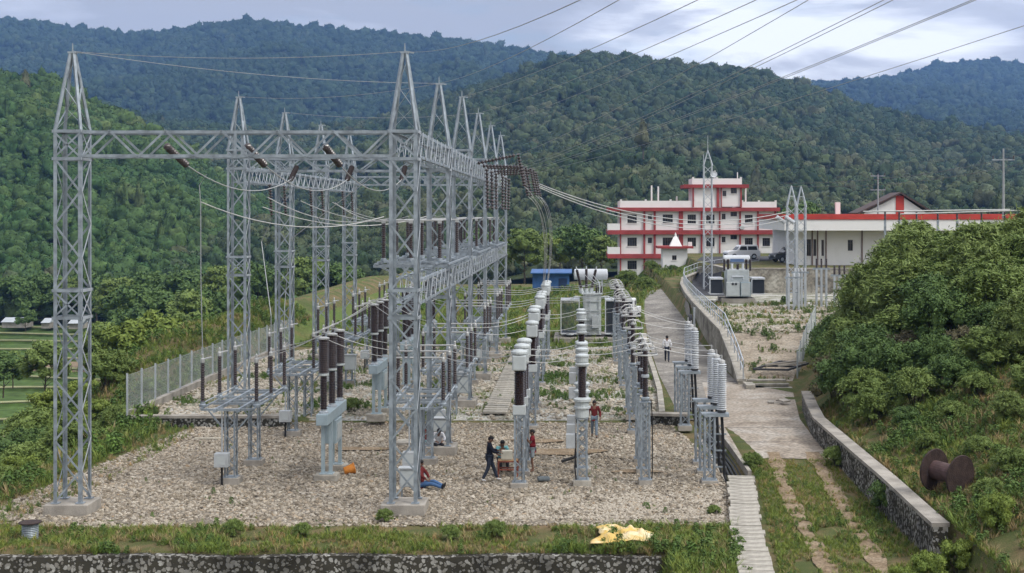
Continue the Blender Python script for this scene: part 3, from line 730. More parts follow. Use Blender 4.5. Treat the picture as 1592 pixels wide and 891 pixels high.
grass('rear_yard_weeds', REARP, 5500, 0.17, 56, dry=0.12, weed=0.3, keep=lambda X, Y: (fbm(X, Y, 7, 90, 4) < -0.12), tb=0.55)
grass('gravel_weeds', [(-17, 43.8), (5, 43.8), (4.5, 63), (-17, 63)], 900, 0.10, 63, dry=0.3, weed=0.3, dens=0.35)
grass('corner_grass', [(8.8, 33), (10.6, 33), (10.6, 38.2), (9.2, 38.2)], 900, 0.2, 64, dry=0.2, weed=0.2)
grass('yard_edge_weeds', [(-20.3, 43.4), (-18, 43.4), (-17.3, 50), (-17.2, 63), (-20.6, 63)], 1600, 0.16, 57, dry=0.5, weed=0.15, dens=-0.5)
grass('terrace_weeds', [(9.5, 92), (16.5, 92), (19, 103), (24, 118), (10, 118)], 1500, 0.24, 58, dry=0.3, weed=0.2, keep=lambda X, Y: (fbm(X, Y, 6, 91, 4) < -0.1))
grass('lawn_grass', [(-20, 97.5), (4.4, 97.5), (6.3, 135), (10, 155), (14, 165), (9, 190), (-20, 170)], 9000, 0.40, 59, dry=0.12, weed=0.12)
grass('ramp_weeds', [(9.4, 76.6), (13.5, 76.6), (17, 92), (9.4, 92)], 900, 0.22, 60, dry=0.5, weed=0.4, dens=0.15)

# ------------------------------------------------------------------ gantry
CW = 0.92       # column width
LP = 0.115      # angle flange
def Lprof(w, t, sx, sy): 
    p = [(0, 0), (w, 0), (w, t), (t, t), (t, w), (0, w)]
    p = [(x * sx, y * sy) for x, y in p]
    return p if sx * sy > 0 else p[::-1]
def vleg(mb, x, y, z0, z1, sx, sy, w=LP, t=0.014, x1=None, y1=None):
    """vertical angle steel whose flanges point to +sx, +sy"""
    x1 = x if x1 is None else x1; y1 = y if y1 is None else y1
    P = Lprof(w, t, sx, sy); n = len(P)
    vs = [(x + a, y + b, z0) for a, b in P] + [(x1 + a, y1 + b, z1) for a, b in P]
    mb.add(vs, [(i, (i + 1) % n, n + (i + 1) % n, n + i) for i in range(n)] + [tuple(range(n - 1, -1, -1)), tuple(range(n, 2 * n))])
def flat(mb, p, q, w, nrm, t=0.012):
    """a flat or thin angle bar lying in the plane whose normal is nrm"""
    mb.bar(p, q, t, w, up=Vector(nrm).cross((Vector(q) - Vector(p)).normalized()))
def zigzag(mb, a0, a1, b0, b1, n, nrm, w=0.065, off=0.0, start=0):
    """members between rail a (a0-a1) and rail b"""
    a0, a1, b0, b1 = map(Vector, (a0, a1, b0, b1)); o = Vector(nrm).normalized() * off
    for i in range(n):
        f0, f1 = i / n, (i + 1) / n
        if (i + start) % 2 == 0: p, q = a0.lerp(a1, f0), b0.lerp(b1, f1)
        else: p, q = b0.lerp(b1, f0), a0.lerp(a1, f1)
        flat(mb, p + o, q + o, w, nrm)
def lattice_column(name, label, group, H, zring=(6.45, 7.35), spire=True, loc=(0, 0, 0), base=0.38):
    t = thing(name, label, 'tower', loc, 0, group)
    h = CW / 2
    for sx in (-1, 1):
        for sy in (-1, 1):
            m = MB(); vleg(m, sx * h, sy * h, base, H, -sx, -sy)
            m.box((sx * (h - 0.06), sy * (h - 0.06), base + 0.012), (0.26, 0.26, 0.024)); m.build('leg', STEEL, t)
    for k, (ax, s) in enumerate((('x', -1), ('x', 1), ('y', -1), ('y', 1))):
        m = MB(); e = h + 0.008
        def pt(u, z):   # u across the face
            return Vector((u, s * e, z)) if ax == 'x' else Vector((s * e, u, z))
        nrm = (0, s, 0) if ax == 'x' else (s, 0, 0)
        segs = [(base + 0.05, zring[0]), (zring[1], H - 0.9)]
        for (z0, z1) in segs:
            n = max(2, round((z1 - z0) / 1.02))
            st = k % 2
            zigzag(m, pt(-h + 0.05, z0), pt(-h + 0.05, z1), pt(h - 0.05, z0), pt(h - 0.05, z1), n, nrm, 0.062, 0, st)
        for (z0, z1) in (zring, (H - 0.9, H)):
            flat(m, pt(-h + 0.04, z0 + 0.05), pt(h - 0.04, z1 - 0.05), 0.055, nrm)
            flat(m, pt(h - 0.04, z0 + 0.05) , pt(-h + 0.04, z1 - 0.05), 0.055, nrm)
            for z in (z0, z1): flat(m, pt(-h - 0.05, z) + Vector(nrm) * 0.008, pt(h + 0.05, z) + Vector(nrm) * 0.008, 0.10, nrm)
        m.build('bracing', STEEL2 if (ax == 'y' and s == 1) else STEEL, t)  # sunlit side put into the colour: brighter steel on the road-side face only
    if spire:
        m = MB(); zt = H + 2.6; e = 0.055
        for sx in (-1, 1):
            for sy in (-1, 1):
                m.bar((sx * (h - 0.03), sy * (h - 0.03), H), (sx * e, sy * e, zt), 0.085, 0.085)
        for k in range(4):
            c = [(-1, -1), (1, -1), (1, 1), (-1, 1)]
            a, b = c[k], c[(k + 1) % 4]
            def sp(cn, f): r = (h - 0.03) * (1 - f) + e * f; return Vector((cn[0] * r, cn[1] * r, H + 2.6 * f))
            fr = [0, 0.3, 0.58, 0.9]
            for i in range(3):
                p, q = (sp(a, fr[i]), sp(b, fr[i + 1])) if (i + k) % 2 == 0 else (sp(b, fr[i]), sp(a, fr[i + 1]))
                m.bar(p, q, 0.05, 0.012)
            if k < 4: m.bar(sp(a, 0.0), sp(b, 0.0), 0.06, 0.012)
        m.box((0, 0, zt + 0.02), (0.26, 0.22, 0.06)); m.tube((0, 0, zt), (0, 0, zt + 0.34), 0.03, 0.015)
        m.bar((0.0, 0, zt + 0.06), (0.3, 0.05, zt + 0.02), 0.05)
        m.build('spire', STEEL, t)
    m = MB().box((0, 0, 0.10), (1.45, 1.3, 0.54)); m.build('plinth', CONC, t, bevel=0.03)
    return t
H = 12.58
c0 = lattice_column('lattice_tower', 'tall lattice tower alone at the gantry corner beside the grassy slope', 'lattice columns of the gantry', H, loc=(gd(103, 787, 0.38).x + 0.0, 0, 0))
LX, RX = -16.75, -5.76
cols = []
Lrow = [45.16, 67.2, 77.7, 88.6, 99.7]; Rrow = [45.16, 56.2, 67.2, 78.2, 89.2, 100.2]
c0.location = (LX, Lrow[0], 0)
for i, y in enumerate(Lrow[1:]):
    lab = 'slender lattice tower of the fence side row, %s behind the corner tower' % ORD[i]
    dup(c0, (LX, y, 0.4), label=lab)
for i, y in enumerate(Rrow):
    lab = ('steel lattice tower with people sitting against its foot, front of the breaker row' if i == 0 else
           'breaker row lattice tower with spire, %s behind the front one' % ORD[i - 1])
    dup(c0, (RX, y, 0 if i < 2 else 0.4), label=lab)

def truss(name, label, p, q, z0, z1, w, group='lattice beams of the gantry', tilt_fill=False, pitch=0.95, tk=0.10):
    """box truss from p to q (x,y), between heights"""
    t = thing(name, label, 'girder', (p[0], p[1], z0), 0, group)
    p, q = Vector((*p, 0)), Vector((*q, 0)); d = (q - p); Ln = d.length; d.normalize(); s = Vector((-d.y, d.x, 0))
    def P(f, side, up): return d * (f * Ln) + s * (side * w / 2) + Vector((0, 0, (z1 - z0) * up))
    for side in (-1, 1):
        for up in (0, 1):
            m = MB(); m.prof(P(0, side, up), P(1, side, up), Lprof(tk, 0.012, side, -1 if up else 1), (0, 0, 1)); m.build('chord', STEEL, t)
    n = max(4, round(Ln / pitch))
    for side in (-1, 1):
        m = MB(); nrm = s * side
        zigzag(m, P(0, side, 0), P(1, side, 0), P(0, side, 1), P(1, side, 1), n, nrm, 0.07 if not tilt_fill else 0.10, 0.012, 0)
        if not tilt_fill: 
            f = 0.5; m.bar(P(f, side, 0), P(f, side, 1), 0.09, 0.02)
        m.build('lacing', STEEL2 if tilt_fill else STEEL, t)
    for up in (0, 1):
        m = MB(); zigzag(m, P(0, -1, up), P(1, -1, up), P(0, 1, up), P(1, 1, up), n, (0, 0, 1), 0.05, 0.01 if up else -0.01, 0)
        m.build('lacing', STEEL, t)
    return t
B0, B1 = 11.72, 12.60
hw = CW / 2
truss('lattice_girder', 'long lattice girder across the front of the gantry joining the two front towers', (LX + hw, 45.16), (RX - hw, 45.16), B0, B1, CW, pitch=0.92)
truss('lattice_girder', 'lattice cross girder seen through and behind the front girder', (LX + hw, 67.2), (RX - hw, 67.2), B0 + .2, B1, CW)
truss('lattice_girder', 'last cross girder at the far end of the gantry', (LX + hw, 99.9), (RX - hw, 100), B0 + .2, B1, CW)
truss('lattice_girder', 'lattice girder running down the yard on top of the slender towers', (LX, 67.2 + hw), (LX, 99.7), 11.4, 12.2, CW, tilt_fill=True, pitch=0.8)
for i in range(5):
    truss('lattice_girder', 'upper girder of the breaker row between its %s and %s tower' % (ORD[i], ORD[i + 1]), (RX, Rrow[i] + hw), (RX, Rrow[i + 1] - hw), B0, B1, CW, tilt_fill=True, pitch=0.78)
    truss('lattice_girder', 'lower girder carrying dark posts between %s and %s tower of the breaker row' % (ORD[i], ORD[i + 1]), (RX, Rrow[i] + hw), (RX, Rrow[i + 1] - hw), 6.83, 7.68, CW, tilt_fill=True, pitch=0.78)

# ------------------------------------------------------------------ switchyard equipment
def post_prof(h): pass
def insul_post(mb, c, h, r=0.085, rc=0.055, num=None, n=12):
    return mb.sheds(c, 0, h, r, rc, num or int(h / 0.085), n)
def lattice_leg(t, x, y, z0, z1, w=0.34, name='leg', lw=0.06, m_=None):
    m = MB(); h = w / 2
    for sx in (-1, 1):
        for sy in (-1, 1): vleg(m, x + sx * h, y + sy * h, z0, z1, -sx, -sy, lw, 0.01)
    n = max(3, round((z1 - z0) / (w * 1.05)))
    for k, (ax, s) in enumerate((('x', -1), ('x', 1), ('y', -1), ('y', 1))):
        def pt(u, z): return Vector((x + u, y + s * (h + 0.004), z)) if ax == 'x' else Vector((x + s * (h + 0.004), y + u, z))
        nrm = (0, s, 0) if ax == 'x' else (s, 0, 0)
        zigzag(m, pt(-h, z0 + 0.05), pt(-h, z1 - 0.05), pt(h, z0 + 0.05), pt(h, z1 - 0.05), n, nrm, 0.035, 0, k % 2)
    m.box((x, y, z1 - 0.01), (w + 0.06, w + 0.06, 0.02)); m.box((x, y, z0 + 0.01), (w + 0.12, w + 0.12, 0.02))
    return m.build(name, m_ or STEEL, t)

def isolator(label, loc, closed=False, pitch=2.35, zt=2.82, tall=True):
    t = thing('disconnector', label, 'disconnector', loc, 0, 'switchyard disconnectors on lattice stands')
    for y in (0, 3.6):
        m = MB().box((0, y, 0.08), (0.72, 0.62, 0.36)); m.build('footing', CONC, t, bevel=0.02)
        lattice_leg(t, 0, y, 0.26, zt - 0.12, 0.40)
    m = MB()
    for x in (-0.42, 0.42):
        m.bar((x, -0.75, zt - 0.05), (x, 5.2, zt - 0.05), 0.09, 0.12)
    for y in (-0.5, 1.1, 1.8, 2.9, 4.2, 4.9): m.bar((-0.95, y, zt - 0.04), (0.95, y, zt - 0.04), 0.08, 0.08)
    for x in (-0.95, 0.95): m.bar((x, -0.6, zt), (x, 5.0, zt), 0.07, 0.05)
    for y in (0, 3.6):
        for sx in (-1, 1): m.bar((sx * 0.2, y, zt - 0.9), (sx * 0.9, y, zt - 0.05), 0.05, 0.05)
    m.build('frame', STEEL, t)
    for k in range(3):
        y = -0.2 + k * pitch
        for x in (-0.98, 0.98):
            m = MB(); m.lathe([(0.13, 0), (0.13, 0.08), (0.09, 0.12), (0.09, 0.2)], (x, y, zt + 0.02), 10)
            m.build('bearing', STEEL, t)
            m = MB(); insul_post(m, (x, y, zt + 0.2), 1.42, 0.082, 0.058); m.build('insulator_post', BROWN, t)
            m = MB(); m.lathe([(0.07, 0), (0.08, 0.03), (0.08, 0.14), (0.04, 0.18), (0.04, 0.30), (0.01, 0.34)], (x, y, zt + 1.62), 8)
            if closed:
                if x < 0: m.tube((x, y, zt + 1.78), (0.98, y, zt + 1.78), 0.032)
            else:
                m.tube((x, y, zt + 1.76), (x + 0.14, y + 0.62, zt + 1.76), 0.028)
                m.bar((x - 0.05, y, zt + 1.72), (x + 0.30, y, zt + 1.82), 0.05, 0.03)
            m.build('contact', ALU, t)
    m = MB(); m.tube((-0.98, -0.2, zt + 0.16), (-0.98, 4.5, zt + 0.16), 0.022); m.tube((0.98, -0.2, zt + 0.16), (0.98, 4.5, zt + 0.16), 0.022); m.tube((-0.25, -0.3, 1.2), (-0.25, -0.3, zt), 0.025)
    m.build('drive_rod', STEEL2, t)
    b = MB().box((-0.22, -0.42, 0.95), (0.50, 0.36, 0.50)).build('drive_box', BOXM, t, bevel=0.015)
    MB().box((-0.22, -0.604, 0.95), (0.30, 0.008, 0.3)).build('door', GPAINT, b)
    MB().tube((-0.24, -0.35, 0.0), (-0.24, -0.35, 0.7), 0.04).build('cable_conduit', BLACK, t)
    return t
BAYY = [49.9, 60.6, 71.9, 83.0, 94.0]
def yz(y): return 0.0 if y < 63.3 else 0.4
bayname = ['front bay on clean gravel', 'second bay by the stone wall', 'third bay', 'fourth bay', 'last bay under the gantry end']
iso = isolator('disconnector on lattice legs, outer row beside the fence, ' + bayname[0], (-12.72, BAYY[0], 0))
for i in range(1, 5): dup(iso, (-12.72, BAYY[i], yz(BAYY[i])), label='disconnector on lattice legs, outer row beside the fence, ' + bayname[i])
iso2 = isolator('disconnector standing on the ground under the isolator girder, ' + bayname[0], (-5.95, BAYY[0] + 0.3, 0), closed=True)
for i in range(1, 5): dup(iso2, (-5.95, BAYY[i] + 0.3, yz(BAYY[i])), label='disconnector standing on the ground under the isolator girder, ' + bayname[i])

def breaker(label, loc):
    t = thing('circuit_breaker', label, 'circuit breaker', loc, 0, 'three pole circuit breakers')
    for y in (0.35, 2.3):
        MB().box((0, y, 0.08), (0.85, 0.62, 0.34)).build('footing', CONCL, t, bevel=0.03)
        m = MB(); 
        for x in (-0.14, 0.14): m.bar((x, y, 0.25), (x, y, 2.2), 0.13, 0.13)
        m.box((0, y, 0.27), (0.5, 0.4, 0.03)); m.build('leg', BPAINT, t)
    MB().box((0, 1.35, 2.38), (0.42, 4.1, 0.40)).build('beam_housing', BPAINT, t, bevel=0.02)
    b = MB().box((0.02, 1.35, 1.72), (0.52, 1.25, 0.86)).build('drive_cabinet', BPAINT, t, bevel=0.02)
    MB().box((0.29, 1.35, 1.72), (0.02, 0.9, 0.6)).build('door', GPAINT, b)
    for k in range(3):
        y = -0.3 + k * 1.68
        MB().lathe([(0.17, 0), (0.17, 0.06), (0.11, 0.10), (0.11, 0.18)], (0, y, 2.58), 12).build('pole_base', STEEL2, t)
        m = MB(); m.sheds((0, y, 2.72), 0, 1.22, 0.145, 0.10, 20, 14); m.build('support_insulator', BROWN, t)
        MB().lathe([(0.15, 0), (0.19, 0.03), (0.19, 0.09), (0.13, 0.12)], (0, y, 3.94), 14).build('flange', GPAINT, t)
        m = MB(); m.sheds((0, y, 4.05), 0, 1.22, 0.20, 0.165, 18, 16); m.build('breaking_chamber', BROWN, t)
        m = MB().lathe([(0.17, 0), (0.21, 0.02), (0.21, 0.07), (0.1, 0.10)], (0, y, 5.27), 14); m.bar((-0.1, y, 5.36), (-0.36, y, 5.40), 0.07, 0.03); m.build('terminal_cap', ALU, t)
    return t
br = breaker('circuit breaker on blue grey legs standing on bare gravel by the orange bucket', (-9.33, 50.2, 0))
for i in range(1, 4): dup(br, (-9.33, [0, 62.6, 73.5, 84.5][i], yz([0, 63.5, 73.5, 84.5][i])), label='circuit breaker with thick dark chambers, ' + bayname[i])

def cur_trans(label, loc):
    t = thing('current_transformer', label, 'current transformer', loc, 0, 'current transformers beside the path of light grey heads')
    MB().box((0, 0, 0.06), (0.62, 0.62, 0.26)).build('footing', CONC, t, bevel=0.02)
    lattice_leg(t, 0, 0, 0.19, 2.62, 0.38, 'stand', 0.065)
    MB().box((0, 0, 2.80), (0.46, 0.46, 0.34)).build('base_tank', GPAINT, t, bevel=0.02)
    m = MB(); m.sheds((0, 0, 2.97), 0, 1.24, 0.20, 0.155, 20, 16); m.build('insulator', BROWN, t)
    hd = MB().box((0, 0, 4.50), (0.50, 0.54, 0.56)).build('head_tank', GPAINT, t, bevel=0.05)
    MB().lathe([(0.27, 0), (0.30, 0.03), (0.30, 0.10), (0.24, 0.16), (0.10, 0.19)], (0, 0, 4.79), 16).build('lid', GPAINT, hd)
    m = MB(); m.bar((-0.42, 0, 4.52), (-0.25, 0, 4.52), 0.06, 0.04); m.bar((0.25, 0, 4.52), (0.42, 0, 4.52), 0.06, 0.04); m.build('terminal', ALU, t)
    MB().box((0.10, -0.225, 1.1), (0.02, 0.02, 1.7)).build('conduit', BLACK, t)
    return t
POS3 = ['front', 'middle', 'rear']
ct = None
for b in range(4):
    for k in range(3):
        y = [49.3, 62.6, 75.2, 87.5][b] + k * 2.25
        lab = 'box-headed current transformer, %s of its three, %s' % (POS3[k], ['beside the red iron table', 'second group along the yard', 'third group along the yard', 'last group before the transformer'][b])
        if ct is None: ct = cur_trans(lab, (-2.15, y, yz(y)))
        else: dup(ct, (-2.15, y, yz(y)), label=lab)

def cvt(label, loc):
    t = thing('voltage_transformer', label, 'voltage transformer', loc, 0, 'voltage transformers in single file')
    MB().box((0, 0, 0.08), (0.66, 0.62, 0.30)).build('footing', CONCL, t, bevel=0.02)
    lattice_leg(t, 0, 0, 0.23, 2.45, 0.38, 'stand', 0.06)
    MB().lathe([(0.22, 0), (0.25, 0.04), (0.25, 0.34), (0.31, 0.36), (0.31, 0.42), (0.25, 0.44), (0.25, 0.60), (0.32, 0.62), (0.32, 0.70), (0.2, 0.76)], (0, 0, 2.45), 18).build('base_tank', GPAINT, t)
    m = MB(); m.sheds((0, 0, 3.2), 0, 1.12, 0.165, 0.125, 18, 16); m.build('insulator', BROWN, t)
    MB().lathe([(0.17, 0), (0.24, 0.03), (0.27, 0.10), (0.20, 0.14), (0.22, 0.18), (0.22, 0.34), (0.25, 0.36), (0.25, 0.42), (0.14, 0.46)], (0, 0, 4.32), 18).build('head', GPAINT, t)
    b = MB().box((-0.42, 0.0, 1.62), (0.34, 0.26, 0.52)).build('terminal_box', BOXM, t, bevel=0.015)
    m = MB(); m.path([(-0.24, -0.18, 1.2), (-0.27, -0.2, 0.7), (-0.2, -0.2, 0.1)], 0.03); m.build('cable', BLACK, t)
    return t
cv = None
for b in range(2):
    for k in range(3):
        y = [49.6, 62.9][b] + k * 2.3
        lab = 'round-headed voltage transformer, %s of its three, %s' % (POS3[k], 'near the person in the red jacket' if b == 0 else 'in front of the big transformer')
        if cv is None: cv = cvt(lab, (0.12, y, yz(y)))
        else: dup(cv, (0.12, y, yz(y)), label=lab)

def arrester(label, loc):
    t = thing('surge_arrester', label, 'surge arrester', loc, 0, 'surge arresters with grading rings')
    MB().box((0, 0, 0.06), (0.5, 0.5, 0.26)).build('footing', CONC, t, bevel=0.02)
    lattice_leg(t, 0, 0, 0.19, 3.02, 0.36, 'stand', 0.07)
    m = MB(); m.lathe([(0.12, 0), (0.12, 0.06), (0.17, 0.08), (0.17, 0.14), (0.1, 0.18)], (0, 0, 3.02), 14); m.build('base_flange', STEEL, t)
    for z, h in ((3.16, 0.72), (4.02, 0.86)):
        m = MB(); m.sheds((0, 0, z), 0, h, 0.125, 0.085, 12, 14); m.build('insulator', BROWN, t)
    MB().lathe([(0.11, 0), (0.15, 0.02), (0.15, 0.10), (0.10, 0.13)], (0, 0, 3.89), 14).build('flange', STEEL2, t)
    m = MB(); m.torus((0, 0, 4.74), 0.44, 0.03, 26, 8)
    for k in range(4):
        a = k * PI / 2 + 0.3; c, s = math.cos(a), math.sin(a)
        m.path([(0.44 * c, 0.44 * s, 4.74), (0.42 * c, 0.42 * s, 4.95), (0.25 * c, 0.25 * s, 5.10), (0.04 * c, 0.04 * s, 5.12)], 0.022)
    m.lathe([(0.11, 0), (0.11, 0.06), (0.05, 0.1), (0.05, 0.22), (0.02, 0.26)], (0, 0, 4.90), 10)
    m.build('grading_ring', ALU, t)
    MB().path([(0.21, 0, 3.1), (0.26, 0, 2.4), (0.26, 0, 0.4), (0.22, 0, 0.1)], 0.022).build('earth_lead', BLACK, t)
    return t
la = None
for b in range(4):
    for k in range(3):
        y = [49.8, 61.2, 73.8, 86.0][b] + k * 2.15
        lab = 'surge arrester with grading ring, %s of its three, %s' % (POS3[k], ['at the front edge of the gravel', 'in the second group along the road', 'in the third group along the road', 'last group before the transformer'][b])
        if la is None: la = arrester(lab, (2.42, y, yz(y)))
        else: dup(la, (2.42, y, yz(y)), label=lab)

def sealing(label, loc):
    t = thing('cable_termination', label, 'cable termination', loc, 0, 'white ribbed cable terminations')
    MB().box((0, 0, 0.02), (0.62, 0.6, 0.24)).build('footing', CONC, t, bevel=0.02)
    lattice_leg(t, 0, 0, 0.14, 2.52, 0.42, 'stand', 0.065)
    m = MB(); m.box((0.20, 0, 2.56), (1.0, 0.44, 0.05)); m.bar((0.7, -0.2, 2.50), (-0.2, -0.2, 2.50), 0.08); m.bar((0.7, 0.2, 2.50), (-0.2, 0.2, 2.50), 0.08)
    for z in (0.6, 1.2, 1.8): m.bar((0.2, 0, z), (0.62, 0, z), 0.05)
    m.build('bracket', STEEL, t)
    MB().lathe([(0.14, 0), (0.16, 0.03), (0.16, 0.10)], (0.45, 0, 2.59), 12).build('base_seal', DKSTEEL, t)
    m = MB(); m.sheds((0.45, 0, 2.68), 0, 1.72, 0.185, 0.115, 22, 18); m.build('insulator', WPORC, t)
    MB().lathe([(0.12, 0), (0.14, 0.02), (0.12, 0.1), (0.03, 0.14), (0.03, 0.3)], (0.45, 0, 4.40), 12).build('terminal', ALU, t)
    MB().path([(0.45, 0, 2.55), (0.5, 0, 1.6), (0.55, 0, 0.3), (0.75, -0.3, -0.25)], 0.055, 8).build('power_cable', BLACK, t)
    return t
se = None
for b in range(2):
    for k in range(3):
        y = [50.0, 61.6][b] + k * 1.9
        lab = 'white ribbed cable termination, %s of its three, %s' % (POS3[k], 'at the end of the open trench' if b == 0 else 'beside the road near the rubble wall')
        x = 4.78
        if se is None: se = sealing(lab, (x, y, 0.0))
        else: dup(se, (x, y, 0.0 if b == 0 else 0.2), label=lab)

# isolator platforms on the lower beam of the breaker row
def platform(label, loc):
    t = thing('girder_disconnector', label, 'disconnector', loc, 0, 'disconnectors standing on the lower gantry girder')
    m = MB()
    for c in (-3.9, 0, 3.9):
        for y in (-0.45, 0.45): m.bar((-2.5, c + y, 0.06), (0.66, c + y, 0.06), 0.09, 0.11)
        m.bar((-2.4, c, 0.22), (0.5, c, 0.22), 0.18, 0.05)
        m.bar((-2.3, c, 0.02), (-0.5, c, -0.8), 0.06, 0.06)
    for x in (-2.35, -0.85, 0.05, 0.56): m.bar((x, -4.9, 0.16), (x, 4.9, 0.16), 0.08, 0.07)
    m.build('frame', STEEL, t)
    for k in range(3):
        y = -3.9 + k * 3.9
        for x in (-2.15, -1.05, 0.12):
            m = MB(); m.lathe([(0.12, 0), (0.12, 0.1), (0.08, 0.13)], (x, y, 0.24), 8); m.build('bearing', STEEL, t)
            m = MB(); insul_post(m, (x, y, 0.36), 1.42, 0.095, 0.065, 16); m.build('insulator_post', BROWN, t)
        m = MB(); m.tube((-2.3, y, 1.90), (0.25, y, 1.90), 0.03)
        for x in (-2.15, -1.05, 0.12): m.box((x, y, 1.84), (0.16, 0.14, 0.12))
        m.build('contact_blade', ALU, t)
    return t
pf = None
for i in range(3):
    y = [59.2, 75.2, 90.6][i]
    lab = 'disconnector with nine dark posts on the lower girder, %s from the front' % ORD[i]
    if pf is None: pf = platform(lab, (RX, y, 7.70))
    else: dup(pf, (RX, y, 7.70), label=lab)
# ------------------------------------------------------------------ walls, trench, walkway, fences
def wallbox(name, label, pts, w, z0f, z1f, m, capm=None, capw=None, cat='wall', step=1.0):
    """wall along a list of (x,y), bottom z0f(x,y), top z1f(x,y)"""
    t = thing(name, label, cat, (0, 0, 0))
    P = []
    for i in range(len(pts) - 1):
        a, b = Vector(pts[i]), Vector(pts[i + 1]); k = max(1, int((b - a).length / step))
        for j in range(k): P.append(a.lerp(b, j / k))
    P.append(Vector(pts[-1]))
    def body(w_, lo, hi, nm, mm):
        vs = []; n = len(P)
        for i, p in enumerate(P):
            d = (P[min(i + 1, n - 1)] - P[max(i - 1, 0)]).normalized(); s = Vector((-d.y, d.x))
            l, r = p + s * w_ / 2, p - s * w_ / 2
            vs += [(l.x, l.y, lo(p)), (r.x, r.y, lo(p)), (r.x, r.y, hi(p)), (l.x, l.y, hi(p))]
        fs = []
        for i in range(n - 1):
            for k in range(4): fs.append((i * 4 + k, i * 4 + (k + 1) % 4, (i + 1) * 4 + (k + 1) % 4, (i + 1) * 4 + k))
        fs += [(3, 2, 1, 0), tuple((n - 1) * 4 + k for k in range(4))]
        mb = MB(); mb.add(vs, fs); o = mb.build(nm, mm, t)
        bm = bmesh.new(); bm.from_mesh(o.data); bmesh.ops.recalc_face_normals(bm, faces=bm.faces); bm.to_mesh(o.data); bm.free(); return o
    body(w, lambda p: z0f(p), lambda p: z1f(p), 'masonry', m)
    if capm: body(capw, lambda p: z1f(p) + 0.002, lambda p: z1f(p) + 0.12, 'coping', capm)
    return t
# front retaining wall under the grass strip
wallbox('retaining_wall', 'dark rubble retaining wall with white stones below the front grass strip', [(-34, 39.8), (2.4, 39.8)], 0.5, lambda p: -3.2, lambda p: -0.06 - 0.03 * math.sin(p.x * 1.1), STONEW)
# low rubble wall between front and rear yard, fence side
wallbox('rubble_wall', 'low dark rubble wall behind the gravel on the fence side', [(-20.9, 63.25), (-13.4, 63.25)], 0.45, lambda p: -0.6, lambda p: 0.42, STONEW2, CONC, 0.5)
wallbox('rubble_wall', 'short dark rubble wall beside the road behind the white terminations', [(3.3, 63.2), (5.0, 62.9)], 0.5, lambda p: -0.4, lambda p: 0.55, STONEW2, CONC, 0.62)
# east masonry wall with flat coping
wallbox('stone_wall', 'long rubble stone wall with flat concrete coping beside the wheel tracks', [(10.15, 38.3), (10.1, 48), (10.1, 57.5), (10.5, 61.5), (11.0, 66)], 0.42, lambda p: -0.8, lambda p: 1.18 - 0.10 * ss(46, 38, p.y), STONEW, CONC, 0.50)
wallbox('fence_kerb', 'low concrete kerb under the mesh fence on the grassy edge', [(-20.9, 63.6), (-20.9, 80), (-20.6, 97)], 0.3, lambda p: -0.3, lambda p: 0.72, CONC)

for k, (px, py, rx, ry) in enumerate(((865, 705, 1.9, .9), (830, 688, 1.1, .6), (560, 700, 1.2, .5), (990, 735, .9, .4))):
    q = gd(px, py, 0); sheet('earth_patch', [(q.x + rx * math.cos(a) * (1 + .25 * math.sin(3 * a + k)), q.y + ry * math.sin(a) * (1 + .2 * math.cos(2 * a))) for a in [i * PI / 9 for i in range(18)]], DIRTM, 0.075, 1)
# mesh fence with posts
def mesh_mat():
    m = bpy.data.materials.new('wire_mesh'); m.use_nodes = True; t = m.node_tree; b = t.nodes['Principled BSDF']
    b.inputs['Base Color'].default_value = (0.30, 0.33, 0.33, 1); b.inputs['Metallic'].default_value = 0.3; b.inputs['Roughness'].default_value = 0.5
    return m
MESHM = mesh_mat()
def fence(label, pts, zf, h, posts, spacing=0.16):
    t = thing('mesh_fence', label, 'fence')
    m = MB(); 
    for i in range(len(pts) - 1):
        a, b = Vector((*pts[i], 0)), Vector((*pts[i + 1], 0)); Ln = (b - a).length
        # diagonal weave
        n = int(Ln / spacing)
        for k in range(-int(h / spacing), n + 1):
            for sgn in (1, -1):
                s0, s1 = k * spacing, k * spacing + h
                lo, hi = max(0, s0), min(Ln, s1)
                if hi <= lo: continue
                def pp(s): 
                    f = (s - s0) / h; f = f if sgn > 0 else 1 - f
                    q = a.lerp(b, s / Ln); return Vector((q.x, q.y, zf(q) + 0.03 + f * h))
                m.tube(pp(lo), pp(hi), 0.0045, n=3, cap=False)
        m.tube((a.x, a.y, zf(a) + h), (b.x, b.y, zf(b) + h), 0.006, n=3); 
    m.build('wire_netting', MESHM, t)
    for i in range(len(pts) - 1):
        a, b = Vector((*pts[i], 0)), Vector((*pts[i + 1], 0)); n = max(1, round((b - a).length / posts))
        for k in range(n + (i == len(pts) - 2)):
            q = a.lerp(b, k / n); MB().bar((q.x, q.y, zf(q) - 0.2), (q.x, q.y, zf(q) + h + 0.12), 0.075).build('post', STEEL2, t)
    return t
fence('wire mesh fence with steel posts along the grassy valley side', [(-20.95, 63.3), (-20.9, 80), (-20.6, 97)], lambda q: 0.6, 1.75, 2.1)
fence('short wire mesh fence at the edge of the bushes beside the brown earth', [(12.4, 77.5), (14.0, 84), (15.6, 90)], lambda q: gz(q.x, q.y), 1.5, 2.6)

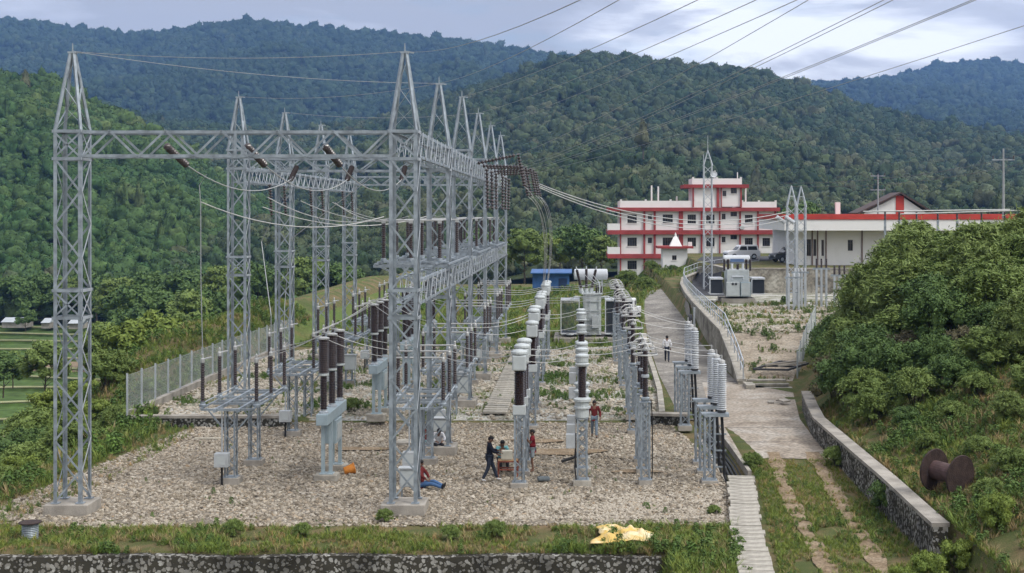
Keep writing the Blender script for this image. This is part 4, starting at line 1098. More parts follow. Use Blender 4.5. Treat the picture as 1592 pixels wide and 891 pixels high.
# cable trench with pipes, concrete walls
t = thing('cable_trench', 'open concrete cable trench with black cables beside the forecourt', 'trench')
def tr(m, pts, w, z0, z1):
    for i in range(len(pts) - 1):
        a, b = pts[i], pts[i + 1]; m.prof((a[0], a[1], (z0 + z1) / 2), (b[0], b[1], (z0 + z1) / 2), [(-w / 2, -(z1 - z0) / 2), (w / 2, -(z1 - z0) / 2), (w / 2, (z1 - z0) / 2), (-w / 2, (z1 - z0) / 2)])
m = MB(); tr(m, [(6.28, 50.2), (6.22, 56), (6.1, 61)], 0.14, -0.6, 0.42); m.build('side_wall', CONC, t)
m = MB(); tr(m, [(5.42, 50.2), (5.36, 56), (5.3, 61)], 0.12, -0.6, 0.05); m.build('side_wall', CONC, t)
for k in range(4):
    x = 5.62 + 0.15 * k; MB().path([(x, 50.0, 0.02), (x + 0.02, 53, 0.06), (x - 0.06, 57, 0.04), (x - 0.05, 60.5, 0.08)], 0.055, 8).build('cable', BLACK, t)
def plank_mb(x, y, w, d, h, rz):
    m = MB(); m.box((0, 0, 0), (w, d, h), rz); return m
r_ = random.Random(5)
n = 26
ymap = np.linspace(49.9, 36.6, n)
wk = thing('slab_walkway', 'narrow walkway of pale concrete slabs covering the trench, beside the wheel tracks', 'walkway')
for i, y in enumerate(ymap):
    xc = np.interp(y, [36.6, 40, 44, 50], [4.75, 4.98, 5.35, 5.93]); w = 0.98 + r_.uniform(-0.05, 0.05)
    m = MB(); m.box((0, 0, 0), (w, 0.475 + r_.uniform(-0.02, 0.02), 0.09), r_.uniform(-0.03, 0.03) - 0.08, r_.uniform(-0.02, 0.02))
    m.build('slab', CONCL, wk, (xc + r_.uniform(-0.04, 0.04), y, 0.20 + r_.uniform(-0.008, 0.012)), bevel=0.012)
# trench covers under the gantry
wk = thing('trench_cover_row', 'row of pale trench cover slabs running down the rear yard beside the box-headed transformers', 'trench cover')
for i in range(40):
    y = 64.4 + i * 0.75; MB().box((0, 0, 0), (1.15, 0.52, 0.10), r_.uniform(-0.04, 0.04)).build('slab', CONCL, wk, (-3.95, y, 0.52), bevel=0.01)
# kerb wall between yard and road
wallbox('road_kerb', 'curved concrete kerb between the rear yard and the worn road', [(3.9, 64.0), (4.25, 72), (4.45, 82), (4.6, 92), (5.0, 104)], 0.28, lambda p: 0.0, lambda p: ghs(p.x, p.y) + 0.28, CONCL)

# road retaining wall with guard rail
WP = [(8.98, 75.4), (9.1, 79), (9.1, 86), (9.3, 99), (9.55, 112), (9.9, 125), (10.4, 137), (11.2, 146), (13.2, 153.5), (16.5, 157.5), (21, 160)]
WZ = {75.4: 0.62, 79: 1.2, 86: 2.45, 99: 2.5, 112: 2.55, 125: 2.6, 137: 2.75, 146: 2.95, 153.5: 3.2, 157.5: 3.5, 160: 3.7}
wz = lambda p: float(np.interp(p.y, list(WZ), list(WZ.values())))
STAINC = ramp_mat('stained_concrete', [(0.30, (0.09, 0.085, 0.07)), (0.45, (0.22, 0.20, 0.165)), (0.6, (0.34, 0.32, 0.27)), (0.75, (0.40, 0.38, 0.33))], 0.6, 9, bscale=5, bump=0.3, dist=0.8)
t = wallbox('road_wall', 'stained concrete retaining wall between the road and the upper terrace', WP, 0.35, lambda p: -0.3, wz, STAINC, CONCL, 0.5, step=1.2)
gr = thing('guard_rail', 'galvanised pipe guard rail following the top of the road retaining wall', 'railing')
P3 = [Vector((*p, 0)) for p in WP]
rp = []
for i in range(len(P3) - 1):
    k = max(1, round((P3[i + 1] - P3[i]).length / 2.0))
    for j in range(k): rp.append(P3[i].lerp(P3[i + 1], j / k))
rp.append(P3[-1]); rp = [Vector((p.x + 0.1, p.y, wz(p) + 0.12)) for p in rp]
for z in (0.5, 1.0):
    MB().path([p + Vector((0, 0, z)) for p in rp], 0.035, 8).build('rail', STEEL2, gr)
for p in rp: MB().tube(p, p + Vector((0, 0, 1.0)), 0.032).build('post', STEEL2, gr)
# concrete wall behind the second transformer and higher terrace
wallbox('terrace_wall', 'streaked concrete wall behind the smaller transformer under the parked vehicles', [(13.6, 154), (13.9, 140), (14.3, 131.9), (40, 131.9)], 0.4, lambda p: 1.8, lambda p: 4.5 - 0.9 * ss(140, 154, p.y), STAINC, CONC, 0.5)
# steps / slabs at the wall's foot
st = thing('concrete_step', 'worn concrete steps at the lower end of the road wall', 'steps')
for k in range(3): MB().box((10.3 + 0.12 * k, 75.0 - 0.36 * k, 0.72 - 0.17 * k), (2.1, 0.42, 0.1)).build('tread', CONCL, st)
MB().box((9.25, 74.2, 0.5), (0.5, 1.6, 0.3)).build('landing', CONCL, st)
def debris(label, loc, n, sz, m, seed):
    t = thing('rubble_heap', label, 'rubble', loc); r = random.Random(seed)
    for k in range(n): MB().box((r.uniform(-.5, .5) * sz * 2, r.uniform(-.4, .4) * sz * 2, 0.06 + 0.08 * k), (sz * r.uniform(.8, 1.6), sz * r.uniform(.5, 1), 0.08), r.uniform(0, 3), r.uniform(-.2, .2)).build('broken_slab', m, t, bevel=0.01)
debris('broken concrete slabs on the forecourt by the stone wall', (*gd(1210, 627, 0.45)[:2], 0.42), 3, 0.45, CONC, 1)
# pile of old metal frames on brown earth
fp = thing('metal_frame', 'old rusty metal frames lying on brown earth above the steps', 'metal frame', (11.5, 78.3, 0.95))
m = MB(); 
for a, b in (((-1.6, -.9, .1), (.2, .9, .35)), ((.2, .9, .35), (1.7, .3, .3)), ((1.7, .3, .3), (.3, -1.2, .1)), ((.3, -1.2, .1), (-1.6, -.9, .1)), ((-.7, 0, .2), (1.0, -.5, .2))): m.bar(a, b, 0.11, 0.11)
m.build('frame', DKSTEEL, fp)
m = MB(); m.bar((-.9, -.6, .3), (1.2, .5, .42), 0.14, 0.1); m.bar((-.2, -.9, .28), (1.5, 0, .4), 0.1, 0.1); m.build('bar', CONC, fp)
# culvert pipe on the road wall side
cu = thing('drain_pipe', 'grey upright pipe beside the dark culvert opening in the road wall', 'pipe', (8.45, 100, 0))
MB().tube((0, 0, 0.4), (0, 0, 3.0), 0.08).build('pipe', STEEL2, cu)
MB().lathe([(0.55, 0), (0.6, 0.02), (0.6, 0.3)], (0, 0, 0), 20, Matrix.Rotation(R(90), 3, 'Y')).build('culvert_ring', DKSTEEL, cu, (0.2, 8, 1.3))

# ------------------------------------------------------------------ cable drum, tarp, coil, bits on the gravel
dr = thing('cable_drum', 'rusty dark cable drum lying on its side flange in the grass above the stone wall', 'cable drum', (0, 0, 0))
M_ = Matrix.Rotation(R(-54), 3, 'Z') @ Matrix.Rotation(R(90), 3, 'Y')
dp = Vector((11.3, 41.9, ghs(11.3, 41.9) + 0.62)); dr.location = dp
for z in (-0.5, 0.5):
    m = MB(); m.lathe([(0.08, -0.03), (0.62, -0.03), (0.64, 0), (0.62, 0.03), (0.08, 0.03)], M_ @ Vector((0, 0, z)), 32, M_)
    m.torus(M_ @ Vector((0, 0, z)), 0.62, 0.035, 32, 6, M_); m.build('flange', RUST, dr)
MB().lathe([(0.29, -0.47), (0.29, 0.47)], (0, 0, 0), 24, M_).build('barrel', mat('faded_drum_core', (0.09, 0.055, 0.052), 0.7, 0.1, 0.3, 4), dr)
dr.rotation_euler = (0, R(6), 0)

TARP = mat('yellow_tarpaulin', (0.60, 0.40, 0.11), 0.6, 0, 0.35, 1.6, 0.3, 9, col2=(0.72, 0.62, 0.42), lo=.45, hi=.68)
def sheet_cloth(name, label, cat, loc, sx, sy, m, amp, seed, rz=0):
    n = 34; V = []; Fa = []
    for j in range(n):
        for i in range(n):
            u, v = i / (n - 1) * 2 - 1, j / (n - 1) * 2 - 1
            rad = 1 + 0.18 * math.sin(3 * math.atan2(v, u) + seed) + 0.08 * math.sin(7 * math.atan2(v, u))
            x, y = u * sx * rad, v * sy * rad; q = mnoise.noise(Vector((x * 2.4 + seed, y * 2.4, 0))) + 0.5 * mnoise.noise(Vector((x * 6, y * 6 + seed, 1)))
            ed = min(1, 2.5 * (1 - max(abs(u), abs(v))) + 0.12)
            V.append((x, y, 0.03 + amp * (0.5 + q) * ed if amp * (0.5 + q) > 0 else 0.03))
    for j in range(n - 1):
        for i in range(n - 1): Fa.append((j * n + i, j * n + i + 1, (j + 1) * n + i + 1, (j + 1) * n + i))
    mb = MB(); mb.add(V, Fa); o = mb.build(name, m, None, loc, True); o.rotation_euler.z = rz
    so = o.modifiers.new('thick', 'SOLIDIFY'); so.thickness = 0.012; return tag(o, label, cat)
p = gd(968, 840, 0.05); sheet_cloth('tarpaulin', 'crumpled yellow and white tarpaulin lying on the front grass', 'tarpaulin', (p.x, p.y + .1, 0.17), 0.80, 0.95, TARP, 0.17, 2)
p = gd(47, 838, 0.0)
co = thing('wire_coil', 'rusty topped grey wire coil standing in the grass by the corner tower', 'wire coil', (p.x, p.y, ghs(p.x, p.y)))
m = MB(); [m.torus((0, 0, 0.03 + 0.052 * k), 0.22, 0.026, 22, 6) for k in range(9)]; m.build('coil', STEEL, co)
MB().lathe([(0.05, 0), (0.33, 0.0), (0.34, 0.03), (0.05, 0.04)], (0, 0, 0.49), 20).build('rim', RUST, co)

p = gd(541, 738, 0); bk = thing('bucket', 'orange plastic bucket lying on its side on the gravel by the circuit breaker', 'bucket', (p.x + .05, p.y, 0.20), R(20))
Mh = Matrix.Rotation(R(78), 3, 'Y'); 
MB().lathe([(0.13, -0.2), (0.2, 0.2), (0.215, 0.2), (0.215, 0.17), (0.19, 0.17), (0.12, -0.18)], (0, 0, 0), 20, Mh).build('shell', mat('orange_plastic', (0.60, 0.22, 0.035), 0.5, 0, 0.15, 4), bk)
MB().lathe([(0.0, 0.16), (0.19, 0.165)], (0, 0, 0), 20, Mh).build('inside', BLACK, bk)  # black disc over the mouth: the hollow's shade put into colour
p = gd(325, 685, 0); tag(MB().bar((-0.62, 0, 0), (0.62, 0.05, 0), 0.09, 0.07).build('timber_batten', mat('pale_timber', (0.5, 0.46, 0.38), 0.8, 0, 0.15, 4), None, (p.x, p.y, 0.09)), 'pale timber batten lying on the gravel by the disconnector', 'timber')
p = gd(887, 722, 0); o = MB().tube((-0.35, 0, 0), (0.35, 0.25, 0.18), 0.06, n=12).build('pipe_offcut', BLACK, None, (p.x, p.y, 0.12)); tag(o, 'short black pipe leaning on the gravel beside the front voltage transformer', 'pipe')
p = gd(845, 750, 0)
bg_ = thing('tool_bag', 'slumped grey tool bag on the gravel near the front box-headed transformer', 'bag', (p.x, p.y, 0.05), R(10))
MB().box((0, 0, 0.09), (0.46, 0.26, 0.16)).build('body', mat('grey_canvas', (0.13, 0.15, 0.16), 0.8, 0, 0.2, 6), bg_, bevel=0.06)
MB().path([(-0.15, 0, 0.16), (-0.1, 0.02, 0.26), (0.1, 0.02, 0.26), (0.15, 0, 0.16)], 0.014).build('handle', BLACK, bg_)
tb = thing('work_table', 'low red iron work stand with pale boxes where three people gather', 'table', (*gd(790, 742, 0)[:2], 0.02))
m = MB(); 
for x in (-0.36, 0.36):
    for y in (-0.2, 0.2): m.bar((x, y, 0), (x, y, 0.62), 0.045)
for y in (-0.2, 0.2):
    for z in (0.3, 0.6): m.bar((-0.36, y, z), (0.36, y, z), 0.045)
for x in (-0.36, 0.36): m.bar((x, -0.2, 0.6), (x, 0.2, 0.6), 0.045); m.bar((x, -0.2, 0.3), (x, 0.2, 0.3), 0.04)
m.build('frame', REDIRON, tb); MB().box((0, 0, 0.635), (0.74, 0.42, 0.025)).build('top', WOOD, tb)
o = MB().box((0, 0, 0.17), (0.42, 0.3, 0.32)).build('carton', mat('pale_carton', (0.45, 0.43, 0.36), 0.8), None, (tb.location.x - 0.05, tb.location.y + 0.02, 0.67), bevel=0.01); tag(o, 'pale carton standing on the red iron work stand', 'box')
p = gd(640, 690, 0); tag(MB().box((0, 0, 0), (1.3, 1.0, 0.12)).build('concrete_pad', CONCL, None, (p.x, p.y, 0.07), bevel=0.02), 'flat pale concrete pad between the legs of the broad front tower', 'pad')
def cabinet(label, px, py, w, h, d, zb, m_=None, group='grey junction cabinets on legs'):
    p = gd(px, py, yz(50) if py > 660 else 0.4); t = thing('junction_cabinet', label, 'cabinet', (p.x, p.y, p.z), 0, group)
    b = MB().box((0, 0, zb + h / 2), (w, d, h)).build('body', m_ or BOXM, t, bevel=0.015)
    MB().box((0, -d / 2 - 0.004, zb + h / 2), (w * .85, 0.012, h * .85)).build('door', GPAINT, b)
    MB().box((0, 0, zb + h + 0.02), (w + .1, d + .1, 0.04)).build('roof', BOXM, t)
    for x in (-w * .4, w * .4): MB().bar((x, 0, 0), (x, 0, zb), 0.05).build('leg', STEEL, t)
    return t
cabinet('grey junction cabinet standing inside the foot of the broad front tower', 636, 776, 0.62, 0.62, 0.35, 0.45)
cabinet('grey junction cabinet behind the people seated beneath the isolator girder', 684, 692, 0.62, 0.55, 0.4, 0.6)
cabinet('grey junction cabinet beside the ground cable slabs in the rear yard', 722, 620, 0.7, 0.9, 0.4, 0.3)
cabinet('grey junction cabinet between fence row and breakers in the rear yard', 545, 600, 0.6, 0.8, 0.4, 0.9)

# earthen mound by the big tree etc is part of the ground
# ------------------------------------------------------------------ buildings
WHITE = mat('white_render', (0.74, 0.73, 0.71), 0.85, 0, 0.05, 0.5, col2=(0.62, 0.61, 0.58), lo=.5, hi=.85, spec=.2)
REDP = mat('red_trim_paint', (0.30, 0.055, 0.055), 0.7, 0, 0.18, 0.8, spec=.2)
REDB = mat('bright_red_fascia', (0.44, 0.055, 0.042), 0.65, 0, 0.15, 0.6, spec=.2)
GLASSD = mat('dark_window_glass', (0.02, 0.023, 0.027), 0.12, 0, 0.2, 1, spec=0.6)
FRAMEB = mat('dark_window_frame', (0.10, 0.085, 0.08), 0.6)
ROOFB = mat('brown_roof_sheet', (0.07, 0.045, 0.04), 0.7, 0, 0.2, 1)
S1 = 195 / F
def wall_holes(m, x0, x1, z0, z1, y, th, holes):
    xs_ = sorted({x0, x1, *[min(max(h[0], x0), x1) for h in holes], *[min(max(h[1], x0), x1) for h in holes]}); zs_ = sorted({z0, z1, *[h[2] for h in holes if z0 < h[2] < z1], *[h[3] for h in holes if z0 < h[3] < z1]})
    for i in range(len(xs_) - 1):
        run = None
        for j in range(len(zs_) - 1):
            cx, cz = (xs_[i] + xs_[i + 1]) / 2, (zs_[j] + zs_[j + 1]) / 2
            hole = any(h[0] < cx < h[1] and h[2] < cz < h[3] for h in holes)
            if not hole: m.box((cx, y + th / 2, cz), (xs_[i + 1] - xs_[i], th, zs_[j + 1] - zs_[j]))
def window(t, x0, x1, z0, z1, y, panes=4):
    m = MB(); w = 0.06
    m.box(((x0 + x1) / 2, y + 0.10, z0 + w / 2), (x1 - x0, 0.08, w)); m.box(((x0 + x1) / 2, y + 0.10, z1 - w / 2), (x1 - x0, 0.08, w))
    for k in range(panes + 1):
        x = x0 + w / 2 + (x1 - x0 - w) * k / panes; m.box((x, y + 0.10, (z0 + z1) / 2), (w, 0.076, z1 - z0 - 2 * w))
    m.box(((x0 + x1) / 2, y + 0.10, z0 + (z1 - z0) * 0.7), (x1 - x0 - w, 0.07, 0.04))
    f = m.build('window', FRAMEB, t)
    MB().box(((x0 + x1) / 2, y + 0.15, (z0 + z1) / 2), (x1 - x0, 0.02, z1 - z0)).build('glass', GLASSD, f)
    MB().box(((x0 + x1) / 2, y - 0.04, z0 - 0.04), (x1 - x0 + 0.2, 0.12, 0.06)).build('sill', WHITE, f)
def bx_(px): return (px - CX) * S1
def bz_(py): return CZ + (CY - py) * S1
def hostel():
    Yb = 195.0
    t = thing('hostel_building', 'white three storey building with red bands and pilasters behind the yard', 'building', (0, 0, 0))
    zx = lambda u: bx_(920 + u / 3.428); zz = lambda v: bz_(190 + v / 3.428)
    y = Yb; D = 11.0; x0, x1 = zx(150), zx(985)
    win2 = [(215, 50, 492, 538), (310, 22, 492, 522), (405, 54, 492, 538), (533, 45, 492, 540), (632, 45, 492, 540), (703, 20, 488, 518), (757, 35, 478, 502), (837, 42, 494, 538), (930, 40, 494, 538)]
    win1 = [(c, w, a + 123, b + 123) for c, w, a, b in win2]
    win0 = [(215, 50, 738, 785), (537, 34, 740, 780), (622, 40, 738, 785)]
    winp = [(707, 20, 365, 395), (757, 32, 350, 380)]
    H_ = lambda L_: [(zx(c - w / 2), zx(c + w / 2), zz(b), zz(a)) for c, w, a, b in L_]
    m = MB()
    wall_holes(m, x0, x1, zz(835) - 1, zz(725), y, 0.25, H_(win0)); wall_holes(m, x0, x1, zz(702), zz(598), y, 0.25, H_(win1)); wall_holes(m, x0, x1, zz(575), zz(475), y, 0.25, H_(win2))
    px0, px1 = zx(535), zx(800); wall_holes(m, px0, px1, zz(450), zz(350), y - 0.0, 0.25, H_(winp))
    zb, ztop = zz(835) - 1, zz(475)
    for x in (x0 + 0.125, x1 - 0.125): m.box((x, y + 0.25 + D / 2, (zb + ztop) / 2), (0.25, D, ztop - zb))
    m.box(((x0 + x1) / 2, y + D + 0.4, (zb + ztop) / 2), (x1 - x0, 0.25, ztop - zb))
    for x in (px0 + 0.125, px1 - 0.125): m.box((x, y + 0.25 + 3.0, (zz(450) + zz(350)) / 2), (0.25, 6.0, zz(350) - zz(450)))
    m.box(((px0 + px1) / 2, y + 6.3, (zz(450) + zz(350)) / 2), (px1 - px0, 0.25, zz(350) - zz(450)))
    m.build('wall', WHITE, t)
    # parapets
    def parapet(a, b, zlo, zhi, dep, name='parapet'):
        m = MB(); m.box(((a + b) / 2, y, (zlo + zhi) / 2), (b - a, 0.2, zhi - zlo)); m.box((a + 0.1, y + dep / 2 + 0.1, (zlo + zhi) / 2), (0.2, dep, zhi - zlo)); m.box((b - 0.1, y + dep / 2 + 0.1, (zlo + zhi) / 2), (0.2, dep, zhi - zlo)); m.box(((a + b) / 2, y + dep + 0.3, (zlo + zhi) / 2), (b - a, 0.2, zhi - zlo))
        n = max(2, int((b - a) / 3.2))
        for k in range(n + 1):
            x = a + 0.14 + (b - a - 0.28) * k / n; m.box((x, y, zhi + 0.10), (0.28, 0.24, 0.20))
        m.build(name, WHITE, t)
    parapet(x0, zx(690), zz(455), zz(419), D); parapet(zx(797), x1, zz(455), zz(424), D); parapet(px0, px1, zz(332), zz(300), 6)
    # red floor bands (slab edges), each a slab through the building
    for a, b, v0, v1, dd in ((85, 1000, 455, 475, D + 1.4), (85, 1020, 575, 598, D + 1.4), (85, 760, 702, 725, D + 1.4)):
        MB().box(((zx(a) + zx(b)) / 2, y - 0.7 + dd / 2, (zz(v0) + zz(v1)) / 2), (zx(b) - zx(a), dd, zz(v0) - zz(v1))).build('floor_band', REDP, t)
    MB().box(((zx(490) + zx(835)) / 2, y - 0.6 + 3.8, (zz(332) + zz(350)) / 2), (zx(835) - zx(490), 7.6, zz(332) - zz(350))).build('floor_band', REDP, t)
    for c, w in ((153, 7), (280, 10), (335, 11), (475, 22), (585, 9), (682, 6), (790, 8), (885, 8), (978, 9)):
        for v0, v1 in ((475, 575), (598, 702)):
            MB().box((zx(c), y - 0.14, (zz(v0) + zz(v1)) / 2), (w * 0.0268, 0.26, zz(v0) - zz(v1) - 0.01)).build('pilaster', REDP, t)
    for c, w in ((153, 7), (280, 10), (585, 9), (655, 8)):
        MB().box((zx(c), y - 0.14, (zz(725) + zz(835)) / 2), (w * 0.0268, 0.26, zz(725) - zz(835))).build('pilaster', REDP, t)
    for c, w in ((540, 8), (672, 14), (690, 5), (795, 8)):
        MB().box((zx(c), y - 0.14, (zz(350) + zz(452)) / 2), (w * 0.0268, 0.26, zz(350) - zz(452))).build('pilaster', REDP, t)
    for Lw in (win2, win1, win0, winp):
        for c, w, a, b in Lw: window(t, zx(c - w / 2), zx(c + w / 2), zz(b), zz(a), y, 4 if w > 38 else 2)
    for v0, v1 in ((540, 580), (665, 705)):
        m = MB(); m.box(((zx(85) + zx(150)) / 2, y - 0.55, (zz(v0) + zz(v1)) / 2), (zx(150) - zx(85), 0.12, zz(v0) - zz(v1))); m.box((zx(85) + 0.06, y + 2, (zz(v0) + zz(v1)) / 2), (0.12, 5, zz(v0) - zz(v1))); m.build('balcony', WHITE, t)
    for c, v in ((325, 335), (361, 340), (461, 393), (834, 345)):
        MB().box((zx(c), y + 3, (zz(v) + zz(455)) / 2), (0.22, 0.22, zz(v) - zz(455))).build('roof_post', WHITE, t)
    for c, v in ((664, 255), (785, 265)): MB().tube((zx(c), y + 2, zz(v)), (zx(c), y + 2, zz(300)), 0.07).build('roof_pipe', WHITE, t)
    MB().tube((zx(683), y - 0.12, zz(475)), (zx(683), y - 0.12, zz(830)), 0.06).build('drain_pipe', GPAINT, t)
    m = MB(); m.box((zx(800), y - 0.3, zz(562)), (0.6, 0.4, 0.45)); m.build('air_conditioner', GPAINT, t)
    return t
hostel()
def guardhouse():
    S = 176 / F; zx = lambda u: (920 + u / 3.428 - CX) * S; zz = lambda v: CZ + (CY - 190 - v / 3.428) * S; y = 176.0
    t = thing('shrine_hut', 'small white hut with a peaked white roof finial in front of the three storey building', 'hut')
    m = MB(); h = [(zx(428), zx(452), zz(735), zz(710))]; wall_holes(m, zx(378), zx(510), zz(775) - .8, zz(672), y, 0.2, h)
    for x in (zx(378) + .1, zx(510) - .1): m.box((x, y + 1.9, (zz(775) + zz(672)) / 2 - .4), (0.2, 3.4, zz(672) - zz(775) + .8))
    m.build('wall', WHITE, t); window(t, *h[0], y, 2)
    MB().box(((zx(350) + zx(540)) / 2, y + 1.7, zz(667)), (zx(540) - zx(350), 4.6, 0.28)).build('eave', REDP, t)
    m = MB(); a, b, c = zx(416), zx(482), zx(449); z0, z1 = zz(662), zz(613)
    m.add([(a, y, z0), (b, y, z0), (b, y + 1.9, z0), (a, y + 1.9, z0), (c - .25, y + .7, z1), (c + .25, y + .7, z1), (c + .25, y + 1.2, z1), (c - .25, y + 1.2, z1)], [(0, 1, 5, 4), (1, 2, 6, 5), (2, 3, 7, 6), (3, 0, 4, 7), (4, 5, 6, 7)])
    m.lathe([(0.22, 0), (0.1, 0.2), (0.13, 0.3), (0.02, 0.6)], (c, y + .95, z1), 10); m.build('finial', WHITE, t)
    MB().box((zx(527), y + 1, zz(655)), (0.5, 0.5, 0.75)).build('chimney', WHITE, t)
    MB().box(((zx(350) + zx(520)) / 2, y - .5, zz(775) - .3), (zx(520) - zx(350), 1.2, 0.5)).build('plinth', mat('dark_plinth', (0.07, 0.07, 0.075), 0.8), t)
guardhouse()
def control_building():
    Yb = 150.0; S = Yb / F; X = lambda px: (px - CX) * S; Z = lambda py: CZ + (CY - py) * S
    t = thing('control_building', 'long low white building with broad red fascia behind the green bushes', 'building')
    x0, x1 = X(1238), X(1720); zg = 3.9
    wins = [(1254, 1261, 372, 398), (1264.5, 1269, 372, 398), (1277, 1281, 373, 398), (1318, 1326, 373, 390)]
    Hs = [(X(a), X(b), Z(d), Z(c)) for a, b, c, d in wins]
    m = MB(); wall_holes(m, x0, x1, zg, Z(358), Yb, 0.3, Hs); m.box((x0 + .15, Yb + 9.3, (zg + Z(358)) / 2), (0.3, 18, Z(358) - zg)); m.box((x1 - .15, Yb + 9.3, (zg + Z(358)) / 2), (0.3, 18, Z(358) - zg)); m.build('wall', WHITE, t)
    for h in Hs: window(t, *h, Yb, 2)
    for px in (1253, 1262.5, 1271, 1284, 1340, 1400, 1470, 1540): MB().tube((X(px), Yb - .1, zg), (X(px), Yb - .1, Z(358)), 0.07).build('drain_pipe', mat('brown_pipe', (0.16, 0.10, 0.08), 0.6), t)
    MB().box(((X(1214) + x1) / 2, Yb + 9 - 1.2, (Z(341.5) + Z(358)) / 2), (x1 - X(1214), 21, Z(341.5) - Z(358))).build('fascia', WHITE, t)
    MB().box(((X(1212) + x1) / 2 , Yb + 9 - 1.25, (Z(333) + Z(341)) / 2 + .0), (x1 - X(1212) + .1, 21.1, Z(333) - Z(341.3))).build('roof_edge', REDB, t)
    MB().box((X(1305), Yb + 1, Z(325)), (0.5, 0.5, 1.5)).build('vent_pipe', WHITE, t)
control_building()
def gable():
    Yb = 185.0; S = Yb / F; X = lambda px: (px - CX) * S; Z = lambda py: CZ + (CY - py) * S
    t = thing('gable_building', 'white gabled building with red centre stripe rising behind the red fascia', 'building')
    a, b, c = X(1332), X(1452), X(1399); zb, zt = Z(333) - 5, Z(303); ze = Z(331)
    m = MB(); m.add([(a + 1, Yb, zb), (b - 1, Yb, zb), (b - 1, Yb, ze), (c, Yb, zt), (a + 1, Yb, ze), (a + 1, Yb + 5, zb), (b - 1, Yb + 5, zb), (b - 1, Yb + 5, ze), (c, Yb + 5, zt), (a + 1, Yb + 5, ze)],
                    [(0, 1, 2, 3, 4), (9, 8, 7, 6, 5), (0, 4, 9, 5), (1, 6, 7, 2)]); m.build('wall', WHITE, t)
    m = MB(); m.prof((a, Yb + 2.5, ze - .1), (c, Yb + 2.5, zt + .25), [(-3.1, -.1), (3.1, -.1), (3.1, .12), (-3.1, .12)]); m.prof((c, Yb + 2.5, zt + .25), (b, Yb + 2.5, ze - .1), [(-3.1, -.1), (3.1, -.1), (3.1, .12), (-3.1, .12)]); m.build('roof', ROOFB, t)
    MB().box((c, Yb - .04, (ze + zt) / 2 - .4), (1.1, 0.1, zt - ze + .6)).build('stripe_pilaster', REDB, t)
gable()
# blue shed
def shed():
    Yb = 165.0; S = Yb / F; X = lambda px: (px - CX) * S; Z = lambda py: CZ + (CY - py) * S
    BLUE = mat('blue_sheet', (0.045, 0.12, 0.30), 0.55, 0.1, 0.2, 1.2, 0.3, 4)
    t = thing('blue_shed', 'small blue corrugated shed with flat roof behind the yard', 'shed')
    m = MB(); x0, x1 = X(829), X(884)
    for i in range(26):
        f = i / 25; x = x0 + (x1 - x0) * f; m.box((x, Yb, (Z(448) + Z(425)) / 2), ((x1 - x0) / 26, 0.08 + 0.05 * (i % 2), Z(425) - Z(448)))
    m.box((x0, Yb + 2, (Z(448) + Z(425)) / 2), (0.1, 4, Z(425) - Z(448))); m.box((x1, Yb + 2, (Z(448) + Z(425)) / 2), (0.1, 4, Z(425) - Z(448))); m.build('wall', BLUE, t)
    MB().box(((X(825) + X(889)) / 2, Yb + 1.8, Z(423)), (X(889) - X(825), 5, 0.14), 0, R(3)).build('roof', BLUE, t)
    MB().box((X(875), Yb - .1, (Z(447) + Z(433)) / 2), (1.0, 0.06, 1.1)).build('door', mat('dark_blue_door', (0.02, 0.04, 0.10), 0.6), t)
shed()
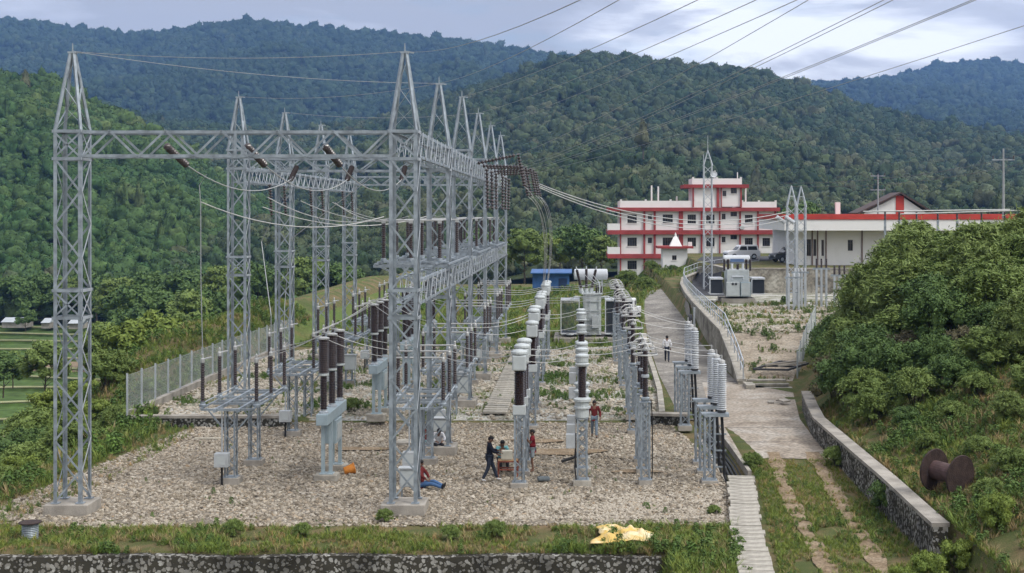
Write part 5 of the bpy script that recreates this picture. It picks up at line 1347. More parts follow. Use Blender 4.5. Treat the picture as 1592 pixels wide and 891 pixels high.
# ------------------------------------------------------------------ power transformers
def big_transformer():
    t = thing('power_transformer', 'big silver power transformer with dark radiator banks and white conservator in the rear yard', 'transformer', (0.95, 101.5, 0.4))
    MB().box((0, 1.0, 0.12), (5.6, 5.4, 0.5)).build('plinth', CONC, t, bevel=0.04)
    tk = MB().box((0.02, 0.6, 2.0), (1.35, 2.6, 3.0)).build('tank', GPAINT, t, bevel=0.04)
    m = MB()
    for z in (0.9, 1.6, 2.3, 3.0): m.box((0.02, -0.74, z), (1.25, 0.1, 0.07))
    for x in (-0.5, 0.54): m.box((x, -0.76, 2.0), (0.07, 0.09, 2.7))
    m.build('stiffener', GPAINT, tk)
    MB().box((0.02, 0.6, 3.54), (1.55, 2.8, 0.09)).build('cover', GPAINT, t)
    for s, x in ((-1, -1.6), (1, 1.68)):
        r = thing_part('radiator', t)
        m = MB()
        for k in range(16): m.box((x - 0.60 + k * 0.08, 0.4, 1.85), (0.028, 2.3, 2.35))
        m.build('fin', DKGREY, r)
        m = MB(); m.box((x, 0.4, 3.07), (1.4, 2.5, 0.12)); m.box((x, 0.4, 0.62), (1.4, 2.5, 0.10))
        for xx in (-0.67, 0.67): m.box((x + xx, -0.82, 1.85), (0.07, 0.07, 2.4))
        m.build('header', WPORC, r)
        for xx in (-0.3, 0.3):
            pass
        MB().lathe([(0.28, 0), (0.28, 0.12)], (x, -0.95, 0.55), 14).build('fan', WPORC, r)
    m = MB(); M_ = Matrix.Rotation(R(90), 3, 'Y'); m.lathe([(0.02, -1.3), (0.36, -1.26), (0.42, -1.2), (0.42, 1.2), (0.36, 1.26), (0.02, 1.3)], (-0.05, 2.0, 4.86), 22, M_); m.build('conservator', WPORC, t, smooth=False)
    m = MB(); 
    for x in (-0.9, 0.8): m.bar((x, 2.0, 3.5), (x, 2.0, 4.5), 0.12)
    m.bar((-0.9, 2, 3.9), (0.8, 2, 4.3), 0.08); m.build('conservator_support', GPAINT, t)
    for k in range(3):
        b = thing_part('bushing', t)
        x, y = -0.72 + 0.36 * k * 0.9, -0.25 + k * 0.15; lean = -0.22 + 0.22 * k
        Mx = Matrix.Rotation(lean, 3, 'Y')
        m = MB(); m.sheds((x, y, 3.6), 0.35, 1.75, 0.13, 0.085, 16, 12, Mx); m.build('insulator', BROWN, b)
        m = MB(); m.lathe([(0.16, 0), (0.16, 0.35)], (x, y, 3.58), 12, Mx); m.lathe([(0.05, 1.75), (0.05, 2.0)], (x, y, 3.58), 8, Mx); m.build('turret', GPAINT, b)
    for k in range(3):
        m = MB(); m.sheds((0.35 + k * 0.18, 0.1, 3.58), 0, 0.55, 0.09, 0.06, 7, 10); m.build('low_bushing', BROWN, t)
    m = MB()
    for x in (-0.42, -0.12): m.bar((x, -0.82, 0.5), (x, -0.82, 3.55), 0.04)
    for k in range(10): m.bar((-0.42, -0.82, 0.7 + k * 0.3), (-0.12, -0.82, 0.7 + k * 0.3), 0.03)
    m.build('ladder', WPORC, t)
    m = MB(); m.path([(0.55, -0.5, 3.6), (0.6, -0.5, 4.0), (0.55, 1.0, 4.3), (0.4, 2.0, 4.5)], 0.05); m.path([(-0.6, -0.6, 3.3), (-1.2, -0.7, 3.35), (-1.6, -0.7, 3.15)], 0.06); m.path([(0.6, -0.6, 3.3), (1.2, -0.7, 3.35), (1.6, -0.7, 3.15)], 0.06); m.build('pipework', GPAINT, t)
    MB().box((0.25, -0.95, 1.5), (0.5, 0.3, 0.9)).build('control_box', BOXM, t, bevel=0.02)
    return t
def thing_part(name, parent, loc=(0, 0, 0)):
    o = bpy.data.objects.new(name, None); COL.objects.link(o); o.parent = parent; o.location = loc; o.empty_display_size = 0.2; return o
big_transformer()
def small_transformer():
    t = thing('power_transformer', 'smaller transformer with two pale cabinets on the upper terrace below the parked car', 'transformer', (13.6, 116.6, 2.2))
    # local scale: 18.2 px per metre of the photograph
    MB().box((0, 1.2, 0.15), (2.6, 3.0, 0.5)).build('plinth', CONC, t)
    MB().box((0.02, 1.2, 1.6), (1.7, 1.9, 2.2)).build('tank', GPAINT, t, bevel=0.04)
    for s in (-1, 1):
        r = thing_part('radiator', t); x = s * 1.6
        m = MB()
        for k in range(12): m.box((x - 0.42 + k * 0.077, 1.2, 1.35), (0.03, 1.8, 1.15))
        m.build('fin', DKGREY, r)
        m = MB(); m.box((x, 1.2, 1.98), (1.0, 2.0, 0.13)); m.box((x - s * 0 - 0.52, 0.28, 1.35), (0.07, 0.1, 1.2)); m.box((x, 1.2, 0.75), (1.0, 1.9, 0.08)); m.build('header', WPORC, r)
    for x, w in ((-0.42, 1.02), (0.55, 0.78)):
        c = MB().box((x, -0.05, 1.15), (w, 0.5, 1.15)).build('control_cabinet', GPAINT if x < 0 else BPAINT, t, bevel=0.02)
        MB().box((x, -0.31, 1.15), (w * .86, 0.02, 1.0)).build('door', GPAINT, c)
        if x < 0:
            m = MB(); Mx = Matrix.Rotation(R(90), 3, 'X')
            for k in (-0.12, 0.12): m.lathe([(0.1, 0), (0.1, 0.03)], (x + 0.1 + k, -0.32, 1.58), 12, Mx)
            m.build('gauge', DKSTEEL, c)
    M_ = Matrix.Rotation(R(90), 3, 'Y')
    MB().lathe([(0.02, -1.05), (0.3, -1.02), (0.36, -0.95), (0.36, 0.95), (0.3, 1.02), (0.02, 1.05)], (-0.02, 1.0, 3.5), 20, M_).build('conservator', WPORC, t)
    t.scale = (1.12, 1.12, 1.06)
    MB().box((0, 0.62, 3.45), (1.05, 0.04, 0.25)).build('sight_panel', mat('blue_panel', (0.10, 0.16, 0.30), 0.4), t)
    m = MB()
    for x in (-0.42, 0.42): m.tube((x, 0.3, 1.9), (x, 0.5, 3.2), 0.10, n=10)
    m.tube((-0.42, 0.2, 2.15), (0.42, 0.2, 2.15), 0.07); m.build('pipework', WPORC, t)
    m = MB()
    for x in (-1.0, -0.7, 0.7, 1.0): m.sheds((x, 0.6, 2.6), 0, 0.95, 0.11, 0.07, 10, 10)
    m.sheds((0.05, 0.7, 2.65), 0, 0.5, 0.12, 0.09, 6, 10); m.build('bushing', BROWN, t)
small_transformer()

# ------------------------------------------------------------------ twin lattice gantry, mast, poles on the terrace
def slim_tower(name, label, x, y, z0, h, w, top=1.6, m_=STEEL2, cat='tower', extras=None, group=None):
    t = thing(name, label, cat, (x, y, z0), 0, group); k_ = w / 2
    for sx in (-1, 1):
        for sy in (-1, 1):
            m = MB(); vleg(m, sx * k_, sy * k_, 0, h, -sx, -sy, 0.10, 0.014); m.build('leg', m_, t)
    m = MB(); n = round(h / w)
    for k, (ax, s) in enumerate((('x', -1), ('x', 1), ('y', -1), ('y', 1))):
        def pt(u, z): return Vector((u, s * k_, z)) if ax == 'x' else Vector((s * k_, u, z))
        zigzag(m, pt(-k_, 0.1), pt(-k_, h), pt(k_, 0.1), pt(k_, h), n, (0, s, 0) if ax == 'x' else (s, 0, 0), 0.05, 0, k % 2)
    m.build('bracing', m_, t)
    m = MB()
    for sx in (-1, 1):
        for sy in (-1, 1): m.bar((sx * k_, sy * k_, h), (0, 0, h + top), 0.07)
    m.bar((-k_ * .5, -k_ * .5, h + top * .5), (k_ * .5, -k_ * .5, h + top * .5), 0.05); m.build('spire', m_, t)
    if extras: extras(t, h)
    return t
def mast_top(t, h):
    MB().tube((0, 0, h + 1.3), (0, 0, h + 3.0), 0.035, 0.015).build('antenna', STEEL2, t)
    Mx = Matrix.Rotation(R(75), 3, 'X'); MB().lathe([(0.02, 0), (0.22, 0.05), (0.34, 0.16), (0.32, 0.18), (0.2, 0.1)], (0.55, -0.3, h - 0.9), 16, Mx).build('dish', WPORC, t)
    MB().tube((-0.46, -0.46, h), (-0.46, -0.46, h + 1.1), 0.03).build('lightning_rod', STEEL2, t)
slim_tower('radio_mast', 'slender lattice radio mast with small white dish in front of the three storey building', 12.75, 135, 2.4, 12.2, 0.88, 1.5, extras=mast_top)
def pots(t, h):
    for dx in (-0.6, 0.15):
        Mx = Matrix.Rotation(R(-55), 3, 'Y')
        m = MB(); m.sheds((dx, -0.5, h - 1.3), 0, 0.9, 0.2, 0.14, 7, 12, Mx); m.build('string_insulator', WPORC, t)
slim_tower('twin_gantry_tower', 'slim lattice tower with white strings, the one nearer the three storey building', 17.75, 114, 2.2, 8.2, 0.8, 1.8, extras=pots)
slim_tower('twin_gantry_tower', 'slim lattice tower of the pair beside the white low building', 18.8, 115.5, 2.2, 8.2, 0.8, 1.8)
def pole_stand(label, x, y, n, h, dx=0.32, dark=True, z=2.2):
    t = thing('bushing_stand', label, 'equipment stand', (x, y, z), 0, 'steel post stands on the upper terrace')
    for k in range(n):
        xx = (k - (n - 1) / 2) * dx * 1.25
        MB().bar((xx, 0, 0), (xx, 0, h), 0.16).build('post', STEEL2, t)
        m = MB(); m.sheds((xx, 0, h + 0.08), 0, 0.75 if dark else 0.25, 0.1, 0.07, 8 if dark else 3, 10); m.build('insulator', BROWN if dark else WPORC, t)
    MB().bar((-(n - 1) * dx * .62 - .3, 0, h), ((n - 1) * dx * .62 + .3, 0, h), 0.12, 0.16).build('crossbar', STEEL, t)
    MB().bar((-(n - 1) * dx * .62 - .1, 0, h * .55), ((n - 1) * dx * .62 + .1, 0, h * .55), 0.07, 0.07).build('tie', STEEL, t)
    return t
pole_stand('stand of three steel posts with dark insulators by the white low building', 19.9, 112, 3, 3.15)
pole_stand('second stand of three steel posts, half behind the bush', 20.9, 109.5, 3, 2.7)
pole_stand('stand of three posts topped with small white balls beside the twin towers', 17.0, 108, 3, 2.6, dark=False)
pole_stand('four tall steel posts with white balls between the twin towers', 17.9, 110.5, 4, 2.9, dx=0.22, dark=False)
def util_pole(label, px, pyt, pyb, Y, arms):  # arms: (height fraction, half width)
    p, q = at(px, pyt, Y), at(px, pyb, Y); t = thing('utility_pole', label, 'utility pole', (p.x, Y, q.z), 0, 'utility poles')
    h = p.z - q.z; MB().tube((0, 0, 0), (0, 0, h), 0.12, 0.07, 10).build('pole', mat('concrete_pole', (0.30, 0.31, 0.32), 0.7), t)
    for f, w in arms:
        MB().bar((-w, 0, h * f), (w, 0, h * f), 0.09, 0.11).build('crossarm', STEEL, t)
        for s in (-1, 0.0, 1):
            m = MB(); m.sheds((s * w * .9, 0, h * f + .08), 0, 0.28, 0.08, 0.05, 3, 8); m.build('pin_insulator', DISC, t)
util_pole('thin utility pole with two crossarms rising behind the gabled roof', 1365, 271, 335, 175, [(0.96, .95), (0.62, .95)])
util_pole('tall pale utility pole with one crossarm behind the bushes', 1560, 231, 340, 120, [(0.84, 1.0)])
# white bus bars over the bushes
tb_ = thing('bus_bar_stand', 'white tubular bus bars on dark posts just above the green bushes', 'bus bar', (0, 0, 0))
Yb_ = 100.0
m = MB(); m.tube(at(1342, 329, Yb_), at(1570, 326, Yb_), 0.05); m.tube(at(1400, 333, Yb_ - 2), at(1592, 327, Yb_ - 2), 0.045); m.build('bus_tube', ALU, tb_)
for px in (1376, 1398, 1425, 1458, 1488, 1526, 1562):
    m = MB(); a = at(px, 329, Yb_); m.sheds(Vector((a.x, a.y, a.z - 0.62)), 0, 0.6, 0.09, 0.06, 6, 8); m.build('insulator', BROWN, tb_)
    MB().bar(Vector((a.x, a.y, 3.9)), Vector((a.x, a.y, a.z - 0.62)), 0.14).build('post', STEEL, tb_)

# ------------------------------------------------------------------ vehicles
CARW = mat('white_car_paint', (0.72, 0.73, 0.74), 0.3, 0, 0.03, 1, spec=0.5)
def car(name, label, loc, rz, L_=4.3, W_=1.75, H_=1.75, paint=CARW, van=True, group='parked vehicles'):
    t = thing(name, label, 'car', loc, rz, group)
    prof = [(-L_ / 2, .35), (L_ / 2, .35), (L_ / 2, .85), (L_ / 2 - .12, 1.0), (L_ * .27, 1.08), (-L_ / 2 + .05, 1.08), (-L_ / 2, .9)]
    vs = [(x, s * W_ / 2, z) for s in (-1, 1) for x, z in prof]; n = len(prof)
    mb = MB(); mb.add(vs, [tuple(range(n)), tuple(range(2 * n - 1, n - 1, -1))] + [(i, i + n, (i + 1) % n + n, (i + 1) % n) for i in range(n)]); mb.build('body', paint, t, bevel=0.05)
    cb = [(-L_ / 2 + .15, 1.08), (L_ * .22, 1.08), (L_ * .08, H_), (-L_ / 2 + .35, H_)]
    n = 4; wi = W_ / 2 - .12
    vs = [(x, s * (W_ / 2 - .06 if z < 1.2 else wi), z) for s in (-1, 1) for x, z in cb]
    mb = MB(); mb.add(vs, [tuple(range(n)), tuple(range(2 * n - 1, n - 1, -1))] + [(i, i + n, (i + 1) % n + n, (i + 1) % n) for i in range(n)]); c = mb.build('cabin', paint, t, bevel=0.04)
    for s in (-1, 1):
        for a, b in ((-L_ / 2 + .4, -L_ * .12), (-L_ * .1, L_ * .1)):
            MB().add([(a, s * (W_ / 2 - .052), 1.14), (b + (.18 if b > 0 else 0), s * (W_ / 2 - .052), 1.14), (b, s * (wi + .012), H_ - .14), (a + .1, s * (wi + .012), H_ - .14)], [(0, 1, 2, 3) if s < 0 else (3, 2, 1, 0)]).build('side_window', GLASSD, c)
    MB().add([(L_ * .222 + .0, -wi + .1, 1.14), (L_ * .222, wi - .1, 1.14), (L_ * .09 + .012, wi - .15, H_ - .08), (L_ * .09 + .012, -wi + .15, H_ - .08)], [(0, 1, 2, 3)]).build('windscreen', GLASSD, c)
    MB().box((-L_ / 2 + .2, 0, H_ - .32), (.06, W_ * .7, .34)).build('rear_window', GLASSD, c)
    Mx = Matrix.Rotation(R(90), 3, 'X')
    for x in (-L_ * .3, L_ * .3):
        for s in (-1, 1):
            w = MB().lathe([(0.34, -0.1), (0.36, -0.06), (0.36, 0.06), (0.34, 0.1)], (x, s * (W_ / 2 - .08), 0.36), 18, Mx).build('wheel', BLACK, t)
            MB().lathe([(0.2, -0.115), (0.2, 0.115)], (x, s * (W_ / 2 - .08), 0.36), 14, Mx).build('rim', STEEL2, w)
    for s in (-1, 1): MB().box((L_ / 2 + .0, s * W_ * .36, .75), (.05, .3, .16)).build('headlight', WPORC, t)
    MB().box((L_ / 2, 0, .6), (.05, .8, .18)).build('grille', BLACK, t)
    return t
p = at(1153, 406, 168); car('parked_car', 'white estate car parked on the ramp in front of the three storey building', (p.x, 168, ghs(p.x, 168) + 0.06), R(195))
p = at(1222, 408, 160); car('parked_car', 'dark car with pale roof half hidden behind the twin lattice towers', (p.x, 158, ghs(p.x, 158) + 0.06), R(200), paint=mat('dark_car_paint', (0.05, 0.055, 0.06), 0.3, 0.2, spec=0.5))
# small white truck behind the big transformer
def truck():
    t = thing('small_truck', 'white flat nosed truck standing behind the big transformer radiators', 'truck', (4.1, 116, ghs(4.1, 116) + 0.03), R(-100))
    MB().box((1.5, 0, 1.35), (1.3, 1.8, 1.5)).build('cab', CARW, t, bevel=0.1)
    MB().box((-0.8, 0, 0.95), (3.0, 1.8, 0.5)).build('bed', CARW, t, bevel=0.02)
    MB().box((2.155, 0, 1.65), (0.02, 1.5, 0.6)).build('windscreen', GLASSD, t)
    for s in (-1, 1): MB().box((1.6, s * 0.905, 1.65), (0.7, 0.02, 0.5)).build('side_window', GLASSD, t)
    for s in (-1, 1): MB().box((2.16, s * .6, .95), (.03, .3, .2)).build('headlight', WPORC, t)
    Mx = Matrix.Rotation(R(90), 3, 'X')
    for x in (1.4, -1.5):
        for s in (-1, 1): MB().lathe([(0.36, -0.12), (0.38, -0.06), (0.38, 0.06), (0.36, 0.12)], (x, s * .8, 0.38), 18, Mx).build('wheel', BLACK, t)
truck()

# ------------------------------------------------------------------ string insulators and conductors
def string_mesh(n=11, st=0.15, r=0.13):
    m = MB()
    for k in range(n):
        z = k * st; m.lathe([(0.03, z), (r * .9, z + st * .35), (r, z + st * .5), (r * .55, z + st * .62), (0.045, z + st * .8), (0.03, z + st)], (0, 0, 0), 12)
    return m.mesh('string')
SM = string_mesh(); SM.materials.append(DISC)
def string(p, q, label, group='disc insulator strings'):
    """an insulator string hanging or tensioned from p toward q"""
    p, q = Vector(p), Vector(q); d = q - p
    o = bpy.data.objects.new('insulator_string', SM); COL.objects.link(o); o.location = p
    o.rotation_mode = 'QUATERNION'; o.rotation_quaternion = d.to_track_quat('Z', 'Y'); o.scale = (1, 1, d.length / 1.65)
    return tag(o, label, 'insulator', group)
def bez(*P, n=16):
    P = [Vector(p) for p in P]
    return [((1 - u) ** 3) * P[0] + 3 * u * (1 - u) ** 2 * P[1] + 3 * u * u * (1 - u) * P[2] + u ** 3 * P[3] for u in [i / n for i in range(n + 1)]]
def wire(name, pts, r, label, cat='wire', group=None, m_=None, n=6):
    o = MB().path(pts, r, n).build(name, m_ or ALU, None); return tag(o, label, cat, group)
PHN = ['outer', 'middle', 'inner']
for k, x in enumerate((-13.8, -11.1, -8.5)):
    a = Vector((x, 45.62, 12.15)); b = Vector((x + .25, 47.15, 11.55)); string(a, b, 'dark disc string tied behind the front girder, %s phase' % PHN[k])
    c = Vector((x, 66.75, 12.15)); d = Vector((x + .05, 65.1, 11.5)); string(c, d, 'dark disc string tied to the second cross girder, %s phase' % PHN[k])
    wire('bus_conductor', sag(b, d, 0.7), 0.02, 'sagging conductor between front girder and cross girder, %s phase' % PHN[k], group='overhead bus conductors')
    dz = 49.9 if k == 0 else 52.3 if k == 1 else 54.6
    yy = 49.7 + 2.35 * k
    top = b.lerp(d, (yy - 47.1) / 18.0) - Vector((0, 0, 0.25))
    if k == 0: wire('dropper', [top, Vector((-13.85, 49.8, 10.9)), Vector((-13.8, 49.8, 10.2)), Vector((-13.78, 49.75, 7.5)), Vector((-13.7, 49.7, 4.75))], 0.018, 'long dropper wire falling straight to the outer disconnector post', group='dropper wires', m_=WIRE)
    else: wire('dropper', [top, Vector((-11.74 - .6 * (k == 1), yy + 1, 8.8)), Vector((-11.74, yy, 6.0)), Vector((-11.74, yy, 4.75))], 0.018, 'slack dropper wire to the disconnector, %s phase' % PHN[k], group='dropper wires', m_=WIRE)
for k, (a, b, s) in enumerate((((-13.8, 49.8, 10.3), (-7.9, 55.3, 9.75), 0.65), ((-13.8, 60.5, 10.6), (-7.9, 59.2, 9.75), 0.6), ((-12.0, 67.2, 10.4), (-7.9, 63.1, 9.75), 0.5), ((-15.5, 66.9, 10.2), (-7.9, 71.3, 9.75), 0.7), ((-15.9, 78, 10.6), (-7.9, 75.2, 9.75), 0.7), ((-15.9, 88, 10.6), (-7.9, 79.1, 9.75), 0.7))):
    wire('bus_jumper', sag(a, b, s), 0.022, 'drooping jumper to the girder disconnectors, %s from the front' % ORD[k], group='drooping upper jumpers')
# strings and jumpers hanging on the fence side girder
for k, y in enumerate((70.2, 73.6, 80.8, 84.4, 91.8, 95.4)):
    string((-15.9, y, 11.4), (-15.8, y, 9.75), 'disc string hanging from the fence side girder, %s from the front' % ORD[k])
# strings on the road side of the breaker row and the outgoing lines
ph = [70.0, 73.6, 77.2, 83.5, 87.0, 90.5]
tops = [(1168, 0), (1270, 0), (1283, 0), (1385, 0), (1391, 0), (1556, 0)]
for k, y in enumerate(ph):
    a = Vector((-5.2, y, 12.45)); zz_ = at(0, [240, 258, 260, 262, 264, 268][k], y).z; b = Vector((-3.25 + 0.05 * k, y, min(zz_ - .05, 13.0)))
    string(a, b, 'tensioned disc string on the road side of the upper girder, %s from the front' % ORD[k])
    string((-4.75 + 0.02 * k, y + 0.4, 12.2), (-4.7, y + 0.4, 10.1), 'disc string hanging straight under the upper girder, %s from the front' % ORD[k])
    string((b.x + .12, y, b.z + 0.1), (b.x + 0.45, y, b.z - 1.6), 'disc string hanging at the end of the outgoing line, %s from the front' % ORD[k])
    e = at(*tops[k], 28.0); d_ = (e - b); end = b + d_ * 1.9
    wire('power_line', [b.lerp(end, f) + Vector((0, 0, -5.5 * f * (1 - f) * 0.5)) for f in [i / 16 for i in range(17)]], 0.0070, 'power line rising over the road to the sky, %s from the front' % ORD[k], 'power line', 'outgoing power lines', m_=WIRE)
    cy = 75.2 + 2.25 * (k % 3) if k < 3 else 87.5 + 2.25 * (k % 3)
    wire('jumper_loop', bez((b.x + .45, y, b.z - 1.6), (b.x + 1.3, y, b.z - 2.2), (-1.6, cy, 8.6), (-2.1, cy, 5.05)), 0.015, 'looping jumper falling to the box-headed transformers, %s from the front' % ORD[k], group='looping jumpers')
for k in range(3):
    y = 92 + 2 * k; wire('power_line', sag((-3.0, y, 12.0 - .1 * k), (17.7, 114, 10.1 - .3 * k), 1.6 + .1 * k, 20), 0.035, 'pale conductor crossing in front of the white building to the twin towers, %s of three' % ['upper', 'middle', 'lower'][k], 'power line', 'conductors to the twin towers')
# earth wires between and beyond the spires
S_ = lambda x, y, dz=0: Vector((x, y, H + 2.66 + (0.4 if y > 60 else 0) + dz))
L1s, L2s, L3s = S_(LX, 45.16), S_(LX, 67.2), S_(LX, 77.7)
Rs = [S_(RX, y) for y in Rrow]
for a, b, s, lab in ((L1s, Rs[0], 0.22, 'thin earth wire between the two front spires'), (L1s, Rs[1], 0.25, 'thin earth wire from the corner spire to the second breaker row spire'), (L2s, Rs[1], 0.3, 'thin earth wire from the second fence side spire to the breaker row'), (L3s, Rs[3], 0.3, 'thin earth wire from the third fence side spire to the breaker row')):
    wire('earth_wire', sag(a, b, s), 0.010, lab, group='earth wires', m_=WIRE)
for k, (px, py) in enumerate(((800, 0), (890, 0), (999, 0), (1086, 0), (1148, 0))):
    a = Rs[k]; e = at(px, py, 26.0 if k else 24.0); end = a + (e - a) * 1.8
    wire('earth_wire', [a.lerp(end, f) + Vector((0, 0, -4 * f * (1 - f) * .5)) for f in [i / 14 for i in range(15)]], 0.007, 'thin earth wire rising to the sky from the %s breaker row spire' % ORD[k], group='earth wires', m_=WIRE)
for k, (a, b) in enumerate((((1218, 285), (1592, 208)), ((1225, 290), (1592, 224)), ((960, 208), (1592, 203)), ((1000, 262), (1592, 236)))):
    p, q = at(*a, 114 if k < 2 else 240), at(b[0] + 140, b[1] - (b[0] + 140 - 1592) * 0 - 12, 130 if k < 2 else 240)
    wire('distant_line', sag(p, q, 1.4), 0.022, 'thin dark line crossing in front of the forest, %s from the top' % ['third', 'lowest', 'topmost', 'second'][k], 'power line', 'thin lines before the forest', m_=DKSTEEL)

# conductors between the rows of switchgear
bays = [(0, 'front bay'), (1, 'second bay'), (2, 'third bay'), (3, 'fourth bay')]
for b, bn in bays:
    zf = 0 if b < 1 else 0.0 if b < 1 else (0.4 if b > 1 else 0.2)
    z0 = 0.0 if b == 0 else 0.4
    zi = 0.0 if b < 2 else 0.4
    for k in range(3):
        pn = POS3[k]
        yi = BAYY[b] - 0.2 + 2.35 * k; yb = [50.2, 62.6, 73.5, 84.5][b] - 0.3 + 1.68 * k; yi2 = BAYY[b] + 0.1 + 2.35 * k
        yc = [49.3, 62.6, 75.2, 87.5][b] + k * 2.25; yv = ([49.6, 62.9] + [75.4, 87.6])[b] + k * 2.3; yl = [49.8, 61.2, 73.8, 86.0][b] + k * 2.15; yt = [50.0, 61.6, 0, 0][b] + k * 1.9
        P = [Vector((-11.70, yi, 4.62 + yz(BAYY[b]))), Vector((-9.5, yb, 5.42 + yz([50, 63.5, 73, 84][b]))), Vector((-6.95, yi2, 4.62 + yz(BAYY[b]))), Vector((-4.97, yi2, 4.62 + yz(BAYY[b]))), Vector((-2.45, yc, 4.54 + yz(yc)))]
        nm = ['disconnector to breaker', 'breaker to ground disconnector', None, 'ground disconnector to box-headed transformer']
        for i in (0, 1, 3):
            wire('jumper_wire', sag(P[i], P[i + 1], 0.13 + 0.04 * (i == 3), 10), 0.013, '%s, %s phase, %s' % (nm[i].capitalize() + ' jumper', pn, bn), group='jumper wires between the switchgear rows')
        Q = [Vector((-1.85, yc, 4.54 + yz(yc)))]
        if b < 2: Q.append(Vector((0.12, yv, 4.76 + yz(yv))))
        Q.append(Vector((2.42, yl, 5.12 + yz(yl))))
        if b < 2: Q.append(Vector((5.23, yt, 4.68)))
        for i in range(len(Q) - 1):
            wire('jumper_wire', sag(Q[i], Q[i + 1], 0.14, 10), 0.013, 'Jumper over the path side, %s phase, %s, %s span from the transformers' % (pn, bn, ORD[i]), group='jumper wires between the switchgear rows')
# cables rising from big transformer to the ring arresters
for k in range(3):
    wire('jumper_wire', sag((2.42, 86.0 + 2.15 * k, 5.5), (0.4 + .3 * k, 101.2, 5.4), 0.5), 0.02, 'pale conductor from the last ring arresters to the big transformer, %s phase' % POS3[k], group='jumper wires between the switchgear rows')
# ------------------------------------------------------------------ trees and shrubs
def leafmat(name, c, c2=None, rough=0.7):
    return mat(name, c, rough, 0, 0.3, 1.1, col2=c2, lo=0.3, hi=0.7, spec=0.2, detail=5)
LF_DARK = leafmat('dark_leaves', (0.052, 0.096, 0.028), (0.11, 0.17, 0.046))
LF_MID = leafmat('mid_green_leaves', (0.10, 0.15, 0.038), (0.18, 0.235, 0.062))
LF_YEL = leafmat('yellow_green_leaves', (0.10, 0.15, 0.028), (0.19, 0.235, 0.045))
LF_BAM = leafmat('feathery_leaves', (0.13, 0.185, 0.05), (0.22, 0.275, 0.085))
LF_BRN = leafmat('withered_creeper', (0.075, 0.065, 0.04), (0.12, 0.11, 0.05))
def crown_mesh(name, seed, rx=1.0, rz=0.8, nc=34, nl=120, ls=0.12, asp=1.9, zc=0.0, droop=0.0, core=True, cl=0.34, mt=None, sprays=0):
    """unit crown: clumps of leaves through an ellipsoid, over a dark twiggy core"""
    r = np.random.default_rng(seed)
    d = r.normal(0, 1, (nc, 3)); d /= np.linalg.norm(d, axis=1)[:, None]; d[:, 2] = np.where(d[:, 2] < -0.35, -d[:, 2], d[:, 2])
    rr = r.uniform(0.45, 0.86, nc) ** 0.8
    cen = d * rr[:, None] * np.array([rx, rx, rz]); cr = cl * r.uniform(0.65, 1.2, nc)
    C = []; Nn = []
    for i in range(nc):
        u = r.normal(0, 1, (nl, 3)); u /= np.linalg.norm(u, axis=1)[:, None]; u[:, 2] = np.where(u[:, 2] < -0.2, -u[:, 2] * .8, u[:, 2])
        q = cen[i] + u * (cr[i] * r.uniform(0.72, 1.08, nl))[:, None] * np.array([1, 1, 0.8])
        if droop: q[:, 2] -= droop * (np.linalg.norm(q[:, :2], axis=1) ** 2)
        C.append(q); nn = u * 0.8 + np.array([0, 0, 0.7]); Nn.append(nn)
    C = np.concatenate(C); Nn = np.concatenate(Nn); Nn /= np.linalg.norm(Nn, axis=1)[:, None]
    V, Fq = leaf_quads(C, Nn, ls, r, asp, 0.55)
    for _ in range(sprays):      # arching shoots that leave the rounded mass
        a = r.uniform(0, 6.28); el = r.uniform(.25, 1.35); L0 = r.uniform(.55, .8); L1 = r.uniform(1.05, 1.42)
        dv = np.array([math.cos(a) * math.cos(el) * rx, math.sin(a) * math.cos(el) * rx, math.sin(el) * rz]); f = np.linspace(0, 1, 26)
        pts = dv[None] * (L0 + (L1 - L0) * f)[:, None]; pts[:, 2] -= 0.30 * f ** 2.2 * L1; pts += r.normal(0, .022, pts.shape)
        C = np.concatenate([C, pts]); Nn = np.concatenate([Nn, np.tile([0, 0, 1.0], (26, 1))])
    nC = len(C); V, Fq = leaf_quads(C, Nn, ls, r, asp, 0.55)
    # strays on the outline
    k = r.choice(len(C), len(C) // 14); sd = C[k] * r.uniform(1.04, 1.16, len(k))[:, None]; V2, F2 = leaf_quads(sd, Nn[k], ls * .9, r, asp, 0.8)
    V = np.concatenate([V, V2]); Fq = np.concatenate([Fq, F2 + len(C) * 4])
    vs = [tuple(p) for p in V]; fs = [tuple(map(int, f)) for f in Fq]
    if core:
        for i in range(nc):
            IV, IF = CORE; o = len(vs); s = cr[i] * 0.74
            q = IV * s * (1 + r.normal(0, .08, len(IV)))[:, None] + cen[i]
            if droop: q[:, 2] -= droop * (np.linalg.norm(q[:, :2], axis=1) ** 2)
            vs += [tuple(p) for p in q]; fs += [tuple(j + o for j in f) for f in IF]
    me = bpy.data.meshes.new(name); me.from_pydata(vs, [], fs); me.update()
    if mt: me.materials.append(mt)
    return me
CORE = ico(1)
def trunk_mb(r, h, rb, crown_h, n=6, spread=0.7):
    m = MB(); pts = [Vector((0, 0, -0.5))]; x = y = 0
    for k in range(1, 7): x += r.uniform(-.03, .03) * h; y += r.uniform(-.03, .03) * h; pts.append(Vector((x, y, h * k / 6)))
    m.path(pts, [rb * (1 - 0.12 * k) for k in range(7)], 9)
    for i in range(n):
        k = r.randint(2, 5); a = i * 2.4 + r.uniform(-.4, .4); L_ = crown_h * r.uniform(.5, .95) * spread
        p = pts[k]; m.path([p, p + Vector((math.cos(a) * L_ * .5, math.sin(a) * L_ * .5, L_ * .45)), p + Vector((math.cos(a) * L_, math.sin(a) * L_, L_ * .75))], [rb * .45, rb * .28, rb * .08], 6)
    return m
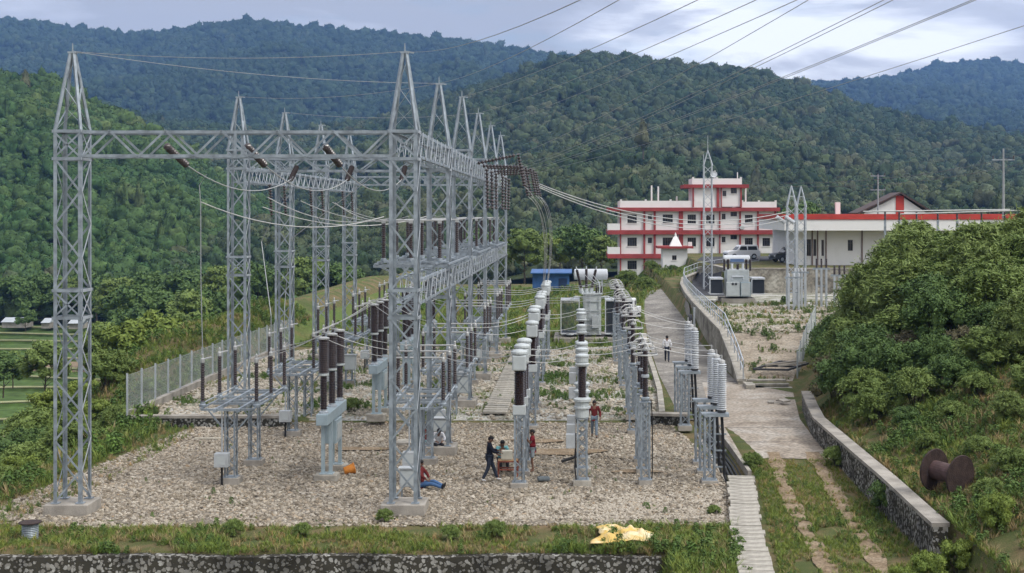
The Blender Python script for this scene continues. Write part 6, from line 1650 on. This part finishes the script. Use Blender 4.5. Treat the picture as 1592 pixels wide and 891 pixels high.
def tree_proto(seed, rx, rz, h, mt, label='', ls=0.11, nc=34, nl=110, name='broadleaf_tree', cat='tree', rb=0.16, **kw):
    r = random.Random(seed); t = thing(name, label, cat)
    me = crown_mesh('crown', seed, 1, rz / rx, nc, nl, ls, mt=mt, **kw); me.transform(Matrix.Scale(rx, 4)); me.transform(Matrix.Translation((0, 0, h)))
    o = bpy.data.objects.new('crown', me); COL.objects.link(o); o.parent = t
    trunk_mb(r, h * 1.1, rb, rx * .9).build('trunk', BARK, t)
    return t
def shrub_proto(seed, rx, rz, h, mt, ls=0.10, nc=26, nl=110, name='shrub', cat='shrub', **kw):
    r = random.Random(seed); t = thing(name, '', cat)
    me = crown_mesh('foliage', seed, 1, rz / rx, nc, nl, ls, mt=mt, **kw); me.transform(Matrix.Scale(rx, 4)); me.transform(Matrix.Translation((0, 0, h)))
    o = bpy.data.objects.new('foliage', me); COL.objects.link(o); o.parent = t
    m = MB()
    for i in range(5):
        a = i * 1.26 + r.uniform(-.3, .3); m.path([(0.06 * math.cos(a), .06 * math.sin(a), -.3), (rx * .25 * math.cos(a), rx * .25 * math.sin(a), h * .7), (rx * .6 * math.cos(a), rx * .6 * math.sin(a), h + rz * .4)], [.05, .035, .012], 5)
    m.build('stem', BARK, t); return t
def drop(o):   # remove a prototype that was only a source
    for c in kids(o):
        bpy.data.objects.remove(c)
    bpy.data.objects.remove(o)

# trees in the valley and beyond the yard
TP = [tree_proto(501, 4.4, 4.2, 4.6, LF_DARK, nc=60, nl=75, ls=0.085, cl=.27), tree_proto(502, 3.6, 4.4, 4.6, LF_MID, nc=54, nl=75, ls=0.09, cl=.28), tree_proto(503, 5.0, 4.0, 4.2, LF_DARK, nc=64, nl=75, ls=0.08, cl=.25),
      tree_proto(504, 3.2, 3.0, 3.4, LF_YEL, nc=46, nl=75, ls=0.10, cl=.28)]
VT = [  # px, py of foot, Y, kind, scale, label
 (212, 545, 225, 0, 1.25, 'round dark tree beside the rice terraces, just behind the tiny pink roof'),
 (252, 548, 218, 2, 1.15, 'broad dark tree with spreading crown, next one from the rice terraces'),
 (292, 552, 208, 1, 1.15, 'mid green tree behind the mesh fence, between dropper wire and dark trees'),
 (330, 540, 215, 0, 1.05, 'dark tree just before the second lattice tower, near the grassy slope'),
 (180, 515, 262, 1, 1.2, 'lighter green tree at the far edge of the rice terraces'),
 (232, 512, 268, 0, 1.3, 'large dark tree standing behind the round tree of the terraces'),
 (290, 505, 262, 2, 1.25, 'wide dark tree of the back row behind the fence slope'),
 (345, 500, 250, 1, 1.2, 'mid green tree of the back row seen beside the second lattice tower'),
 (400, 500, 240, 0, 1.2, 'dark tree seen between the second and third slender lattice towers'),
 (475, 492, 235, 1, 1.2, 'mid green tree seen between third and fourth slender lattice towers'),
 (525, 488, 225, 2, 1.0, 'broad dark tree seen beside the fourth slender lattice tower'),
 (22, 500, 285, 2, 1.15, 'dark tree behind the pale roofs, at the edge of the picture'),
 (62, 500, 288, 0, 1.15, 'dark tree behind the pale roofs in front of the corner tower'),
 (112, 500, 286, 1, 1.1, 'green tree seen through the corner lattice tower behind the terraces'),
 (150, 500, 282, 0, 1.2, 'dark tree between the corner tower and the terrace hut'),
 (815, 440, 215, 1, 1.0, 'mid green tree beyond the blue shed on the valley side'),
 (850, 432, 240, 3, 1.2, 'yellow green tree behind the blue shed roof'),
 (905, 432, 225, 0, 1.0, 'dark round tree behind the white conservator'),
 (935, 434, 215, 1, 0.8, 'smaller green tree at the corner of the three storey building'),
 (870, 418, 275, 2, 1.0, 'wide dark tree at the hill foot behind the blue shed'),
 (745, 440, 230, 2, 1.1, 'dark tree seen through the breaker row lattice'),
 (690, 450, 225, 3, 1.1, 'yellow green tree seen through the girder disconnectors'),
 (196, 596, 118, 3, .85, 'bright yellow green tree on the valley slope behind the corner tower'),
 (243, 580, 128, 3, .9, 'bright yellow green tree between the corner tower and the mesh fence'),
 (160, 600, 128, 1, .7, 'small green tree on the valley slope just beside the corner tower'),
 (20, 600, 150, 1, .45, 'green tree at the edge of the picture in front of the terraces'),
 (40, 515, 262, 0, .5, 'small dark tree between the pale roofs and the terraces'),
 (5, 615, 140, 0, .5, 'dark tree filling the edge of the picture below the terraces'),
 (70, 620, 120, 1, .6, 'green tree on the lower valley slope in front of the terraces'),
 (1245, 400, 262, 0, 1.2, 'dark tree in the gap between the two white buildings'),
]
for px, py, Y, k, s, lab in VT:
    p = at(px, py, Y); zg = max(p.z, -18.5)
    dup(TP[k], (p.x, Y, p.z), random.uniform(0, 6), lab, 'scattered trees around the yard', s)
for o in TP: drop(o)

# shrubs: one set of sources, many individuals
SP = [shrub_proto(601, 1.5, 1.35, 1.0, LF_DARK, nc=44, nl=190, ls=0.048, cl=.27, sprays=80), shrub_proto(602, 1.5, 1.2, 1.0, LF_MID, nc=40, nl=190, ls=0.052, cl=.27, droop=.25, sprays=130),
      shrub_proto(603, 1.5, 1.7, 1.4, LF_BAM, nc=44, nl=200, ls=0.036, asp=5.0, cl=.28, droop=.35, sprays=230), shrub_proto(604, 1.3, 1.1, 0.9, LF_YEL, nc=34, nl=160, ls=0.055, cl=.28),
      shrub_proto(605, 1.5, 1.1, 0.8, LF_BRN, nc=26, nl=100, ls=0.06, asp=3.5, cl=.32), shrub_proto(606, 1.6, 1.5, 1.1, LF_MID, nc=46, nl=190, ls=0.042, asp=3.4, cl=.25, sprays=150)]
TONE = ['dark leafy', 'mid green', 'feathery', 'yellow green', 'withered brownish', 'fine leaved green']
rr_ = random.Random(77)
def put(k, x, y, s, label, group, sz=1.0, dz=-0.15):
    return dup(SP[k], (x, y, gz(x, y) + dz), rr_.uniform(0, 6.28), label, group, (s, s, s * sz))
# east bank, rows going back from the open slope
cnt = 0
rows = [(54.6, [(11.7, 5, .55), (13.1, 1, .7), (14.7, 0, .75), (16.4, 5, .8), (18.2, 2, .85)]), (57.5, [(11.9, 1, .75), (13.4, 0, .85), (15.0, 0, .8), (16.6, 4, .75), (18.4, 0, .9)]),
        (60.0, [(11.6, 0, .95), (13.0, 0, 1.05), (14.6, 4, 1.0), (16.2, 0, 1.1), (17.9, 5, 1.1), (19.8, 1, 1.1)]),
        (63.0, [(12.2, 4, .9), (13.6, 0, 1.2), (15.2, 1, 1.25), (17.0, 0, 1.3), (18.8, 2, 1.15), (20.6, 5, 1.1), (22.4, 0, 1.2)]),
        (66.5, [(12.8, 1, .95), (14.2, 5, 1.2), (15.9, 2, 1.25), (17.8, 1, 1.2), (19.6, 2, 1.25), (21.5, 5, 1.2), (23.3, 2, 1.2)]),
        (70.5, [(13.5, 0, 1.0), (15.0, 2, 1.25), (16.8, 2, 1.3), (18.8, 5, 1.25), (20.8, 2, 1.35), (23.0, 2, 1.3)]),
        (75.0, [(14.5, 0, 1.05), (16.3, 5, 1.2), (18.4, 2, 1.3), (20.6, 1, 1.2), (23.0, 2, 1.4), (25.4, 2, 1.4)]),
        (80.5, [(15.3, 1, .9), (17.4, 0, 1.05), (19.8, 2, 1.2)])]
for i, (x, y, k, s) in enumerate(((12.2, 47.5, 5, .28), (13.6, 49.5, 1, .42), (15.1, 51.5, 1, .5), (12.4, 51.8, 0, .42), (14.6, 46.5, 2, .38), (13.0, 44.3, 1, .34), (16.3, 49.2, 5, .5), (12.1, 40.2, 1, .36), (13.2, 41.6, 5, .34))):
    put(k, x, y, s, '%s low bush on the open grassy slope, %s of its scatter' % (TONE[k], ORD[i]), 'low bushes on the open slope')
for ri, (y, L_) in enumerate(rows):
    for xi, (x, k, s) in enumerate(L_):
        put(k, x + rr_.uniform(-.3, .3), y + rr_.uniform(-.5, .5), s, '%s bush in the east thicket, %s row back, %s from the road' % (TONE[k], ORD[ri], ORD[xi]), 'bushes covering the east bank', rr_.uniform(.85, 1.2))
# bushes on the valley slope west of the yard
wl = [(-21.9, 46.5, 3, .5), (-23.5, 48.5, 1, .9), (-21.6, 51, 1, .55), (-24.5, 52.5, 0, 1.0), (-22.3, 54.5, 3, .7), (-26.5, 50, 5, 1.1), (-23.4, 57.5, 1, .9), (-25.6, 59.5, 0, 1.1), (-22.4, 60.5, 5, .8), (-27.5, 56, 1, 1.2), (-24.2, 64, 3, 1.0), (-22.6, 67, 1, .6), (-26.5, 66, 0, 1.15), (-29.5, 62, 5, 1.3), (-25.2, 71, 3, .8), (-23.2, 74, 1, .55), (-28.5, 72, 1, 1.2), (-27, 78, 5, .9), (-31, 80, 3, 1.3), (-33, 70, 0, 1.6), (-32, 88, 3, 1.1)]
for i, (x, y, k, s) in enumerate(wl):
    put(k, x, y, s, '%s bush on the valley slope, %s counted from the corner tower' % (TONE[k], (ORD + ['thirteenth', 'fourteenth', 'fifteenth', 'sixteenth', 'seventeenth', 'eighteenth', 'nineteenth', 'twentieth', 'twenty-first'])[i]), 'bushes on the valley slope')
# singles
singles = [(0, *gd(1044, 420, 2.4)[:2], .8, 'round clipped dark bush beside the small white hut'),
           ]
for px, py, Y, k, s, lab in ((1046, 420, 168, 0, .42, 'round dark bush beside the door of the small white hut'), (1012, 421, 176, 1, .62, 'green bush in front of the three storey building corner'), (1000, 436, 176, 0, .5, 'darker bush touching the three storey building wall'),
                             (1003, 446, 150, 1, .7, 'loose shrub on the lawn below the three storey building'), (975, 440, 155, 5, .8, 'low shrub on the lawn edge behind the small truck')):
    p = at(px, py, Y); dup(SP[k], (p.x, Y, ghs(p.x, Y)), 1.0, lab, 'bushes on the lawn', s)
for px, py, k, s, lab in ((362, 832, 1, .22, 'small weedy bush at the gravel edge in front of the disconnector'), (598, 812, 5, .17, 'small weedy bush at the foot of the broad front tower'), (1110, 800, 1, .15, 'low weedy bush at the gravel corner near the slab walkway'),
                          (1300, 722, 1, .34, 'bush where the forecourt meets the stone wall'), (1170, 726, 5, .24, 'low bush at the forecourt corner by the slab walkway'), (1385, 668, 0, .5, 'dark bush just above the stone wall coping'),
                          (770, 838, 5, .22, 'tiny bush in the front grass near the tarpaulin'), (470, 835, 1, .20, 'tiny bush in the middle of the front grass strip'), (548, 640, 1, .3, 'weedy bush in the rear yard beyond the second breaker'), (700, 838, 1, .2, 'tiny bush in the front grass below the seated people')):
    p = gd(px, py, 0.0 if py > 660 else 0.4); z = gz(p.x, p.y); p = gd(px, py, z); put(k, p.x, p.y, s, lab, 'small wild bushes', 1.1, -.04)
for i, (x, y, s) in enumerate(((9.3, 36.2, .42), (10.3, 36.9, .5), (11.4, 37.0, .42), (8.4, 35.6, .34))):
    put(3, x, y, s, 'bright yellow green young bush at the bottom corner, %s from the wall end' % ORD[i], 'yellow green bushes at the wall end', 1.3)
for o in SP: drop(o)
# pine on the near hillside
cm = [far_crown('conifer_source', 900, True, 500)]
for px, py, Y, s, lab in ((55, 262, 520, 9, 'lone pale pine standing out on the western hillside'), (40, 150, 600, 9, 'pine on the western ridge line'), (1000, 240, 560, 11, 'taller tree standing out on the hillside above the three storey building')):
    t = thing('hill_pine', lab, 'tree', at(px, py, Y)); o = bpy.data.objects.new('crown', cm[0].data.copy()); o.data.materials[0] = leafmat('pine_needles', (0.075, 0.085, 0.04), (0.11, 0.11, 0.05)); COL.objects.link(o); o.parent = t; o.scale = (s * .38, s * .38, s * .5); o.location = (0, 0, s * .75)
    MB().tube((0, 0, -2), (0, 0, s * 1.1), .35, .1).build('trunk', BARK, t)

# ------------------------------------------------------------------ rice terraces and huts in the valley
for i in range(-4, 9):
    mb = MB(); n = 60; vs = []; fs = []; z = -17.6 + i * 0.52
    def ed(i, x): return 196 + 11 * i + 3.2 * math.sin(x / 16 + i * .7) + 1.6 * math.sin(x / 6.5 + i * 1.9)
    for j in range(n):
        x = -170 + 150 * j / (n - 1); y0, y1 = ed(i, x), ed(i + 1, x)
        vs += [(x, y0 - .25, z - .6), (x, y0, z), (x, y1 + .05, z)]
    for j in range(n - 1):
        a, b = j * 3, (j + 1) * 3; fs += [(a, b, b + 1, a + 1), (a + 1, b + 1, b + 2, a + 2)]
    mb.add(vs, fs); tag(mb.build('rice_terrace_field', DIRTM if i == 3 else RICEM), kind='structure')
    mb = MB(); mb.path([(-170 + 150 * j / (n - 1), ed(i, -170 + 150 * j / (n - 1)), z + .03) for j in range(n)], .22, 5)
    tag(mb.build('terrace_path', ramp_mat('dry_bund_%d' % i, [(0.3, (0.22, 0.22, 0.11)), (0.7, (0.34, 0.34, 0.20))], .2)), kind='structure')
def hut(px0, px1, py0, py1, Y, label, roof, h=2.2):
    a, b = at(px0, py0, Y), at(px1, py1, Y); t = thing('valley_hut', label, 'hut', ((a.x + b.x) / 2, Y, b.z - .7)); w = b.x - a.x; hh = a.z - b.z + .9
    MB().box((0, 2, hh / 2 - .3), (w * .96, 4, hh)).build('wall', CONC, t)
    m = MB(); m.add([(-w / 2, -.4, hh - .3), (w / 2, -.4, hh - .3), (w / 2, 2, hh + .5), (-w / 2, 2, hh + .5), (w / 2, 4.4, hh - .3), (-w / 2, 4.4, hh - .3)], [(0, 1, 2, 3), (3, 2, 4, 5), (0, 3, 5), (1, 4, 2)]); m.build('roof', roof, t)
WR = mat('pale_roof_sheet', (0.42, 0.45, 0.47), 0.6, 0, .1, .4); PR = mat('pink_roof_sheet', (0.42, 0.30, 0.26), 0.7, 0, .1, .4)
hut(2, 40, 500, 502, 275, 'long low hut with pale roof in the valley by the picture edge', WR); hut(64, 78, 501, 503, 276, 'tiny pale roofed hut just before the corner tower', WR)
hut(106, 126, 502, 504, 272, 'pale roofed hut seen through the corner tower', WR); hut(162, 186, 517, 519, 243, 'tiny pink roofed hut above the rice terraces', PR)

# ------------------------------------------------------------------ people
def skin_obj(name, V, E, Rr, m, parent, root=0, sub=2):
    me = bpy.data.meshes.new(name); me.from_pydata([tuple(v) for v in V], E, []); me.update(); me.materials.append(m)
    o = bpy.data.objects.new(name, me); COL.objects.link(o); o.parent = parent
    sk = o.modifiers.new('Skin', 'SKIN'); sk.use_smooth_shade = True
    if not me.skin_vertices: bpy.context.view_layer.update()
    d = me.skin_vertices[0].data
    for i, r in enumerate(Rr):
        d[i].radius = (r, r) if not hasattr(r, '__len__') else r
    d[root].use_root = True
    sb = o.modifiers.new('Subsurf', 'SUBSURF'); sb.levels = sub; sb.render_levels = sub
    return o
SKIN = mat('brown_skin', (0.16, 0.085, 0.055), 0.6, 0, .1, 4, spec=.3); HAIR = mat('black_hair', (0.012, 0.01, 0.01), 0.7)
def cloth(name, c): return mat(name, c, 0.85, 0, .15, 6, spec=.1)
BASE = dict(pelvis=(0, 0, .93), waist=(0, 0, 1.06), chest=(0, 0, 1.27), neck=(0, 0, 1.44), head=(0, -.015, 1.56), top=(0, 0, 1.64),
            sL=(.175, 0, 1.385), sR=(-.175, 0, 1.385), eL=(.235, .03, 1.11), eR=(-.235, .03, 1.11), wL=(.23, -.05, .88), wR=(-.23, -.05, .88),
            hL=(.09, 0, .90), hR=(-.09, 0, .90), kL=(.10, -.02, .49), kR=(-.10, -.02, .49), aL=(.10, .02, .09), aR=(-.10, .02, .09), tL=(.115, -.15, .04), tR=(-.115, -.15, .04))
def person(label, loc, rz, pose, shirt, trousers, long_sleeve=True, shorts=False, shoes=None, height=1.66, skirt=None):
    t = thing('person', label, 'person', loc, rz); J = dict(BASE); J.update(pose); J = {k: Vector(v) for k, v in J.items()}
    names = list(J); V = [J[n] for n in names]; ix = {n: i for i, n in enumerate(names)}
    E = [('pelvis', 'waist'), ('waist', 'chest'), ('chest', 'neck'), ('neck', 'head'), ('head', 'top'), ('chest', 'sL'), ('chest', 'sR'), ('sL', 'eL'), ('eL', 'wL'), ('sR', 'eR'), ('eR', 'wR'), ('pelvis', 'hL'), ('pelvis', 'hR'), ('hL', 'kL'), ('kL', 'aL'), ('aL', 'tL'), ('hR', 'kR'), ('kR', 'aR'), ('aR', 'tR')]
    E = [(ix[a], ix[b]) for a, b in E]
    rad = dict(pelvis=(.135, .105), waist=(.125, .095), chest=(.15, .11), neck=.052, head=(.078, .092), top=(.06, .075), sL=.062, sR=.062, eL=.042, eR=.042, wL=.027, wR=.027, hL=.085, hR=.085, kL=.055, kR=.055, aL=.036, aR=.036, tL=.03, tR=.03)
    Rr = [rad[n] for n in names]
    hd = J['head']; up = (J['top'] - J['neck']).normalized(); fw = Vector((0, -1, 0)); fw = (fw - up * fw.dot(up)).normalized()
    V.append(hd + fw * .112 - up * .01); Rr.append(.014); E.append((ix['head'], len(V) - 1))          # nose
    for s in (-1, 1):
        V.append(hd + Vector((s * .092, .01, 0))); Rr.append(.018); E.append((ix['head'], len(V) - 1)) # ears
    for s in ('L', 'R'):
        w = J['w' + s]; d = (w - J['e' + s]).normalized(); side = d.cross(Vector((0, 0, 1)) if abs(d.z) < .8 else Vector((0, 1, 0))).normalized(); pn = d.cross(side)
        V.append(w + d * .065); Rr.append((.032, .020)); pi_ = len(V) - 1; E.append((ix['w' + s], pi_))
        for f in range(4):
            o = (f - 1.5) * .019; L_ = [.062, .074, .070, .054][f]
            V.append(w + d * .105 + side * o); Rr.append(.0095); E.append((pi_, len(V) - 1)); a = len(V) - 1
            V.append(w + d * (.105 + L_ * .5) + side * o * 1.1 + pn * .012); Rr.append(.0085); E.append((a, len(V) - 1))
            V.append(w + d * (.105 + L_ * .8) + side * o * 1.1 + pn * .035); Rr.append(.007); E.append((len(V) - 2, len(V) - 1))
        V.append(w + d * .05 + side * .042); Rr.append(.010); E.append((pi_, len(V) - 1)); V.append(w + d * .085 + side * .058 + pn * .012); Rr.append(.008); E.append((len(V) - 2, len(V) - 1))
    skin_obj('body', V, E, Rr, SKIN, t, ix['pelvis'])
    def garment(name, ns, es, rd, m):
        i2 = {n: i for i, n in enumerate(ns)}; return skin_obj(name, [J[n] if isinstance(n, str) else n for n in ns], [(i2[a], i2[b]) for a, b in es], rd, m, t, 0)
    J['cL'] = J['sL'].lerp(J['eL'], .62); J['cR'] = J['sR'].lerp(J['eR'], .62); J['mL'] = J['eL'].lerp(J['wL'], .92); J['mR'] = J['eR'].lerp(J['wR'], .92); J['hem'] = J['pelvis'] - (J['waist'] - J['pelvis']) * .35; J['col'] = J['chest'].lerp(J['neck'], .62)
    ns = ['pelvis', 'hem', 'waist', 'chest', 'col', 'sL', 'sR']; es = [('pelvis', 'hem'), ('pelvis', 'waist'), ('waist', 'chest'), ('chest', 'col'), ('chest', 'sL'), ('chest', 'sR')]; rd = [(.155, .125), (.155, .125), (.148, .118), (.172, .13), .075, .085, .085]
    if long_sleeve: ns += ['eL', 'mL', 'eR', 'mR']; es += [('sL', 'eL'), ('eL', 'mL'), ('sR', 'eR'), ('eR', 'mR')]; rd += [.062, .045, .062, .045]
    elif long_sleeve is not None and long_sleeve is not False: pass
    elif long_sleeve is False: ns += ['cL', 'cR']; es += [('sL', 'cL'), ('sR', 'cR')]; rd += [.066, .066]
    garment('shirt', ns, es, rd, shirt)
    J['bL'] = J['kL'].lerp(J['hL'], .12); J['bR'] = J['kR'].lerp(J['hR'], .12)
    if shorts: ns = ['pelvis', 'hL', 'bL', 'hR', 'bR']; es = [('pelvis', 'hL'), ('hL', 'bL'), ('pelvis', 'hR'), ('hR', 'bR')]; rd = [(.148, .118), .108, .098, .108, .098]
    else: ns = ['pelvis', 'hL', 'kL', 'aL', 'hR', 'kR', 'aR']; es = [('pelvis', 'hL'), ('hL', 'kL'), ('kL', 'aL'), ('pelvis', 'hR'), ('hR', 'kR'), ('kR', 'aR')]; rd = [(.146, .116), .104, .074, .058, .104, .074, .058]
    garment('trousers' if not shorts else 'shorts', ns, es, rd, trousers)
    for s in ('L', 'R'):
        a, b = J['a' + s], J['t' + s]; d = (b - a); skin_obj('shoe', [a + d * -.22 - Vector((0, 0, .02)), a + d * .45 + Vector((0, 0, -.015)), b], [(0, 1), (1, 2)], [(.044, .045), (.048, .042), (.043, .03)], shoes or BLACK, t, 0, 2)
    IV, IF = ico(3); vs = []; 
    Mr = Matrix((fw.cross(up), fw, up)).transposed()
    P = []
    for q in IV:
        v = Vector((q[0] * .093, q[1] * .108, q[2] * .108)); hh = (q[2] > .12 - .35 * (q[1] < 0) * 0 + .35 * max(0, q[1])) or (q[1] < -.25 and q[2] > -.55)
        k = 1.06 if hh else .80; P.append(hd + up * .028 + Mr @ (v * k))
    mb = MB(); mb.add(P, IF); mb.build('hair', HAIR, t, smooth=True)
    for s in (-1, 1): mb = MB(); mb.lathe([(0.001, -.008), (.009, 0), (.001, .008)], hd + fw * .088 + fw.cross(up) * s * .034 + up * .012, 8); mb.build('eye', BLACK, t)
    t.scale = (height / 1.68,) * 3
    return t
def facing(dx, dy):  # local -Y points to (dx, dy)
    return math.atan2(dy, dx) + PI / 2
C_BLACK = cloth('black_hoodie', (0.018, 0.02, 0.03)); C_DJ = cloth('dark_jeans', (0.035, 0.042, 0.06)); C_TEAL = cloth('teal_cloth', (0.16, 0.38, 0.40)); C_RED = cloth('red_vest', (0.19, 0.022, 0.028)); C_GREY = cloth('grey_shorts_cloth', (0.25, 0.28, 0.30))
C_WHITE = cloth('white_shirt_cloth', (0.66, 0.66, 0.68)); C_BLUE = cloth('blue_jeans', (0.06, 0.12, 0.24)); C_DRED = cloth('dark_red_jacket', (0.12, 0.022, 0.022)); C_DK = cloth('dark_cloth', (0.03, 0.03, 0.035)); C_GB = cloth('grey_blue_trousers', (0.16, 0.20, 0.24))
WSH = cloth('white_shoes', (0.6, 0.6, 0.6))
g0 = 0.04
stride = dict(kL=(.10, -.16, .50), aL=(.11, -.30, .10), tL=(.12, -.46, .05), kR=(-.10, .06, .49), aR=(-.11, .26, .11), tR=(-.115, .12, .05), pelvis=(0, -.0, .90))
p = gd(761, 750, 0); person('person in black hoodie and dark trousers working at the red iron stand', (p.x, p.y, g0), facing(1, .15), dict(stride, eL=(.24, -.10, 1.14), wL=(.16, -.34, 1.12), eR=(-.24, -.12, 1.13), wR=(-.14, -.36, 1.08), head=(0, -.05, 1.55), top=(0, -.06, 1.63)), C_BLACK, C_DJ, shoes=WSH, height=1.66)
sit = dict(pelvis=(0, .1, .40), waist=(0, .08, .54), chest=(0, .0, .76), neck=(0, -.05, .93), head=(0, -.10, 1.04), top=(0, -.10, 1.12), sL=(.175, -.02, .87), sR=(-.175, -.02, .87), eL=(.25, -.16, .66), eR=(-.25, -.16, .66), wL=(.14, -.36, .62), wR=(-.14, -.36, .62),
           hL=(.09, .08, .38), hR=(-.09, .08, .38), kL=(.14, -.34, .46), kR=(-.14, -.34, .46), aL=(.13, -.36, .09), aR=(-.13, -.36, .09), tL=(.14, -.52, .04), tR=(-.14, -.52, .04))
p = gd(779, 738, 0); person('person in teal shirt sitting behind the red iron stand', (p.x, p.y + .55, g0 + .04), facing(.3, -1), sit, C_TEAL, C_DK, long_sleeve=False)
tag(MB().box((0, 0, 0), (.42, .42, .34)).build('seat_block', CONCL, None, (p.x + .0, p.y + .72, .2), bevel=.02), 'pale concrete block under the person in the teal shirt', 'block')
p = gd(828, 735, 0); person('person in red vest and grey shorts with hands raised near the grey heads', (p.x, p.y, g0), facing(-1, -.1), dict(eL=(.22, -.12, 1.16), wL=(.12, -.22, 1.36), eR=(-.22, -.10, 1.14), wR=(-.08, -.24, 1.26), kL=(.10, -.04, .49)), C_RED, C_GREY, long_sleeve=False, shorts=True, shoes=SKIN, height=1.6)
p = gd(924, 681, 0); person('person in dark red open jacket walking along the rear of the gravel', (p.x, p.y, g0), facing(-.05, -1), dict(stride, eL=(.27, .02, 1.12), eR=(-.27, .02, 1.12), wL=(.27, -.12, .92), wR=(-.27, .06, .9)), C_DRED, C_GB, height=1.6)
p = gd(1037, 563, 0.42); person('person in white shirt and dark jeans walking away on the road', (p.x, p.y, ghs(p.x, p.y) + .02), facing(.1, 1), dict(stride, eL=(.27, .03, 1.12), eR=(-.27, .03, 1.12)), C_WHITE, C_DJ, height=1.68)
p = gd(681, 706, 0); person('person in white shirt bent forward sitting on the ground slab beneath the disconnector', (p.x, p.y + .1, g0 - .08), facing(.25, -1), dict(sit, head=(0, -.2, 1.0), top=(0, -.25, 1.07), neck=(0, -.1, .92)), C_WHITE, C_DK)
tag(MB().box((0, 0, 0), (.5, .4, .2)).build('seat_block', CONCL, None, (p.x, p.y + .25, .13), bevel=.02), 'low concrete block under the person in the white shirt', 'block')
lay = dict(pelvis=(0, .3, .14), waist=(0, .36, .28), chest=(0, .42, .50), neck=(0, .40, .68), head=(0, .36, .80), top=(0, .36, .88), sL=(.175, .42, .62), sR=(-.175, .42, .62), eL=(.24, .22, .42), eR=(-.24, .22, .42), wL=(.12, .02, .34), wR=(-.12, .02, .34),
           hL=(.09, .26, .13), hR=(-.09, .26, .13), kL=(.11, -.16, .26), kR=(-.11, -.20, .20), aL=(.12, -.56, .09), aR=(-.12, -.60, .09), tL=(.14, -.62, .24), tR=(-.14, -.66, .24))
p = gd(672, 762, 0); person('person in blue jeans with outstretched legs leaning against the broad front tower', (p.x - .15, p.y + .1, g0), facing(1, -.35), dict(lay, waist=(0, .30, .34), chest=(0, .36, .58), neck=(0, .34, .77), head=(0, .30, .89), top=(0, .30, .97), sL=(.175, .36, .70), sR=(-.175, .36, .70), eL=(.24, .16, .48), eR=(-.24, .16, .48)), C_DRED, C_BLUE)
p = gd(662, 700, 0); person('person in red top and teal trousers sitting half hidden behind the tower leg', (p.x, p.y + .2, g0 - .1), facing(.6, -1), sit, C_RED, C_TEAL, long_sleeve=False)
